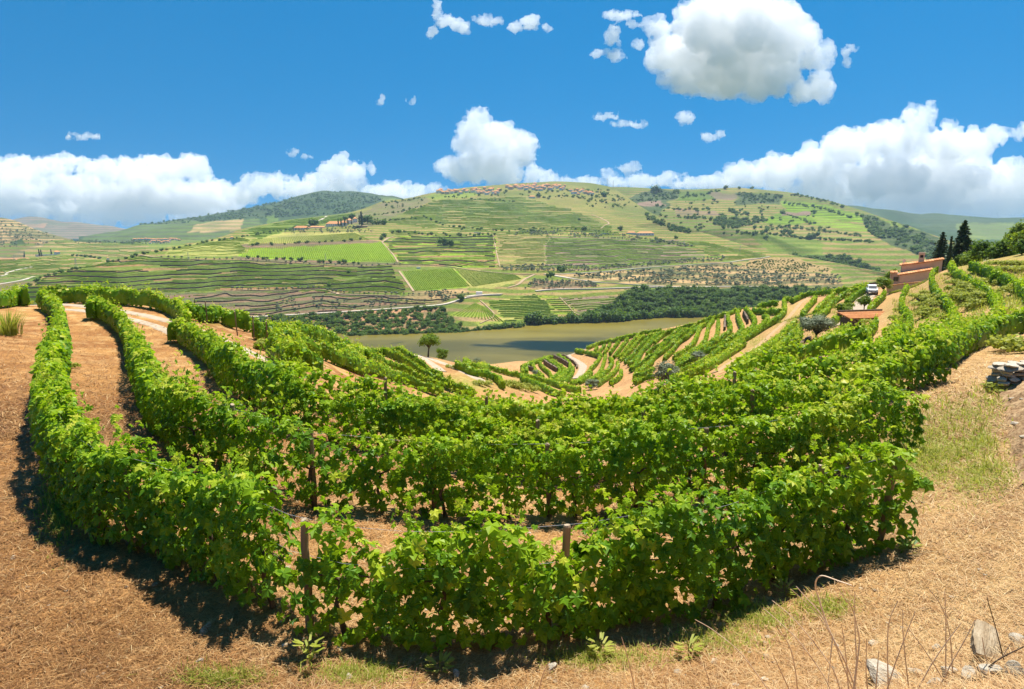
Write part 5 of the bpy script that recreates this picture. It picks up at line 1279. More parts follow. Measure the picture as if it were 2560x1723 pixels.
# ------------------------------------------------------------------ tracks on the near hillside
strip('track', [(-40, 766), (0, 762), (60, 757), (171, 763), (214, 767), (330, 783), (420, 803), (500, 828), (560, 852), (620, 880), (690, 912), (760, 945)], 1.0, M['track'], 'pale wheel rut of the track round the left brow', rmin=18)
strip('track', [(150, 774), (214, 778), (300, 793), (380, 813), (440, 838), (520, 868)], 0.9, M['track'], 'second pale wheel rut of the track round the left brow', rmin=18)
strip('track', pix('B', [(1390, 570), (1500, 620), (1600, 680), (1720, 760), (1800, 830)]), 2.2, M['track'], 'pale ramp beside the lollipop shaped tree', rmin=60, lift=0.12)
strip('track', pix('B', [(1600, 630), (1780, 700), (2000, 780), (2200, 870), (2350, 950), (2480, 1010)]), 3.0, M['track'], 'dirt path running down from the lollipop shaped tree', rmin=60, lift=0.1)
strip('track', pix('C', [(1840, 185), (1700, 207), (1580, 232), (1510, 280), (1560, 350), (1680, 410), (1780, 480), (1785, 540), (1745, 620), (1680, 700)]), 3.0, M['track'], 'pale hairpin track above the river', rmin=120, lift=0.3)
strip('road', pix('K', [(1300, 622), (1200, 650), (1145, 700), (1110, 760), (1075, 830), (1030, 900), (985, 955), (925, 1000)]), 4.2, M['track'], 'pale paved lane with the parked white car', rmin=60, lift=0.15)
strip('track', pix('E', [(1560, 320), (1400, 430), (1280, 570), (1150, 720), (1000, 850), (850, 990), (650, 1130), (400, 1270), (200, 1400)]), 1.2, M['sandy'], 'sandy terrace track climbing the slope', rmin=70, lift=0.12)

# ------------------------------------------------------------------ trees, bushes and reeds of the near slopes
def base_at(px, py, rmin=20):
    p = on_ground(px, py, 0, rmin)
    return np.array([p[0], p[1], float(ground_z(p[0], p[1]))])

def tree(name, P, H, W, kind, label, mat, group=None, cat='tree', trunk=0.3, n=14, leaves=90, lsize=0.3, flat=0.8, lean=0.0):
    root = empty(name, tuple(P)); tag(root, label, cat, group)
    cr, tr = MB(), MB()
    if kind == 'conifer':
        lev = 22
        for k in range(lev):
            f = k / (lev - 1); z = H * (0.08 + 0.9 * f); rad = W * 0.66 * (1 - f) ** 0.72 * rng.uniform(0.75, 1.2) + 0.10
            nb = 9 if f < 0.7 else 6
            for b in range(nb):
                a = b * 2 * math.pi / nb + k * 0.7 + rng.uniform(-.25, .25); rr = rad * rng.uniform(0.75, 1.12)
                q = np.linspace(0.15, 1, 9)
                C = np.c_[np.cos(a) * rr * q, np.sin(a) * rr * q, z - 0.22 * rr * q ** 1.5 + 0.0 * q]
                C = np.repeat(C, 4, 0) + rng.normal(0, 0.055 * W / 3, (36, 3))
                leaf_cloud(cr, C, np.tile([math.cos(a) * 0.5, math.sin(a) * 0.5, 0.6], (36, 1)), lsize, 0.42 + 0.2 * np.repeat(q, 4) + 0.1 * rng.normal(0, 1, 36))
        tr.tube([(0, 0, -0.5), (0, 0, H * 0.5), (0, 0, H * 0.96)], [W * 0.05, W * 0.03, 0.02], k=7)
    elif kind == 'cypress':
        for k in range(16):
            f = k / 15; z = H * (0.05 + 0.9 * f); rad = W / 2 * math.sin(min(1, 0.25 + f * 0.9) * math.pi * 0.93) ** 0.7
            m = 80
            a = rng.uniform(0, 6.28, m); rr = rad * np.sqrt(rng.uniform(0.3, 1.1, m))
            C = np.c_[np.cos(a) * rr, np.sin(a) * rr, z + rng.uniform(-.5, .5, m) * H / 15]
            leaf_cloud(cr, C, np.c_[np.cos(a), np.sin(a), 0.5 + 0 * a], lsize, 0.40 + 0.14 * rng.normal(0, 1, m))
        tr.tube([(0, 0, -0.3), (0, 0, H * 0.6), (0, 0, H * 0.9)], [0.12, 0.08, 0.02], k=6)
    else:
        th = H * trunk
        base = np.array([0, 0, th]); top = []
        tr.tube([(0, 0, -0.3), (0.04 * H * lean, 0, th * 0.5), (0.08 * H * lean, 0, th)], [W * 0.045, W * 0.035, W * 0.03], k=7)
        for k in range(n):
            if kind == 'umbrella':
                a = k * 2.4; rr = W / 2 * 0.72 * math.sqrt((k + 0.5) / n); z = th + (H - th) * rng.uniform(0.35, 0.8)
                R3 = np.array([W * 0.21, W * 0.21, (H - th) * 0.26]) * rng.uniform(0.8, 1.2)
            else:
                a = k * 2.4 + rng.uniform(-.3, .3); f = (k + 0.5) / n; rr = W / 2 * 0.64 * math.sqrt(f); z = th + (H - th) * (0.22 + 0.56 * rng.random() * (1 - 0.35 * f)) 
                R3 = np.array([W * 0.23, W * 0.23, (H - th) * 0.26]) * rng.uniform(0.75, 1.25)
            c = np.array([math.cos(a) * rr + 0.08 * H * lean, math.sin(a) * rr, z])
            lumpy(cr, c, R3 * 0.8, int(rng.integers(9999)), base=0.42, leaves=0)
            q = unit(rng.normal(0, 1, (leaves, 3))); rr_ = 0.65 + 0.5 * rng.random(leaves)
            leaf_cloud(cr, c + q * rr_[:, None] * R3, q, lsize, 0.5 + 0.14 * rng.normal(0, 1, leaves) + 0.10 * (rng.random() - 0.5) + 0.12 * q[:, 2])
            if trunk > 0.12 and k % 2 == 0:
                tr.tube([(0.08 * H * lean, 0, th * 0.92), tuple((np.array([0.08 * H * lean, 0, th]) + c) / 2 + rng.normal(0, 0.03 * W, 3)), tuple(c)], [W * 0.025, W * 0.018, W * 0.006], k=5)
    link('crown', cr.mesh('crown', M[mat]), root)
    link('trunk', tr.mesh('trunk', M['bark'], smooth=True), root)
    return root
def pxm(P): return P[1] / FPX * 1.02

p = base_at(1070, 893, 60); tree('small_tree', p, 58 * pxm(p), 54 * pxm(p), 'umbrella', 'lollipop shaped tree on a dark trunk standing against the river', 'bright_tree', trunk=0.42, n=16, leaves=130, lsize=0.24, lean=0.6)
p = base_at(1104, 898, 60); tree('shrub', p, 32 * pxm(p), 36 * pxm(p), 'broad', 'yellow green shrub beside the lollipop shaped tree', 'bright_tree', cat='shrub', trunk=0.05, n=9, leaves=80, lsize=0.22)
p = base_at(2040, 848, 60); tree('olive_tree', p, 58 * pxm(p), 84 * pxm(p), 'umbrella', 'big dome shaped olive tree on the terrace below the stone shed', 'olive', trunk=0.22, n=26, leaves=190, lsize=0.2)
p = base_at(1666, 962, 75); tree('olive_tree', p, 62 * pxm(p), 72 * pxm(p), 'broad', 'roundish grey olive tree rising behind the near vines', 'olive', trunk=0.12, n=22, leaves=170, lsize=0.24)
p = base_at(1745, 905, 75); tree('olive_tree', p, 30 * pxm(p), 48 * pxm(p), 'broad', 'thin silvery olive tree half hidden in the terrace rows', 'olive', trunk=0.1, n=9, leaves=70, lsize=0.22)
p = base_at(1478, 975, 70); tree('olive_tree', p, 34 * pxm(p), 48 * pxm(p), 'broad', 'silvery olive bush low in the dip below the hairpin', 'olive', trunk=0.1, n=9, leaves=70, lsize=0.22)
p = base_at(1340, 940, 70); tree('olive_tree', p, 18 * pxm(p), 26 * pxm(p), 'broad', 'tiny silvery olive beside the lowest stone wall', 'olive', trunk=0.1, n=6, leaves=60, lsize=0.22)
p = base_at(1192, 912, 70); tree('olive_tree', p, 24 * pxm(p), 26 * pxm(p), 'broad', 'pale silvery tree by the river left of the small terraces', 'olive', trunk=0.1, n=7, leaves=60, lsize=0.22)
p = base_at(2109, 797, 60); tree('fruit_tree', p, 40 * pxm(p), 46 * pxm(p), 'umbrella', 'bright green spreading fruit tree beside the lane', 'bright_tree', trunk=0.36, n=14, leaves=110, lsize=0.2, lean=-0.8)
p = base_at(2159, 785, 60); tree('young_tree', p, 52 * pxm(p), 38 * pxm(p), 'broad', 'thin sparse young tree in front of the parked car', 'bright_tree', trunk=0.38, n=13, leaves=70, lsize=0.18)
p = base_at(2207, 738, 60); tree('fruit_tree', p, 48 * pxm(p), 44 * pxm(p), 'broad', 'loose green tree between the car and the terrace wall', 'bright_tree', trunk=0.3, n=14, leaves=80, lsize=0.2)
p = base_at(2127, 752, 60); tree('shrub', p, 22 * pxm(p), 30 * pxm(p), 'broad', 'reddish green shrub at the end of the lane rows', 'weed', cat='shrub', trunk=0.1, n=6, leaves=50, lsize=0.2)
p = base_at(148, 732, 55); tree('bushy_tree', p, 52 * pxm(p), 86 * pxm(p), 'broad', 'feathery bright green bush behind the left brow vines', 'bright_tree', trunk=0.05, n=18, leaves=160, lsize=0.3)
p = base_at(35, 730, 55); tree('shrub', p, 22 * pxm(p), 70 * pxm(p), 'broad', 'low olive green shrub behind the reeds', 'weed', cat='shrub', trunk=0.05, n=8, leaves=70, lsize=0.26)
p = base_at(656, 876, 24); tree('shrub', p, 36 * pxm(p), 44 * pxm(p), 'broad', 'round green bush at the bend of the rutted track', 'weed', cat='shrub', trunk=0.03, n=10, leaves=110, lsize=0.11)
# knoll
KB = [(2350, 652, 'conifer', 70, 50, 'conifer', 'dark conifer right behind the house chimney', 168), (2402, 648, 'conifer', 94, 54, 'conifer', 'tallest dark conifer on the knoll', 140), (2372, 655, 'cypress', 64, 12, 'conifer', 'slim pointed cypress left of the tallest conifer', 135)]
for px_, py_, kind, hp, wp, mat, lab, Y in KB:
    q = at_depth(px_, py_, Y); q[2] = min(q[2], float(ground_z(q[0], q[1]))) if kind != 'conifer' or Y > 150 else float(ground_z(q[0], q[1]))
    m = Y / FPX
    tree('conifer' if kind == 'conifer' else 'cypress_tree', q, (q[2] * 0 + hp * m) + max(0.0, at_depth(px_, py_, Y)[2] - q[2]), wp * m, kind, lab, mat, lsize=0.42 if kind == 'conifer' else 0.22)
for px_, py_, hp, wp, Y, mat, lab in ((2437, 640, 52, 46, 150, 'tree', 'leafy tree against the back of the tallest conifer'), (2470, 655, 56, 86, 118, 'tree', 'big dark rounded bush on the knoll'), (2424, 664, 34, 46, 122, 'bright_tree', 'yellow green bush under the cypress and conifer'),
                                      (2528, 622, 40, 44, 115, 'bright_tree', 'green bush on the ridge above the highest vine row'), (2562, 618, 48, 60, 105, 'bright_tree', 'bright bush on the ridge at the picture edge'), (2566, 658, 42, 56, 95, 'tree', 'dark bush on the bank at the picture edge'), (2500, 640, 40, 60, 112, 'tree', 'dark green bush between the big bush and the ridge'), (2540, 600, 50, 50, 120, 'bright_tree', 'light green tree crown topping the ridge bushes'), (2402, 662, 26, 24, 128, 'tree', 'small dark shrub at the foot of the tallest conifer'), (2232, 684, 16, 34, 168, 'bright_tree', 'clipped green hedge bush behind the house')):
    q = at_depth(px_, py_, Y); g = float(ground_z(q[0], q[1])); m = Y / FPX
    ex = max(0.0, q[2] - g); q[2] = g
    tree('bush', q, hp * m + ex, wp * m, 'broad', lab, mat, cat='bush', trunk=0.05, n=16, leaves=120, lsize=0.34)

# reeds at the left margin
def reeds(P, H, W, label):
    root = empty('reed_clump', tuple(P)); tag(root, label, 'reeds')
    mb = MB()
    for k in range(150):
        a = rng.uniform(0, 6.28); r0 = W * 0.3 * math.sqrt(rng.random()); lean = rng.uniform(0.2, 1.0); h = H * rng.uniform(0.55, 1.05)
        q = np.linspace(0, 1, 6)
        x = math.cos(a) * (r0 + lean * H * 0.55 * q ** 2); y = math.sin(a) * (r0 + lean * H * 0.55 * q ** 2); z = h * (q - 0.35 * lean * q ** 2.5)
        wd = 0.035 * (1 - q) + 0.004
        Nn = np.array([-math.sin(a), math.cos(a), 0.0])
        V = np.concatenate([np.c_[x, y, z] + Nn * wd[:, None], np.c_[x, y, z] - Nn * wd[:, None]])
        i = np.arange(5); mb.add(V, Q=np.stack([i, i + 1, i + 7, i + 6], 1), tone=rng.uniform(0.35, 0.95))
    link('blades', mb.mesh('reed_blades', M['weed']), root)
    return root
reeds(base_at(18, 838, 18), 2.05, 2.6, 'tall clump of green reeds at the left edge')

# weedy clumps on the banks
WEED = []
for k in range(4):
    mb = MB()
    for j in range(7):
        c = np.array([rng.uniform(-.6, .6), rng.uniform(-.6, .6), 0.22]); q = unit(rng.normal(0, 1, (70, 3))); q[:, 2] = abs(q[:, 2])
        leaf_cloud(mb, c + q * np.array([0.42, 0.42, 0.45]) * (0.5 + 0.6 * rng.random(70))[:, None], q, 0.14, 0.55 + 0.18 * rng.normal(0, 1, 70))
    WEED.append(mb.mesh('weed_clump', M['weed']))
for k, (c, x, y, s) in enumerate([('K', 1560, 775, 1), ('K', 1630, 840, 1.2), ('K', 1545, 890, 1), ('K', 1530, 945, 1.4), ('K', 1600, 915, 1.3), ('K', 1660, 960, 1.1), ('K', 1790, 750, 1.3), ('K', 1850, 770, 1.2), ('K', 1900, 810, 1.3), ('K', 1960, 860, 1.4), ('K', 1890, 880, 1.1), ('K', 1760, 700, 1),
                                  ('K', 2110, 660, 1.2), ('K', 2160, 665, 1.1), ('K', 2210, 770, 1.3), ('K', 2250, 740, 1.2), ('K', 1740, 640, 1), ('K', 1830, 700, 1.1), ('K', 1340, 970, 1.3), ('K', 1320, 900, 0.9), ('K', 1115, 995, 1.1), ('K', 2150, 1200, .9), ('K', 2230, 1210, 1.1), ('K', 2190, 1180, .8), ('K', 2110, 1510, 0.5), ('K', 1200, 660 + 60, .9),
                                  ('K', 2060, 620, 1.0), ('K', 2000, 800, 1.2), ('C', 600, 820, 1.6), ('C', 700, 850, 1.8), ('C', 820, 880, 1.8), ('C', 950, 900, 1.6), ('C', 120, 790, 1.2), ('C', 240, 800, 1.2), ('B', 1930, 780, 1), ('1', 1640, 490, .8), ('1', 1760, 540, .8), ('1', 1830, 1000, 0.55), ('1', 570, 920, 0.35)] + [('K', 1480 + 60 * (q % 5) + 25 * (q // 5), 800 + 45 * (q // 5) + 14 * (q % 3), 1.1 + 0.2 * (q % 3)) for q in range(10)] + [('K', 1800 + 45 * (q % 6), 690 + 50 * (q // 6) + 18 * (q % 4), 1.0 + 0.2 * (q % 3)) for q in range(18)] + [('K', 2080 + 45 * (q % 5), 560 + 40 * (q // 5), 1.2) for q in range(10)]):
    a, b = pix(c, [(x, y)])[0]
    p = base_at(a, b, 20)
    o = link('weed_clump', WEED[k % 4], loc=p, rot=(0, 0, rng.uniform(0, 6)), scale=(s * 1.25, s * 1.25, s))
    tag(o, 'yellow green weed clump on a dry bank between the vine rows', 'weeds', 'weed clumps on the dry banks')

# ------------------------------------------------------------------ dry stone terrace walls on the near slopes
def stone_wall(label, crop, pts, h, thick=0.6, rmin=60, below=True):
    P = np.array([on_ground(x, y, 0, rmin) for x, y in catmull(pix(crop, pts), 8)]); P, s = resample(P, 0.8)
    Z = ground_z(P[:, 0], P[:, 1]); n = len(P)
    T = unit(np.gradient(P, axis=0)); Nn = np.stack([-T[:, 1], T[:, 0]], 1)
    tops = h * (0.85 + 0.25 * rng.random(n))
    V = []
    for sx, zz in ((-0.5, -0.6), (-0.48, 0.5), (-0.4, 1.0), (0.4, 1.0), (0.5, -0.6)):
        V.append(np.c_[P + Nn * (sx * thick + 0.06 * rng.normal(0, 1, n))[:, None], Z + np.where(zz < 0, -0.8, zz * tops)])
    V = np.stack(V, 1).reshape(-1, 3); a = np.arange(n - 1)[:, None] * 5 + np.arange(4)[None]
    Q = np.stack([a, a + 1, a + 6, a + 5], -1).reshape(-1, 4)
    Q = np.vstack([Q, [[0, 1, 2, 3], [(n - 1) * 5, (n - 1) * 5 + 1, (n - 1) * 5 + 2, (n - 1) * 5 + 3]]])
    c = V.mean(0); o = link('terrace_wall', mk_mesh('terrace_wall', V - c, quads=Q, tone=rng.random(len(V)), mats=[M['stone' if rmin < 60 else 'terrace_wall']]), loc=c)
    tag(o, label, 'stone wall', 'dry stone walls of the terraces'); return o
stone_wall('dark stone wall in the middle of the small terraces', 'C', [(1165, 460), (1240, 510), (1320, 560), (1375, 590)], 1.7)
stone_wall('uppermost stone wall of the small terraces', 'C', [(1310, 365), (1400, 410), (1480, 450), (1560, 505)], 1.7)
stone_wall('short stone wall at the lower left of the small terraces', 'C', [(908, 545), (950, 570), (995, 585)], 1.5)
stone_wall('low retaining wall holding up the hairpin track', 'C', [(1440, 300), (1560, 385), (1640, 440), (1695, 500), (1698, 535)], 1.0)
stone_wall('stone wall of the dark pit among the terrace rows', 'E', [(600, 610), (640, 680), (660, 725)], 1.6)
stone_wall('thin dry stone wall running downhill through the terrace rows', 'E', [(350, 625), (345, 720), (338, 815)], 1.0)
stone_wall('low wall edging the lane above the vines', 'K', [(1290, 618), (1200, 640), (1130, 672), (1085, 715), (1062, 752)], 0.7)
stone_wall('pale low wall below the dome shaped olive tree', 'E', [(1320, 1065), (1420, 1000), (1520, 935)], 0.6)
stone_wall('broken bit of dark wall near the dome shaped olive tree', 'E', [(1268, 1000), (1300, 1040), (1345, 1050)], 0.8)
stone_wall('isolated low stone block on the dry bank of the knoll', 'K', [(1490, 828), (1525, 818)], 0.8)
# ------------------------------------------------------------------ pink house on the knoll
def frame_box(mb, O, u, v, a0, a1, b0, b1, z0, z1, tone=0.5):
    """box in the plan frame O + a*u + b*v"""
    V = [np.array([O[0] + a * u[0] + b * v[0], O[1] + a * u[1] + b * v[1], z]) for z in (z0, z1) for a, b in ((a0, b0), (a1, b0), (a1, b1), (a0, b1))]
    mb.add(np.array(V), Q=[[0, 3, 2, 1], [4, 5, 6, 7], [0, 1, 5, 4], [1, 2, 6, 5], [2, 3, 7, 6], [3, 0, 4, 7]], tone=tone)

def roof_courses(root, O, u, v, a0, a1, b0, b1, z0, z1, n):
    """lean-to roof of n overlapping tile courses rising from b0 to b1"""
    for k in range(n):
        f0, f1 = k / n, (k + 1) / n
        mb = MB(); t = 0.10
        ba, bb = b0 + (b1 - b0) * f0, b0 + (b1 - b0) * (f1 + 0.12)
        za, zb = z0 + (z1 - z0) * f0, z0 + (z1 - z0) * f1
        V = [np.array([O[0] + a * u[0] + b * v[0], O[1] + a * u[1] + b * v[1], z]) for a, b, z in ((a0, ba, za), (a1, ba, za), (a1, bb, zb), (a0, bb, zb), (a0, ba, za + t + .06), (a1, ba, za + t + .06), (a1, bb, zb + t - .02), (a0, bb, zb + t - .02))]
        mb.add(np.array(V), Q=[[0, 3, 2, 1], [4, 5, 6, 7], [0, 1, 5, 4], [1, 2, 6, 5], [2, 3, 7, 6], [3, 0, 4, 7]], tone=0.3 + 0.4 * rng.random())
        c = Vector(root.location); mb.V = [x - np.array(c) for x in mb.V]
        link('tile_course', mb.mesh('tile_course', M['roof_tile']), root)

def house():
    """pink house: blocks side on to the lane, each under a single-pitch roof that climbs with the slope"""
    A = at_depth(2248, 690, 140.0); O = A[:2]; g = float(ground_z(O[0], O[1]))
    v = unit(A[:2]); u = np.array([v[1], -v[0]])
    root = empty('house', (O[0], O[1], g)); tag(root, 'pink walled house stepping down the knoll with orange tile roofs', 'house')
    c = np.array(root.location)
    def put(name, mb, mat, parent=root):
        mb.V = [x - c for x in mb.V]; return link(name, mb.mesh(name, M[mat]), parent)
    def along(px, py, b):
        """plan position along u, and height, of a photographed point on the plane b behind the front wall"""
        az, t = ray(px, py); d = np.array([math.sin(az), math.cos(az)])
        r = (np.dot(O, v) + b) / np.dot(d, v)
        return float(np.dot(d * r - O, u)), ZC + t * r
    def slab(name, a0, a1, b0, b1, z0, zl, zr, mat, parent=root, tone=0.5):
        V = [(a0, b0, z0), (a1, b0, z0), (a1, b1, z0), (a0, b1, z0), (a0, b0, zl), (a1, b0, zr), (a1, b1, zr), (a0, b1, zl)]
        V = np.array([[O[0] + a * u[0] + b * v[0], O[1] + a * u[1] + b * v[1], z] for a, b, z in V])
        mb = MB(); mb.add(V, Q=[[0, 3, 2, 1], [4, 5, 6, 7], [0, 1, 5, 4], [1, 2, 6, 5], [2, 3, 7, 6], [3, 0, 4, 7]], tone=tone); return put(name, mb, mat, parent)
    def roof(a0, a1, b0, b1, zl, zr, n):
        """n tile courses laid side by side up the slope"""
        for k in range(n):
            x0, x1 = a0 + (a1 - a0) * k / n, a0 + (a1 - a0) * (k + 1) / n - 0.02; y0, y1 = zl + (zr - zl) * k / n, zl + (zr - zl) * (k + 1) / n
            V = [(x0, b0, y0), (x1, b0, y1), (x1, b1, y1 + 0.1), (x0, b1, y0 + 0.1), (x0, b0, y0 + 0.26), (x1, b0, y1 + 0.2), (x1, b1, y1 + 0.42), (x0, b1, y0 + 0.48)]
            V = np.array([[O[0] + a * u[0] + b * v[0], O[1] + a * u[1] + b * v[1], z] for a, b, z in V])
            mb = MB(); mb.add(V, Q=[[0, 3, 2, 1], [4, 5, 6, 7], [0, 1, 5, 4], [1, 2, 6, 5], [2, 3, 7, 6], [3, 0, 4, 7]], tone=rng.uniform(0.25, 0.8)); put('tile_course', mb, 'roof_tile')
    zb = g - 7
    a1, z1 = along(2329, 676, 0); z0 = A[2]
    slab('wall', 0, a1, 0, 5.0, zb, z0, z1, 'wall_render')['label'] = 'pink lower wall facing the vines'
    roof(-0.35, a1 + 0.3, -0.3, 4.9, z0 + 0.02, z1 + 0.05, 14)
    B0 = 5.02
    ua, uz = along(2253, 665, B0); ub, vz = along(2329, 655, B0); uc, wz = along(2357, 650, B0 + 0.4)
    slab('wall', ua, ub, B0, B0 + 6, zb, uz, vz, 'wall_render')['label'] = 'pink upper storey wall'
    slab('wall', ub + 0.02, uc, B0 + 0.4, B0 + 6, zb, vz + 0.02, wz, 'wall_render')
    roof(ua - 0.35, ub, B0 - 0.3, B0 + 5.0, uz + 0.02, vz + 0.02, 13); roof(ub + 0.02, uc + 0.3, B0 + 0.1, B0 + 5.0, vz + 0.05, wz + 0.05, 5)
    pa, pz = along(2229, 684, 1.6)
    slab('wall', pa, -0.02, 1.6, 5.0, zb, pz, pz + 0.1, 'wall_render')['label'] = 'pink porch wing with a dark window'
    roof(pa - 0.3, -0.38, 1.2, 5.2, pz + 0.02, pz + 0.12, 4)
    for q in (0.28, 0.58):
        w0 = pa * (1 - q); f = slab('window', w0, w0 + 0.55, 1.5, 1.6, pz - 1.75, pz - 0.75, pz - 0.75, 'post_wood'); slab('pane', w0 + 0.07, w0 + 0.48, 1.46, 1.5, pz - 1.68, pz - 0.82, pz - 0.82, 'window', f)
    slab('porch_post', pa - 0.25, pa - 0.05, 1.3, 1.5, pz - 2.4, pz, pz, 'wall_render')
    ca, cz = along(2296, 655, B0 + 1.0); cb, _ = along(2310, 655, B0 + 1.0); _, ct = along(2303, 631, B0 + 1.0)
    ch = slab('chimney', ca, cb, B0 + 1.0, B0 + 2.2, uz, ct - 1.25, ct - 1.25, 'wall_render')
    for x0, x1 in ((ca, ca + 0.22), (cb - 0.22, cb)): slab('pier', x0, x1, B0 + 1.0, B0 + 2.2, ct - 1.25, ct - 0.6, ct - 0.6, 'wall_render', ch)
    slab('cap', ca - 0.08, cb + 0.08, B0 + 0.92, B0 + 2.28, ct - 0.6, ct, ct, 'wall_render', ch)
    slab('opening', ca + 0.23, cb - 0.23, B0 + 1.25, B0 + 2.0, ct - 1.24, ct - 0.61, ct - 0.61, 'dark', ch)
    w = MB(); qa = ua + 0.4; q = O + u * qa + v * (B0 + 0.5); an = np.linspace(0, 2 * math.pi, 13)[:-1]
    dv = np.array([[0, -0.05, uz + 1.2]] + [[math.cos(t) * 0.42, -0.14, uz + 1.2 + math.sin(t) * 0.42] for t in an]); dv[:, :2] += q
    w.add(dv, T=[[0, 1 + k, 1 + (k + 1) % 12] for k in range(12)]); w.tube([(q[0], q[1] + .05, uz + 0.1), (q[0], q[1] + .05, uz + 1.2)], 0.04, k=5); put('satellite_dish', w, 'white_wall')
    for aa, bb, y0, y1 in ((ua + 0.1, B0 - 0.08, z0 + 0.4, uz), (0.1, -0.08, z0 - 2.2, z0)):
        w = MB(); q = O + u * aa + v * bb; w.tube([(q[0], q[1], y0), (q[0], q[1], y1)], 0.05, k=6); put('drain_pipe', w, 'metal')
    ta, tz = along(2217, 715, -4.0); tb, tz2 = along(2304, 705, -4.0)
    slab('terrace_wall', ta, tb, -4.0, -3.6, g - 6, tz, tz2, 'wall_render')['label'] = 'brown pink wall of the front terrace'
    n = 14
    for k in range(n):
        x0, x1 = ta + (tb - ta) * k / n, ta + (tb - ta) * (k + 1) / n - 0.03; y0, y1 = tz + (tz2 - tz) * k / n, tz + (tz2 - tz) * (k + 1) / n
        slab('tile', x0, x1, -4.1, -3.4, min(y0, y1) - 0.02, y0 + 0.14, y1 + 0.14, 'roof_tile', tone=rng.uniform(0.25, 0.8))
    slab('terrace_floor', ta, ta + (tb - ta) * 0.45, -3.39, -0.35, tz - 0.6, tz + 0.05, tz + 0.25, 'roof_tile', tone=0.6)
    return root
house()

def shed():
    A = at_depth(2127, 803, 101.0); B = at_depth(2232, 786, 103.0); A[2] = B[2] = (A[2] + B[2]) / 2 - 0.2
    u = unit((B - A)[:2]); L = float(np.linalg.norm((B - A)[:2])); v = np.array([-u[1], u[0]]); O = A[:2]; zt = A[2] + 0.15
    g = float(min(ground_z(A[0], A[1]), ground_z(B[0], B[1]))); zb = g - 0.3
    root = empty('shed', (O[0], O[1], g)); tag(root, 'low stone shed with a sloping orange roof below the lane', 'shed')
    c = np.array(root.location); cnt = 0
    zb = min(zb, zt - 1.9)
    w = MB(); frame_box(w, O, u, v, 0.08, L - 0.08, 0.2, 2.4, zb, zt - 0.03, 0.15); w.V = [x - c for x in w.V]; link('core_wall', w.mesh('core_wall', M['stone']), root)
    z = zb; meshes = []
    for k in range(6):
        mb = MB(); V, T = ICO1; mb.add(V * (1 + 0.25 * (rng.random((len(V), 1)) - 0.5)) * 0.5, T=T, tone=0.15 + 0.14 * k); meshes.append(mb.mesh('stone', M['stone']))
    while z < zt - 0.15:
        h = rng.uniform(0.20, 0.30); a = 0.0
        while a < L:
            wd = rng.uniform(0.35, 0.7); q = O + u * (a + wd / 2) + v * 0.12
            link('stone', meshes[int(rng.integers(6))], root, loc=Vector((q[0] - c[0], q[1] - c[1], z + h / 2 - c[2])), rot=(0, 0, math.atan2(u[1], u[0])), scale=(wd * 1.1, 0.36, h * 1.25)); a += wd; cnt += 1
        z += h
    roof_courses(root, O, u, v, -0.5, L + 0.4, -0.35, 2.6, zt, zt + 0.75, 6)
    w = MB(); frame_box(w, O, u, v, -0.2, L + 0.3, 2.5, 2.9, zt + 0.2, zt + 1.1, 0.2); w.V = [x - c for x in w.V]; link('back_wall', w.mesh('back_wall', M['stone']), root)
shed()

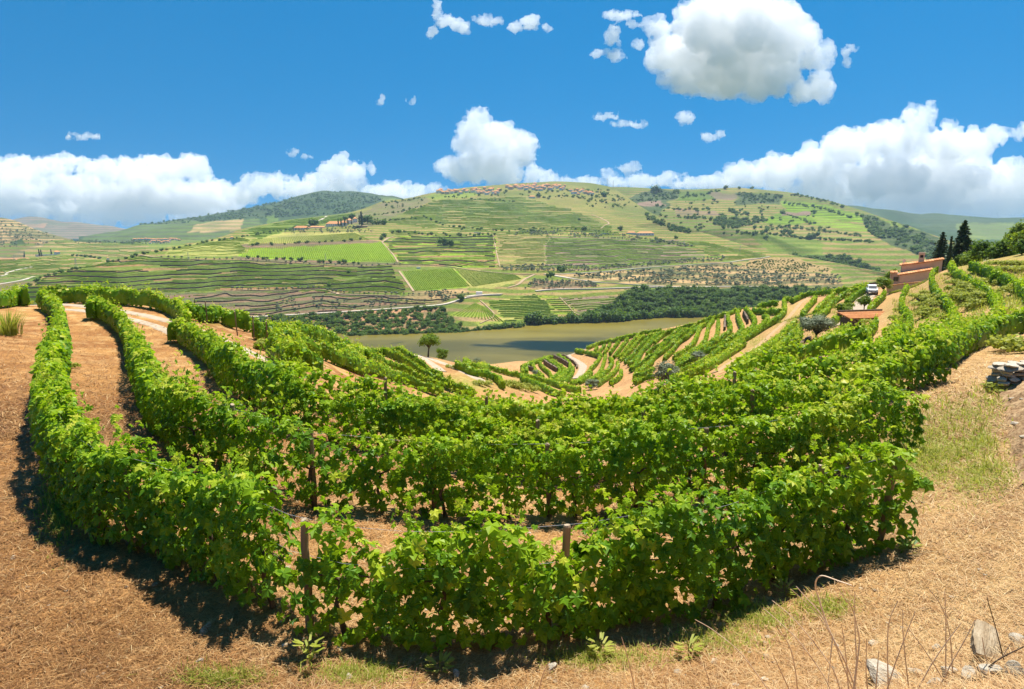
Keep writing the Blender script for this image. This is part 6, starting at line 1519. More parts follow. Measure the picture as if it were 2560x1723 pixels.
def car():
    p = at_depth(2179, 735, 140.0); g = float(ground_z(p[0], p[1])) + 0.17
    az = math.atan2(p[0], p[1]); root = empty('parked_car', (p[0], p[1], g), math.pi - az + 0.1); root.scale = (1.12, 1.12, 1.12)
    tag(root, 'white off-road car parked on the pale lane', 'car')
    # body in car space: x across, y forward, z up
    def loft(name, secs, mat, parent=root):
        mb = MB(); V = np.array(secs, float); n, k = V.shape[:2]
        i = np.arange(n - 1)[:, None] * k + np.arange(k)[None]; j = np.arange(n - 1)[:, None] * k + (np.arange(k)[None] + 1) % k
        mb.add(V.reshape(-1, 3), Q=np.vstack([np.stack([i, j, j + k, i + k], -1).reshape(-1, 4)]))
        mb.T.append(np.array([[0, q + 1, q] for q in range(1, k - 1)])); mb.T.append(np.array([[(n - 1) * k, (n - 1) * k + q, (n - 1) * k + q + 1] for q in range(1, k - 1)]))
        return link(name, mb.mesh(name, M[mat]), parent)
    def ring(y, w, z0, z1, r=0.1):
        return [(-w + r, y, z0), (w - r, y, z0), (w, y, z0 + r), (w, y, z1 - r), (w - r, y, z1), (-w + r, y, z1), (-w, y, z1 - r), (-w, y, z0 + r)]
    loft('body', [ring(-2.3, 0.86, 0.5, 0.95), ring(-2.25, 0.92, 0.4, 1.08), ring(0.6, 0.94, 0.36, 1.10), ring(1.9, 0.90, 0.38, 1.02), ring(2.3, 0.84, 0.45, 0.86)], 'car_paint')
    loft('cabin', [ring(-2.2, 0.82, 1.05, 1.1, 0.02), ring(-2.0, 0.74, 1.05, 1.74), ring(-0.1, 0.72, 1.05, 1.80), ring(0.35, 0.72, 1.05, 1.68), ring(1.05, 0.82, 1.05, 1.1, 0.02)], 'car_paint')
    mb = MB(); mb.add([(-0.66, 0.46, 1.62), (0.66, 0.46, 1.62), (0.74, 1.02, 1.16), (-0.74, 1.02, 1.16), (-0.66, 0.5, 1.64), (0.66, 0.5, 1.64), (0.74, 1.06, 1.18), (-0.74, 1.06, 1.18)], Q=[[4, 5, 6, 7], [0, 3, 2, 1], [0, 1, 5, 4], [1, 2, 6, 5], [2, 3, 7, 6], [3, 0, 4, 7]]); link('windscreen', mb.mesh('windscreen', M['window']), root)
    for s in (-1, 1):
        mb = MB(); mb.box((s * 0.75, -0.8, 1.42), (0.04, 1.9, 0.44)); link('side_window', mb.mesh('side_window', M['window']), root)
        mb = MB(); mb.box((s * 0.66, 2.26, 0.80), (0.34, 0.08, 0.2)); link('headlight', mb.mesh('headlight', M['metal']), root)
        mb = MB(); mb.box((s * 1.02, 0.62, 1.2), (0.18, 0.12, 0.2)); link('mirror', mb.mesh('mirror', M['car_paint']), root)
        for y in (-1.45, 1.45):
            mb = MB(); mb.tube([(s * 0.72, y, 0.36), (s * 0.95, y, 0.36)], 0.37, k=16); wl = link('wheel', mb.mesh('wheel', M['rubber']), root)
            mb = MB(); mb.tube([(s * 0.94, y, 0.36), (s * 0.97, y, 0.36)], 0.22, k=12); link('rim', mb.mesh('rim', M['metal']), wl)
    mb = MB(); mb.box((0, 2.31, 0.74), (0.84, 0.06, 0.16)); link('grille', mb.mesh('grille', M['dark']), root)
    mb = MB(); mb.box((0, 2.34, 0.50), (1.66, 0.14, 0.18)); bp = link('bumper', mb.mesh('bumper', M['metal']), root)
    mb = MB(); mb.box((0, 2.43, 0.52), (0.5, 0.03, 0.11)); link('number_plate', mb.mesh('number_plate', M['white_wall']), bp)
car()

# ------------------------------------------------------------------ far buildings
def far_house(H, px0, px1, ytop, ybase, label, group=None, cat='house', roof=4.0, depth=12.0, wins=0, wall='white_wall', parent_name='house', gable=True, rows=1):
    xm = (px0 + px1) / 2; P = H.hit(xm, ybase); m = P[1] / FPX; w = (px1 - px0) * m; h = (ybase - ytop) * m; az = math.atan2(P[0], P[1])
    root = empty(parent_name, tuple(P), -az); tag(root, label, cat, group)
    mb = MB(); mb.box((0, depth / 2, h / 2 - 3), (w, depth, h + 6)); wl = link('wall', mb.mesh('wall', M[wall]), root)
    if roof:
        a, b, e = w / 2 + 0.5, 0.6, (w * 0.5 - min(w * 0.35, depth / 2) if gable else w * 0.25); rh = roof * m
        V = [(-a, -b, h), (a, -b, h), (a, depth + b, h), (-a, depth + b, h), (-e, depth / 2, h + rh), (e, depth / 2, h + rh), (-a, -b, h - 0.35), (a, -b, h - 0.35), (a, depth + b, h - 0.35), (-a, depth + b, h - 0.35)]
        mb = MB(); mb.add(V, Q=[[0, 1, 5, 4], [2, 3, 4, 5], [6, 7, 1, 0], [7, 8, 2, 1], [8, 9, 3, 2], [9, 6, 0, 3], [9, 8, 7, 6]], T=[[1, 2, 5], [3, 0, 4]], tone=0.4 + 0.3 * rng.random()); link('roof', mb.mesh('roof', M['roof_tile']), root)
    for r_ in range(rows):
        for k in range(wins):
            mb = MB(); zc = h * (r_ + 0.55) / rows; mb.box((w * ((k + 0.5) / wins - 0.5), -0.12, zc), (min(1.6, w / wins * 0.45) * 1.1, 0.3, min(2.2, h / rows * 0.45))); link('window', mb.mesh('window', M['window']), root)
    return root
EG = 'buildings of the white estate'
far_house(FH, 816, 858, 560, 566, 'long low white wing of the estate with a row of small windows', EG, roof=6.5, depth=22, wins=8, cat='building')
far_house(FH, 852, 868, 557, 565, 'white middle block of the estate joined to the long wing', EG, roof=5.5, depth=20, wins=3, cat='building')
far_house(FH, 866, 882, 551, 560, 'tall white main block of the estate under a wide orange roof', EG, roof=4, depth=26, wins=2, rows=2, cat='building')
far_house(FH, 883, 893, 547, 556, 'small white tower house at the top end of the estate', EG, roof=4, depth=10, wins=2, rows=2, cat='building')
far_house(FH, 736, 774, 570, 574, 'separate low white barn of the estate with an orange hip roof', EG, roof=5, depth=18, wins=5, cat='building')
far_house(FH, 775, 812, 568, 570, 'low orange roofed sheds between the barn and the long wing', EG, roof=3, depth=12, wins=0, cat='building')
far_house(FH, 884, 918, 566, 570, 'dark flat roofed hall below the estate garden', EG, roof=0, depth=16, wins=6, wall='dark', cat='building')
far_house(FH, 934, 956, 557, 560, 'orange roofed house half hidden by trees right of the estate', EG, roof=3, depth=14, cat='building')
far_house(FH, 1592, 1634, 583, 589, 'white farmhouse with orange roofs on the shoulder lane', None, roof=4, depth=16, wins=6)
far_house(FH, 1566, 1590, 582, 586, 'low orange roofed outbuilding beside the shoulder farmhouse', None, roof=3, depth=12)
far_house(FH, 1042, 1051, 668, 672, 'tiny white shed beside the dirt road', None, roof=0, depth=5, cat='shed')
far_house(FH, 1190, 1206, 730, 737, 'small pale concrete hut on the yard', None, roof=0, depth=6, cat='shed')
far_house(FH, 1503, 1520, 583, 586, 'white screen fence on the shoulder lane', None, roof=0, depth=2, cat='fence', parent_name='fence', wins=4)
far_house(FH, 1185, 1203, 581, 583, 'low pale wall at the top of the walled vineyard', None, roof=0, depth=2, cat='wall', parent_name='low_wall')
far_house(FH, 576, 584, 593, 598, 'pale hut near the dark tree line on the left spur', None, roof=2, depth=8)
far_house(FH, 1322, 1338, 492, 496, 'orange roofed farm on the rounded vineyard', None, roof=3, depth=14)
for x, y, s, lab in ((904, 565, 42, 'slender cypress at the garden end of the estate'), (899, 563, 30, 'short cypress beside the tower house'), (907, 563, 26, 'smaller cypress next to the slender one'), (846, 566, 22, 'cypress before the long white wing'), (853, 566, 22, 'second cypress before the long white wing'), (862, 566, 24, 'cypress before the middle block'), (870, 564, 20, 'cypress before the tall main block'), (879, 562, 18, 'last cypress before the tall main block')):
    far_tree('cypress', FH.hit(x, y), s, lab, 'cypresses of the estate')
for x, y, s, lab in ((782, 565, 30, 'wide brownish tree beside the estate drive'), (918, 560, 30, 'broad dark tree in the estate garden'), (880, 549, 22, 'dark tree behind the tower house'), (863, 551, 16, 'dark tree behind the middle block'), (932, 562, 18, 'bush before the orange roofed house'), (958, 562, 20, 'dark tree right of the orange roofed house'), (946, 562, 14, 'low bush before the orange roofed house')):
    far_tree('bush', FH.hit(x, y), s, lab, None)
# village on the crest: every house its own
VW = MB(); VW.box((0, 0, 0.2), (1, 1, 1.6)); VWM = [VW.mesh('house_wall', M['white_wall']), None]
VW = MB(); VW.box((0, 0, 0.2), (1, 1, 1.6)); VWM[1] = VW.mesh('house_wall', M['wall_render'])
VR = MB(); VR.add([(-.58, -.58, 1.0), (.58, -.58, 1.0), (.58, .58, 1.0), (-.58, .58, 1.0), (-.3, 0, 1.45), (.3, 0, 1.45)], Q=[[0, 1, 5, 4], [2, 3, 4, 5], [3, 2, 1, 0]], T=[[1, 2, 5], [3, 0, 4]]); VRM = VR.mesh('house_roof', M['roof_tile'])
def village(H, boxes, label, group, wpx=(5, 9), hpx=(3.5, 6)):
    for x0, x1, y0, y1, n in boxes:
        for k in range(n):
            x = x0 + (x1 - x0) * (k + rng.random()) / n; y = rng.uniform(y0, y1); P = H.hit(x, y); m = P[1] / FPX
            root = empty('house', tuple(P), rng.uniform(-0.4, 0.4)); tag(root, label, 'house', group)
            w = rng.uniform(*wpx) * m; root.scale = (w, w * rng.uniform(0.7, 1.1), rng.uniform(*hpx) * m)
            link('wall', VWM[int(rng.random() < 0.3)], root); link('roof', VRM, root)
village(FH, [(1090, 1172, 479, 486, 20), (1178, 1249, 474, 488, 30), (1266, 1300, 467, 474, 10), (1300, 1412, 465, 477, 40), (1425, 1483, 477, 488, 16)], 'small house with orange roof in the hilltop village', 'houses of the hilltop village')
village(LC, [(372, 432, 598, 610, 22), (330, 370, 590, 596, 4), (425, 450, 596, 603, 6)], 'small pale house in the hamlet below the dark mountain', 'houses of the valley hamlet', (4, 8), (3, 4))
far_house(LD, 94, 138, 633, 636, 'long white wall of the hilltop cemetery', None, roof=0, depth=3, cat='wall', parent_name='boundary_wall')
far_house(LD, 137, 149, 630, 636, 'white chapel with an orange gable at the end of the cemetery wall', None, roof=3, depth=10, cat='chapel', parent_name='chapel')
far_house(LC, 184, 196, 598, 602, 'white block on the wooded left hill', None, roof=0, depth=12, cat='building')
far_house(LD, 267, 273, 643, 648, 'small white hut below the rounded hill', None, roof=1, depth=8, cat='hut')
for x, y, s, lab in ((98, 634, 12, 'first dark cypress of the pair at the cemetery'), (103, 634, 11, 'second dark cypress of the pair at the cemetery'), (128, 633, 10, 'single dark cypress near the chapel')): far_tree('cypress', LD.hit(x, y), s * 1.6, lab, None)

# pylons and masts
def pylon(P, H, label, group):
    root = empty('pylon', tuple(P)); tag(root, label, 'pylon', group); mb = MB()
    b, t = H * 0.10, H * 0.02; cs = [(-1, -1), (1, -1), (1, 1), (-1, 1)]
    for sx, sy_ in cs: mb.tube([(sx * b, sy_ * b, -2), (sx * t, sy_ * t, H)], H * 0.006, k=4)
    for k in range(7):
        z0, z1 = H * k / 7, H * (k + 1) / 7; f0, f1 = b + (t - b) * k / 7, b + (t - b) * (k + 1) / 7
        for q in range(4):
            a, c = cs[q], cs[(q + 1) % 4]; mb.tube([(a[0] * f0, a[1] * f0, z0), (c[0] * f1, c[1] * f1, z1)], H * 0.004, k=3)
    link('tower', mb.mesh('tower', M['metal']), root)
    for z in (0.78, 0.88, 0.97):
        m2 = MB(); m2.tube([(-H * 0.11, 0, H * z), (H * 0.11, 0, H * z)], H * 0.006, k=4); link('crossarm', m2.mesh('crossarm', M['metal']), root)
for H_, x, y, hp, lab in ((FH, 191, 674, 29, 'lattice pylon on the left edge of the spur'), (FH, 471, 651, 20, 'lattice pylon beside the dirt road'), (FH, 814, 652, 18, 'thin pylon in the bright downhill rows'), (LD, 36, 652, 14, 'faint pylon on the low slope'), (FH, 1850, 628, 14, 'thin pylon at the tip of the spur'), (FH, 1709, 616, 14, 'thin pylon above the brown green vineyard'), (FH, 1563, 652, 10, 'small pylon in the middle of the brown green vineyard')):
    P = H_.hit(x, y); pylon(P, hp * P[1] / FPX, lab, None)
for x, hp, lab in ((1518, 17, 'left of the two thin masts on the crest'), (1533, 18, 'right of the two thin masts on the crest')):
    P = FH.hit(x, 463); mb = MB(); h = hp * P[1] / FPX; mb.tube([(0, 0, -3), (0, 0, h)], 0.9, k=5); mb.tube([(-2.5, 0, h * 0.92), (2.5, 0, h * 0.92)], 0.6, k=4)
    tag(link('mast', mb.mesh('mast', M['metal']), loc=P), lab, 'mast')
# ------------------------------------------------------------------ trellis posts and wires
def post_mesh(seed):
    r = random.Random(seed); mb = MB()
    P = [(r.uniform(-.012, .012), r.uniform(-.012, .012), z) for z in (-0.3, 0.0, 0.4, 0.8, 1.2, 1.58, 1.6)]
    mb.tube(P, [0.052, 0.052, 0.050, 0.049, 0.047, 0.046, 0.038], k=10, tone=[0.2] * 40 + [0.6] * 20 + [0.9] * 10 + [0.2, 0.95])
    return mb.mesh('post', M['post_wood'], smooth=False)
POSTS = [post_mesh(k) for k in range(5)]
def post(px, py, rmin, label, group, h=1.6, lean=0.0, thin=1.0, row=None):
    p = on_ground(px, py, h, rmin); z = float(ground_z(p[0], p[1]))
    if row is not None:      # stands in the row itself
        d = VINES[row]; qx, _ = project(np.c_[d['P'], d['Z'] + 1.4]); k = int(np.argmin(np.abs(qx - px) + np.hypot(d['P'][:, 0], d['P'][:, 1]) * 0.5))
        p = d['P'][k]; z = float(d['Z'][k]); _, t = ray(px, py); h = float(np.clip(ZC + t * math.hypot(*p) - z, 1.45, 2.0))
    o = link('trellis_post', POSTS[int(rng.integers(5))], loc=(p[0], p[1], z), rot=(rng.uniform(-.03, .03), lean + rng.uniform(-.03, .03), rng.uniform(0, 6)), scale=(thin, thin, h / 1.6))
    return tag(o, label, 'post', group)
v1 = 'nearest vine row, with a thin gappy middle between two bare wooden posts'; v2 = 'second vine row from the viewpoint, its right end standing free above the pale grass strip'
v3 = 'third vine row, starting beside the pale two-rut track and ending square above the mown strip'; v4 = 'fourth vine row, from the rutted track across the crest and out along the mown strip'
PG = 'wooden posts of the vine trellis'
post(752, 1310, 5.2, 'bare wooden post in the widest gap of the nearest vine row', PG, lean=0.02, row=v1)
post(1428, 1306, 5.2, 'wooden post with a wire at its top, right of the gap in the nearest row', PG, row=v1)
post(2070, 1166, 5.2, 'wooden post half hidden in the right part of the nearest row', PG, row=v1)
post(2232, 1180, 5.2, 'leaning end post at the right end of the nearest row', PG, lean=0.08, row=v1)
post(290, 1150, 5.2, 'wooden post in the shade at the left part of the nearest row', PG, row=v1)
for x, y, r_, lab in ((575, 1010, 7, 'reddish wooden post in the second row beside the brown grass'), (775, 1073, 7, 'grey wooden post with a flat top in the second row'), (1073, 1118, 7, 'wooden post in the second row behind the widest gap'), (1375, 1128, 7, 'wooden post in the second row right of the middle'), (1752, 1090, 7, 'tall wooden post in an opening of the second row')):
    post(x, y, r_, lab, PG, row=v2)
for x, y, r_ in ((682, 925, 10), (1347, 1062, 9), (1606, 1026, 9), (1880, 985, 9)): post(x, y, r_, 'wooden post just showing above the third vine row', 'posts of the third vine row', row=v3)
for x, y, r_ in ((965, 944, 12), (1151, 1014, 9), (1221, 990, 12), (1660, 964, 12), (1829, 934, 12), (2045, 930, 11)): post(x, y, r_, 'wooden post sticking up among the fourth row leaves', 'posts of the fourth vine row', row=v4)
for x, y, t in ((485, 746, .8), (514, 753, .8), (589, 779, .9), (631, 791, .9), (667, 804, 1.0)): post(x, y, 30, 'thin weathered post of the straggling row on the left brow', 'posts of the straggling vine row', h=1.9, thin=t)
post(1917, 850, 75, 'single thin stake in the long row on the terraced slope', None, h=2.2)
def wire(vl, z, label, sag=0.03):
    d = VINES[vl]; P = d['P'][::3]; Zg = d['Z'][::3]; n = len(P)
    ok = np.hypot(P[:, 0], P[:, 1]) < 22; P, Zg = P[ok], Zg[ok]
    k = np.arange(len(P)); zz = Zg + z - sag * np.abs(np.sin(k / 8.0 * math.pi))
    c = np.array([P[0, 0], P[0, 1], zz[0]]); mb = MB(); mb.tube(np.c_[P, zz] - c, 0.0022, k=4)
    tag(link('trellis_wire', mb.mesh('trellis_wire', M['wire']), loc=c), label, 'wire', 'wires of the vine trellis')
wire(v1, 1.48, 'top wire of the nearest vine row'); wire(v1, 1.0, 'middle wire of the nearest vine row'); wire(v2, 1.48, 'top wire of the second vine row')

# ------------------------------------------------------------------ stones, wood and dry stalks at the lower right
def stone_mesh(seed):
    g = np.random.default_rng(seed); V, T = ICO2; V = V.copy()
    for _ in range(9):
        n = unit(g.normal(0, 1, 3)); dcut = g.uniform(0.45, 0.8); s = V @ n; V = V - np.outer(np.clip(s - dcut, 0, None), n)
    mb = MB(); mb.add(V * 0.62, T=T, tone=0.55 + 0.45 * g.random()); return mb.mesh('stone', M['pale_stone'])
STONES = [stone_mesh(40 + k) for k in range(6)]
for k, (x, y, w, h, lab) in enumerate([(2210, 1712, 130, 50, 'large pale flat stone at the bottom edge'), (2372, 1690, 62, 36, 'whitish angular stone left of the driftwood'), (2438, 1618, 30, 22, 'small white stone touching the driftwood'), (2540, 1612, 60, 34, 'grey stone right of the driftwood'), (2335, 1715, 50, 26, 'tilted grey slab at the bottom edge'), (2420, 1700, 60, 40, 'pale broken stone under the driftwood'),
                                   (2340, 1622, 30, 16, 'half buried pale stone in the straw'), (2480, 1690, 70, 40, 'brown stone below the driftwood'), (2545, 1690, 60, 50, 'dark angular stone in the lower right corner'), (2300, 1690, 34, 18, 'small stone beside the large pale one'), (1378, 1672, 46, 24, 'flat stone in the shade of the nearest row'), (1140, 1690, 30, 16, 'pale pebble at the bottom of the straw'), (870, 1700, 34, 14, 'flat pale stone at the bottom edge left of the middle'), (500, 1655, 26, 12, 'small grey stone in the straw at the left'), (512, 1575, 40, 16, 'brown stone in the shadow under the nearest row')]):
    p = base_at(x, y, 2.2); m = p[1] / FPX; s = w * m
    o = link('stone', STONES[k % 6], loc=(p[0], p[1], p[2] + h * m * 0.25), rot=(rng.uniform(-.3, .3), rng.uniform(-.3, .3), rng.uniform(0, 6)), scale=(s, s * 0.7, h * m * 1.1)); tag(o, lab, 'stone', 'loose stones')
p = base_at(2462, 1662, 2.2)
def plank():
    mb = MB(); q = np.linspace(0, 1, 10); V = []
    for t in q:
        w = 0.075 * (0.75 + 0.45 * math.sin(t * 2.6 + 0.3)) + rng.uniform(-.004, .004); h = 0.035 + 0.012 * math.sin(t * 5)
        V.append([(t * 0.42, -w, -h), (t * 0.42, w * 0.9, -h * 0.8), (t * 0.42, w, h * 0.5), (t * 0.42, w * 0.25, h), (t * 0.42, -w * 0.4, h * 0.8), (t * 0.42, -w * 1.02, h * 0.2)])
    V = np.array(V).reshape(-1, 3); i = np.arange(9)[:, None] * 6 + np.arange(6)[None]; j = np.arange(9)[:, None] * 6 + (np.arange(6)[None] + 1) % 6
    mb.add(V, Q=np.stack([i, j, j + 6, i + 6], -1).reshape(-1, 4), T=[[0, k + 1, k] for k in range(1, 5)] + [[54, 54 + k, 55 + k] for k in range(1, 5)], tone=0.9)
    return mb.mesh('driftwood', M['driftwood'])
M['driftwood'] = noise_mat('split_driftwood', [(0.3, (0.20, 0.135, 0.075)), (0.5, (0.36, 0.27, 0.165)), (0.75, (0.50, 0.41, 0.28))], scale=26, bump=0.6, stretch=(0.12, 1, 1))
tag(link('driftwood', plank(), loc=p + np.array([0, 0, 0.05]), rot=(0.35, -0.42, 0.95), scale=(0.8, 1.15, 1.1)), 'weathered chunk of split wood lying on the stones', 'wood')

STK = [('2', 'pale', [(0, 0)])][:0]
SX, SY, SS = 1700, 1100, 2.516
stalks = [[(1080, 915), (990, 885), (900, 855), (862, 872), (852, 920), (870, 990), (940, 1200), (1040, 1400), (1110, 1580)], [(695, 935), (850, 1080), (960, 1250), (1010, 1380), (1090, 1580)], [(730, 920), (800, 1000), (880, 1090), (960, 1240)], [(580, 1010), (700, 1110), (830, 1260), (960, 1440), (1010, 1580)], [(525, 1060), (640, 1160), (760, 1280), (900, 1480), (950, 1580)],
          [(95, 1130), (200, 1190), (340, 1300), (430, 1400), (560, 1580)], [(990, 925), (1040, 1000), (1090, 1080), (1130, 1260)], [(1100, 960), (1098, 1100), (1110, 1400)], [(1370, 1015), (1320, 1130), (1305, 1280), (1310, 1580)], [(1400, 1070), (1405, 1250), (1440, 1580)], [(1480, 1080), (1420, 1230), (1350, 1420), (1300, 1580)], [(1665, 950), (1672, 1150), (1670, 1580)], [(1930, 990), (1990, 1200), (2040, 1400), (2080, 1580)],
          [(1560, 930), (1650, 1060), (1700, 1250), (1720, 1580)], [(1770, 1150), (1680, 1270), (1590, 1400), (1490, 1580)], [(1860, 1130), (1780, 1280), (1700, 1420), (1620, 1580)], [(1175, 1250), (1170, 1450), (1180, 1580)], [(1015, 1160), (1040, 1330), (1060, 1580)], [(600, 1170), (680, 1280), (720, 1420), (740, 1580)], [(150, 1410), (200, 1580)], [(580, 1340), (640, 1470), (690, 1580)], [(2164, 1300), (1990, 1390), (1880, 1500), (1800, 1600)],
          [(1410, 1150), (1550, 1340), (1700, 1580)], [(-367, 1240), (-322, 1400), (-282, 1580)], [(-820, 1390), (-860, 1470), (-890, 1580)], [(-1655, 1430), (-1700, 1590)], [(-100, 1490), (-80, 1590)], [(2080, 1280), (2000, 1420), (1960, 1590)], [(1250, 1330), (1230, 1590)], [(1900, 1240), (1930, 1400), (1990, 1590)]]
for k, st_ in enumerate(stalks):
    Y = 4.05 + 0.3 * rng.random() + (0.6 if st_[0][0] < 100 else 0)
    P = np.array([at_depth(SX + x / SS, SY + y / SS, Y + 0.05 * j) for j, (x, y) in enumerate(st_)])
    P = catmull(P, 5); b = P[-1].copy(); b[2] = min(b[2], float(ground_z(b[0], b[1]))) - 0.03; P = np.vstack([P, b])
    n = len(P); mb = MB(); c = b.copy(); rad = np.linspace(0.0028, 0.0056, n) * (1.5 if k in (0, 21) else 1.0)
    mb.tube(P - c, rad, k=5, tone=0.25 if k in (12, 21) else rng.uniform(0.6, 0.95), cap=False)
    tag(link('dry_stalk', mb.mesh('dry_stalk', M['bark' if k in (12, 21) else 'stalk']), loc=c), 'hooked dry stalk, bent over at the top' if k == 0 else ('dark dry branch arching over the stones' if k == 21 else 'thin dry stalk standing up from the straw at the lower right'), 'stalk', 'dry stalks' )

# dry stone wall end at the right margin
def margin_wall():
    A = on_ground(2492, 985, 0, 8); B = on_ground(2700, 968, 0, 8)
    d = B - A; L = 4.5; u = unit(d); v = np.array([-u[1], u[0]]); g = float(ground_z(A[0], A[1]))
    root = empty('stone_wall', (A[0], A[1], g)); tag(root, 'end of a tumbled dry stone wall with flat slabs on top', 'stone wall')
    z = -0.1; top = 0.85
    while z < top:
        h = rng.uniform(0.07, 0.15); a = rng.uniform(-0.1, 0.05)
        while a < L:
            w = rng.uniform(0.18, 0.5) * (1.3 if z > top - 0.15 else 1)
            for row in (0.0, 0.38):
                q = u * (a + w / 2 + (0.1 * z)) + v * (row + rng.uniform(-.06, .06)); gz = float(ground_z(A[0] + q[0], A[1] + q[1])) - g
                link('stone', STONES[int(rng.integers(6))], root, loc=(q[0], q[1], z + h / 2 + gz), rot=(rng.uniform(-.12, .12), rng.uniform(-.12, .12), math.atan2(u[1], u[0]) + rng.uniform(-.2, .2)), scale=(w * 1.05, 0.42, h * 1.3))
            a += w
        z += h
margin_wall()

def earth_bank():
    P = np.array([on_ground(x, y, 0, 6) for x, y in catmull([(2520, 985), (2540, 1015), (2556, 1070), (2580, 1130), (2610, 1210)], 10)]); P, s = resample(P, 0.12)
    T = unit(np.gradient(P, axis=0)); Nn = np.stack([-T[:, 1], T[:, 0]], 1); n = len(P); us = np.linspace(-0.2, 1.0, 16)
    if (Nn[:, 0].mean()) < 0: Nn = -Nn
    XY = P[:, None] + Nn[:, None] * (us[None, :, None] * 1.9)
    hgt = 0.42 * np.clip((us + 0.2) / 0.35, 0, 1) ** 0.7
    Z = ground_z(XY[..., 0], XY[..., 1]) - 0.05 + hgt[None] * (0.75 + 0.5 * vnoise(s[:, None] * 0.9, us[None] * 2, 3)) + (0.26 * (vnoise(XY[..., 0] * 3.5, XY[..., 1] * 3.5, 8) - 0.5) + 0.14 * (vnoise(XY[..., 0] * 9, XY[..., 1] * 9, 9) - 0.5)) * (hgt[None] > 0.02)
    V = np.concatenate([XY, Z[..., None]], -1).reshape(-1, 3); i = np.arange(n - 1)[:, None] * 16 + np.arange(15)[None]
    me = mk_mesh('bank', V, quads=np.stack([i, i + 16, i + 17, i + 1], -1).reshape(-1, 4), smooth=True, mats=[M['bank_soil']])
    tag(link('bank', me), 'rough brown earth bank below the tumbled wall at the right margin', kind='structure')
    for k in range(30):
        a = int(rng.integers(n)); b = int(rng.integers(2, 12)); q = np.r_[XY[a, b], Z[a, b]]; w = rng.uniform(0.14, 0.42)
        tag(link('stone', STONES[k % 6], loc=q, rot=(rng.uniform(-.4, .4), rng.uniform(-.4, .4), rng.uniform(0, 6)), scale=(w, w * 0.7, w * 0.4)), 'flat brown stone sticking out of the earth bank at the right margin', 'stone', 'stones in the earth bank')
earth_bank()

# ------------------------------------------------------------------ straw litter and grass tufts
def blades(name, label, n, region, ln, wd, mat, up, tone, cluster=None):
    mb = MB(); out = []
    while len(out) < n:
        m = 4000
        px = rng.uniform(region[0], region[1], m); py = rng.uniform(region[2], region[3], m)
        for x, y in zip(px, py):
            if cluster is not None and rng.random() > cluster(x, y): continue
            out.append((x, y))
            if len(out) >= n: break
    P2 = []
    az = np.array([ray(x, y)[0] for x, y in out]); tt = np.array([ray(x, y)[1] for x, y in out])
    r = np.full(len(out), 4.8 )
    for _ in range(12):
        r = 0.5 * r + 0.5 * np.clip((ground_z(r * np.sin(az), r * np.cos(az)) - ZC) / tt, 2.0, 160)
    x, y = r * np.sin(az), r * np.cos(az); z = ground_z(x, y)
    a = rng.uniform(0, 6.28, n); el = np.abs(rng.normal(0, up, n)); L = ln * rng.uniform(0.4, 1.3, n); w = wd * rng.uniform(0.6, 1.3, n) * np.clip(r / 7, 0.8, 3)
    L = L * np.clip(r / 10, 0.9, 1.8)
    D = np.c_[np.cos(a) * np.cos(el), np.sin(a) * np.cos(el), np.sin(el)]; S = np.c_[-np.sin(a), np.cos(a), 0 * a]
    B = np.c_[x, y, z + 0.004 + 0.03 * rng.random(n)]
    mid = B + D * (L * 0.5)[:, None] + np.array([0, 0, 1.0]) * (L * 0.05)[:, None]; tip = B + D * L[:, None] - np.array([0, 0, 1.0]) * (L * 0.06)[:, None]
    V = np.stack([B + S * (w / 2)[:, None], B - S * (w / 2)[:, None], mid - S * (w / 2)[:, None], mid + S * (w / 2)[:, None], tip], 1).reshape(-1, 3)
    i = np.arange(n)[:, None] * 5
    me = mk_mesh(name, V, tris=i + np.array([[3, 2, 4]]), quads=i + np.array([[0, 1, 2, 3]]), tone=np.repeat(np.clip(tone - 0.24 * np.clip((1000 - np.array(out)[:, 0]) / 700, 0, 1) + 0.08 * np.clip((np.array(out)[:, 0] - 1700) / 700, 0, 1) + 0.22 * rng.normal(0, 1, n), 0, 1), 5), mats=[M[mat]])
    tag(link(name, me), label, kind='stuff')
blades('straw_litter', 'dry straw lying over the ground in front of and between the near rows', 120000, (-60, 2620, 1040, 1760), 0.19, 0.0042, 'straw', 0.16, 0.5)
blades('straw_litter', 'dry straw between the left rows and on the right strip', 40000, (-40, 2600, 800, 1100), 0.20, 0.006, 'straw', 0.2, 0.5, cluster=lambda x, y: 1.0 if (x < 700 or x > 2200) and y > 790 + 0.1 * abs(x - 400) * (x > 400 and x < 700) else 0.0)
def gr(x, y):
    s = 0
    for cx, cy, sx, sy_ in ((2330, 1130, 110, 70), (2440, 1090, 40, 90), (2450, 1190, 70, 40), (2380, 1060, 90, 50), (1880, 1545, 80, 25), (1780, 1600, 90, 25), (560, 1700, 80, 20), (2480, 1000, 30, 60), (2250, 1160, 50, 60), (1500, 1650, 120, 20), (900, 1690, 90, 20), (150, 1280, 40, 60), (2060, 1520, 60, 20)):
        s = max(s, math.exp(-((x - cx) / sx) ** 2 - ((y - cy) / sy_) ** 2))
    return s * (0.3 + 0.7 * float(vnoise(x / 40.0, y / 18.0, 5)))
blades('grass', 'thin green grass in patches on the mown strip and along the bottom', 16000, (0, 2560, 960, 1723), 0.14, 0.007, 'weed', 0.7, 0.45, cluster=gr)
def kg(x, y): return 1.0 if (x - 2250) * 0.45 + 640 < y + 90 and vnoise(x / 22.0, y / 9.0, 15) > 0.42 else 0.0
blades('grass', 'yellow green grass on the banks of the knoll', 9000, (2230, 2600, 640, 830), 0.42, 0.022, 'weed', 0.9, 0.5, cluster=kg)
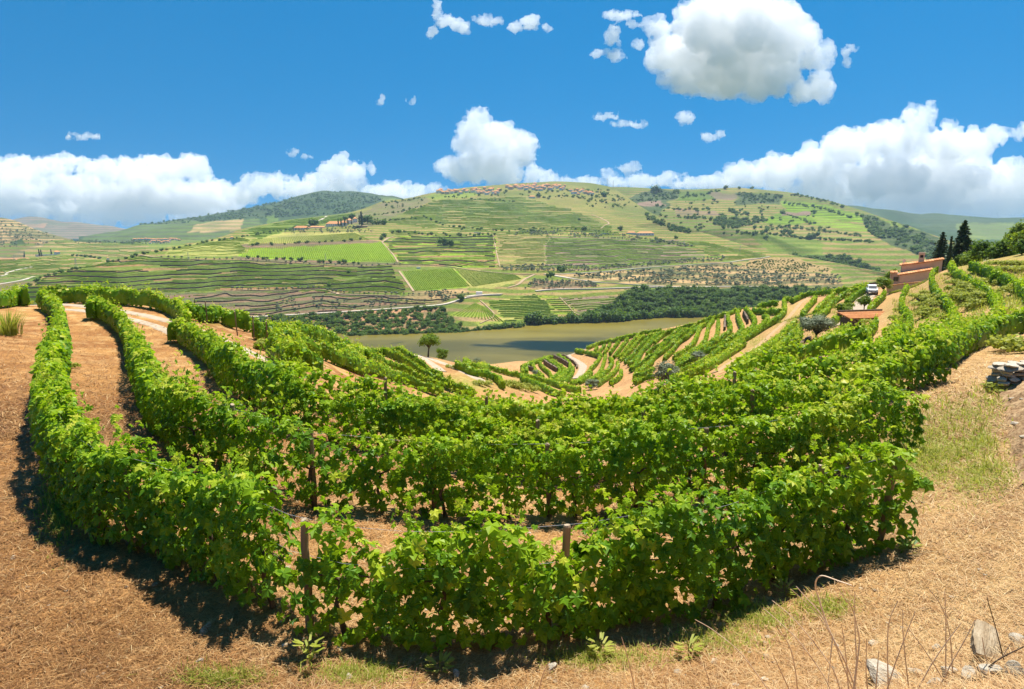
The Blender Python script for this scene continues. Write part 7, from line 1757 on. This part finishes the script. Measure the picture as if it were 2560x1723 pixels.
blades('grass', 'greenish grass along the terraced slope tracks', 6000, (1840, 2130, 730, 900), 0.42, 0.022, 'weed', 0.9, 0.42, cluster=lambda x, y: 1.0 if vnoise(x / 30.0, y / 12.0, 19) > 0.6 else 0.0)
blades('straw_litter', 'darker rotting straw and twigs between the pale straw', 26000, (-60, 2620, 1000, 1760), 0.15, 0.005, 'straw', 0.14, 0.08, cluster=lambda x, y: 1.0 if vnoise(x / 60.0, y / 25.0, 23) > 0.45 else 0.12)
mb = MB(); V0, T0 = ICO1
for k in range(520):
    x, y = rng.uniform(-30, 2590), rng.uniform(1080, 1722)
    if vnoise(x / 90.0, y / 40.0, 29) < 0.4: continue
    q = base_at(x, y, 2.2); s = rng.uniform(0.012, 0.045) * (1.6 if rng.random() < 0.08 else 1)
    mb.add(V0 * (1 + 0.5 * (rng.random((len(V0), 1)) - 0.5)) * np.array([s, s * 0.8, s * 0.45]) + q + np.array([0, 0, s * 0.2]), T=T0, tone=rng.random())
tag(link('gravel', mb.mesh('gravel', M['pale_stone'])), 'loose schist chips scattered in the straw', kind='stuff')
# a few leafy weeds in the shade of the nearest row
for k, (x, y, h) in enumerate(((775, 1672, 0.34), (1500, 1640, 0.18), (1960, 1490, 0.2), (1100, 1680, 0.14), (2270, 1385, 0.16), (1720, 1640, 0.16))):
    p = base_at(x, y, 2.2); root = empty('weed', tuple(p)); mb = MB(); n = 26
    z = rng.uniform(0.15, 1, n) * h; a = rng.uniform(0, 6.28, n)
    C = np.c_[np.cos(a) * 0.05, np.sin(a) * 0.05, z]
    V, T = LEAF[2]; D = np.c_[np.cos(a), np.sin(a), 0.5 + 0 * a]
    Fm = leaf_frames(np.c_[-np.cos(a) * .4, -np.sin(a) * .4, 1 + 0 * a], D)
    W = (V[None] * np.array([0.035, 0.14, 0.05]) + np.array([0, 0.07, 0])) @ Fm + C[:, None]
    mb.add(W.reshape(-1, 3), T=(T[None] + np.arange(n)[:, None, None] * 4).reshape(-1, 3), tone=rng.uniform(0.4, 1.0, n * 4))
    mb.tube([(0, 0, -0.02), (0, 0, h)], 0.005, k=4)
    link('leaves', mb.mesh('weed_leaves', M['weed']), root)
    tag(root, 'upright green weed beside the foot of the bare post' if k == 0 else 'small green weed in the straw below the nearest vine row', 'weed', None if k == 0 else 'small weeds below the nearest row')
# ------------------------------------------------------------------ clouds: solid puffs far out in the sky
def surface_nets(F):
    nx, ny, nz = F.shape
    inside = F > 0
    c = [inside[i:nx - 1 + i, j:ny - 1 + j, k:nz - 1 + k] for i in (0, 1) for j in (0, 1) for k in (0, 1)]
    s = sum(x.astype(np.int8) for x in c)
    act = (s > 0) & (s < 8)
    I = np.argwhere(act)
    idx = np.full(act.shape, -1, np.int64); idx[act] = np.arange(len(I))
    acc = np.zeros((len(I), 3)); cnt = np.zeros(len(I))
    offs = [(i, j, k) for i in (0, 1) for j in (0, 1) for k in (0, 1)]
    vals = np.stack([F[I[:, 0] + o[0], I[:, 1] + o[1], I[:, 2] + o[2]] for o in offs], 1)
    for a in range(8):
        for b in range(a + 1, 8):
            d = np.array(offs[b]) - np.array(offs[a])
            if abs(d).sum() != 1: continue
            va, vb = vals[:, a], vals[:, b]
            cr = (va > 0) != (vb > 0)
            t = np.where(cr, va / np.where(cr, va - vb, 1), 0)
            acc[cr] += np.array(offs[a]) + t[cr, None] * d; cnt[cr] += 1
    V = I + acc / cnt[:, None]
    quads = []
    for ax in range(3):
        sl0 = [slice(1, -1)] * 3; sl0[ax] = slice(0, -1)
        A = inside[tuple(sl0)]; sl1 = [slice(1, -1)] * 3; sl1[ax] = slice(1, None); B = inside[tuple(sl1)]
        E = np.argwhere(A != B); fl = A[A != B]
        base = E + 1; base[:, ax] -= 1
        o1, o2 = (ax + 1) % 3, (ax + 2) % 3
        def at(d1, d2):
            q = base.copy(); q[:, o1] += d1; q[:, o2] += d2
            return idx[q[:, 0], q[:, 1], q[:, 2]]
        q = np.stack([at(-1, -1), at(0, -1), at(0, 0), at(-1, 0)], 1)
        q[~fl] = q[~fl][:, ::-1]
        quads.append(q)
    Q = np.vstack(quads); Q = Q[(Q >= 0).all(1)]
    return V, Q

def noise3(shape, cell, g):
    n = [int(s / cell) + 3 for s in shape]
    L = g.random(n)
    out = L
    for ax in range(3):
        x = np.arange(shape[ax]) / cell; i = x.astype(int); f = x - i; f = f * f * (3 - 2 * f)
        sh = [1, 1, 1]; sh[ax] = -1; f = f.reshape(sh)
        out = np.take(out, i, ax) * (1 - f) + np.take(out, i + 1, ax) * f
    return out

def cloud_mat(name, density):
    """water droplets: light wanders through the puff and comes out soft and white"""
    m, nt, out = new_mat(name)
    pv = nt.nodes.new('ShaderNodeVolumePrincipled')
    pv.inputs['Color'].default_value = (1, 1, 1, 1); pv.inputs['Density'].default_value = density; pv.inputs['Anisotropy'].default_value = 0.0
    nt.links.new(pv.outputs[0], out.inputs['Volume'])
    return m
M['cloud'] = cloud_mat('cloud_droplets', 0.0078)
M['far_cloud'] = cloud_mat('far_cloud_droplets', 0.0032)
M['wisp'] = cloud_mat('thin_cloud_droplets', 0.0060)

def cloud(label, blobs, Y, vox=2.8, rough=1.0, seed=0, mat='far_cloud', flatbase=None, name='cloud'):
    """blobs: photographed centre and half sizes (px, py, rx, ry); Y: distance along the view"""
    g = np.random.default_rng(seed)
    b = np.array([(x[0], x[1], x[2], x[3] if len(x) > 3 else x[2]) for x in blobs], float)
    az0 = ray(b[:, 0].mean(), b[:, 1].mean())[0]
    pad = 18
    x0, x1 = (b[:, 0] - b[:, 2]).min() - pad, (b[:, 0] + b[:, 2]).max() + pad
    y0, y1 = (b[:, 1] - b[:, 3]).min() - pad, (b[:, 1] + b[:, 3]).max() + pad
    rd = (b[:, 2] * b[:, 3]) ** 0.5
    dz = g.uniform(-0.45, 0.45, len(b)) * rd
    d0, d1 = (dz - rd).min() - pad, (dz + rd).max() + pad
    gx = np.arange(x0, x1, vox); gy = np.arange(y0, y1, vox); gd = np.arange(d0, d1, vox)
    X, Yp, D = np.meshgrid(gx, gy, gd, indexing='ij', sparse=True)
    F = np.full((len(gx), len(gy), len(gd)), -1e3, np.float32)
    # every blob grows a generation of smaller billows on its skin
    allb = []
    for (cx, cy, rx, ry), dd, r in zip(b, dz, rd):
        allb.append((cx, cy, dd, rx * 0.86, ry * 0.86, r * 0.86))
        for _ in range(int(12 + r / 4)):
            q = unit(g.normal(0, 1, 3)); s = r * g.uniform(0.22, 0.42); k = g.uniform(0.66, 0.92)
            allb.append((cx + q[0] * rx * k, cy + q[1] * ry * k, dd + q[2] * r * k, s, s, s))
    for cx, cy, dd, rx, ry, r in allb:
        e = 1.0 + 14.0 / min(rx, ry, r); i0, i1 = np.searchsorted(gx, [cx - rx * e, cx + rx * e]); j0, j1 = np.searchsorted(gy, [cy - ry * e, cy + ry * e]); k0, k1 = np.searchsorted(gd, [dd - r * e, dd + r * e])
        if i0 == i1 or j0 == j1 or k0 == k1: continue
        q = np.sqrt(((X[i0:i1] - cx) / rx) ** 2 + ((Yp[:, j0:j1] - cy) / ry) ** 2 + ((D[:, :, k0:k1] - dd) / r) ** 2)
        F[i0:i1, j0:j1, k0:k1] = np.maximum(F[i0:i1, j0:j1, k0:k1], (1 - q) * min(rx, ry, r))
    near = F > -12
    for cell, amp in ((42, 15), (21, 12), (10.5, 9), (5.2, 6)):
        nz = noise3(F.shape, max(cell / vox, 1.2), g)
        F = F + (rough * amp * (0.42 - np.abs(2 * nz - 1) * 1.15)).astype(np.float32)
    F = np.where(near, F, -5)
    F[[0, -1]] = -5; F[:, [0, -1]] = -5; F[:, :, [0, -1]] = -5
    V, Q = surface_nets(F)
    px = x0 + V[:, 0] * vox; py = y0 + V[:, 1] * vox; dd = d0 + V[:, 2] * vox
    m = Y / FPX
    # rigid frame facing the eye at the cloud's centre: real size, real depth
    cx, cy = (x0 + x1) / 2, (y0 + y1) / 2
    C0 = at_depth(cx, cy, Y)
    fwd = unit(C0 - np.array([0, 0, ZC])); right = unit(np.cross(fwd, [0, 0, 1.0])); up = np.cross(right, fwd)
    mm = np.linalg.norm(C0 - np.array([0, 0, ZC]))
    # angular offsets of the photographed outline about the centre
    a = np.array([(px - 1280) / FPX, np.ones_like(px), (861.5 - py) / FPX]).T
    Rm = np.array([[1, 0, 0], [0, math.cos(PITCH), -math.sin(PITCH)], [0, math.sin(PITCH), math.cos(PITCH)]])
    dirs = a @ Rm
    dep = dirs @ fwd
    loc = np.stack([(dirs @ right) / dep * mm, dd * m, (dirs @ up) / dep * mm], 1)
    P = loc[:, :1] * right + loc[:, 1:2] * fwd + loc[:, 2:] * up
    for _ in range(1):
        acc = np.zeros_like(P); n_ = np.zeros(len(P))
        for e in range(4):
            np.add.at(acc, Q[:, e], P[Q[:, (e + 1) % 4]]); np.add.at(n_, Q[:, e], 1)
        P = 0.7 * P + 0.3 * acc / np.maximum(n_, 1)[:, None]
    o = link(name, mk_mesh(name, P, quads=Q, smooth=True, mats=[M[mat]]), loc=C0)
    tag(o, label, 'cloud', 'summer clouds')
    return o

def sk(off, pts): return [tuple([off[0] + p[0] / 1.82, off[1] + p[1] / 1.82] + [v / 1.82 for v in p[2:]]) for p in pts]
S1, S2 = (0, 0), (1280, 0)
cloud('largest cumulus cloud, high at the upper right', sk(S2, [(1000, 130, 250, 150), (860, 110, 120, 110), (960, 300, 290, 120), (1180, 190, 190, 160), (1370, 250, 85, 70), (1400, 395, 62, 58), (1310, 420, 70, 50), (660, 130, 60, 45), (720, 250, 110, 95), (1050, 40, 230, 70), (760, 340, 80, 60), (1150, 350, 150, 90), (1250, 90, 90, 80)]), 5200, vox=2.6, seed=3, mat='cloud')
cloud('long cumulus bank over the right ridge', sk(S2, [(1030, 800, 80, 60), (1180, 790, 120, 80), (1400, 760, 140, 100), (1520, 680, 130, 90), (1660, 650, 110, 90), (1800, 640, 130, 90), (1850, 540, 75, 55), (1900, 520, 45, 45), (1960, 660, 130, 90), (2100, 660, 110, 80), (2200, 620, 70, 45), (2310, 600, 60, 30), (1700, 820, 240, 110), (2000, 830, 240, 130), (2240, 860, 180, 110), (1500, 880, 170, 70), (2350, 800, 120, 60), (1850, 930, 250, 60), (2200, 950, 200, 50), (1350, 860, 120, 50)]), 13000, vox=3.0, seed=5)
cloud('tall two headed cumulus tower over the village', [(1192, 302, 34, 28), (1185, 345, 48, 45), (1240, 350, 52, 45), (1295, 375, 46, 42), (1318, 385, 26, 26), (1215, 410, 75, 45), (1135, 418, 38, 18), (1170, 430, 60, 30), (1260, 430, 50, 35)], 13000, vox=2.6, seed=7)
cloud('wide low cloud bank along the left horizon', [(40, 425, 60, 32), (120, 420, 60, 25), (165, 402, 48, 13), (250, 425, 55, 26), (330, 430, 70, 32), (420, 425, 70, 30), (480, 415, 45, 26), (500, 440, 36, 20), (60, 475, 110, 40), (200, 480, 120, 38), (350, 480, 130, 40), (480, 490, 110, 38), (100, 520, 150, 24), (300, 525, 150, 26), (480, 525, 120, 22), (560, 500, 70, 22), (-60, 470, 90, 40)], 15000, vox=2.8, seed=9, rough=1.15)
cloud('ragged cumulus rising behind the dark mountain', [(600, 480, 40, 22), (640, 468, 42, 28), (690, 462, 52, 24), (700, 445, 22, 16), (745, 475, 48, 24), (800, 462, 46, 28), (830, 425, 30, 34), (850, 405, 24, 20), (880, 430, 34, 26), (870, 460, 44, 28), (932, 420, 16, 9)], 14000, vox=2.6, seed=11)
cloud('low cloud between the mountain and the village hill', [(940, 480, 26, 14), (975, 475, 40, 18), (1030, 480, 38, 18), (1090, 478, 20, 14), (1000, 488, 70, 14)], 14000, vox=2.4, seed=13)
cloud('small bright cloud on the crest behind the village', [(1300, 447, 20, 10), (1335, 438, 32, 20), (1375, 445, 34, 16), (1410, 450, 24, 9)], 14000, vox=2.2, seed=15)
cloud('string of low clouds behind the crest at the right of the village', [(1520, 438, 15, 10), (1550, 455, 46, 10), (1610, 455, 40, 13), (1660, 450, 40, 13), (1720, 458, 50, 12), (1780, 455, 40, 12), (1480, 455, 30, 6)], 14000, vox=2.2, seed=17)
for i, (lab, bl) in enumerate([('small oval cloud above the crest', [(1565, 424, 20, 9), (1585, 422, 18, 9)]), ('torn little cloud at the upper middle', [(1093, 30, 14, 22), (1112, 52, 16, 12), (1140, 60, 22, 12), (1160, 70, 14, 14), (1082, 85, 8, 12)]), ('thin scrap right of the torn little cloud', [(1210, 50, 20, 8), (1240, 55, 14, 10)]), ('compact small cloud near the top middle', [(1290, 70, 16, 10), (1325, 58, 22, 18), (1368, 66, 12, 8)]),
                               ('loose scraps left of the largest cloud', [(1535, 92, 20, 26), (1550, 38, 28, 8), (1580, 62, 10, 6)]), ('low scrap left of the largest cloud', [(1535, 138, 22, 12), (1500, 135, 12, 6)]), ('puff beside the left side of the largest cloud', [(1598, 116, 13, 11)]), ('wisp just right of the largest cloud', [(2115, 130, 10, 12), (2120, 152, 8, 10), (2128, 122, 8, 5)]),
                               ('small flat cloud right of the middle', [(1710, 296, 18, 11), (1722, 300, 12, 7)]), ('left wisp of the pair over the crest', [(1512, 292, 18, 7), (1525, 288, 10, 5)]), ('right wisp of the pair over the crest', [(1600, 310, 20, 7), (1555, 311, 14, 5)]), ('faint wisp above the right cloud bank', [(1775, 341, 16, 8), (1796, 335, 10, 5)]),
                               ('tiny scrap over the left middle sky', [(950, 254, 9, 9), (957, 246, 5, 5)]), ('tiniest scrap beside the tiny one', [(1031, 250, 9, 5)]), ('little scrap left of the ragged cumulus', [(735, 382, 10, 7), (758, 392, 10, 4)]), ('faint streak low in the left sky', [(210, 341, 24, 5), (190, 336, 10, 4)])]):
    cloud(lab, bl, 9000, vox=1.3, seed=30 + i, mat='wisp', rough=0.75)

# two more of the same field of clouds, higher than the picture reaches; their shadows lie on the river and the far fields
def cloud_over(label, P, z, sx, sy_, seed):
    k = (z - P[2]) / SUNV.z
    C = np.array(P, float) + np.array(SUNV) * k
    g = np.random.default_rng(seed); mb = MB()
    for _ in range(16):
        q = g.uniform(-1, 1, 2); V, T = ICO2; r = np.array([sx * 0.42, sy_ * 0.5, 60.0]) * g.uniform(0.6, 1.1)
        d = 0.8 + 0.5 * (vnoise(V[:, 0] * 3 + 9 * q[0], V[:, 1] * 3 + V[:, 2] * 2, seed) - 0.3)
        mb.add(V * d[:, None] * r + np.array([q[0] * sx * 0.75, q[1] * sy_ * 0.6 * (1 - abs(q[0]) * 0.5), g.uniform(-15, 15)]), T=T)
    tag(link('cloud', mb.mesh('cloud', M['cloud']), loc=C), label, 'cloud', 'summer clouds')
cloud_over('flat cloud high over the river, above the frame', (130, 650, 0), 1150, 620, 140, 71)
cloud_over('flat cloud high over the far fields, above the frame', (690, 1980, 130), 1500, 300, 190, 73)

# ------------------------------------------------------------------ summer haze
mb = MB(); mb.box((0, 6200, ZC + 190 - 40), (22000, 12800, 720))
hz = link('haze', mb.mesh('haze', None) if False else mk_mesh('haze', np.vstack(mb.V), quads=np.vstack(mb.Q)))
m, nt, out = new_mat('summer_haze')
pv = nt.nodes.new('ShaderNodeVolumePrincipled')
pv.inputs['Color'].default_value = (0.52, 0.74, 1.0, 1); pv.inputs['Density'].default_value = 0.000045; pv.inputs['Anisotropy'].default_value = 0.2
nt.links.new(pv.outputs[0], out.inputs['Volume'])
hz.data.materials.append(m)
tag(hz, 'thin blue summer haze over the valley', kind='stuff')
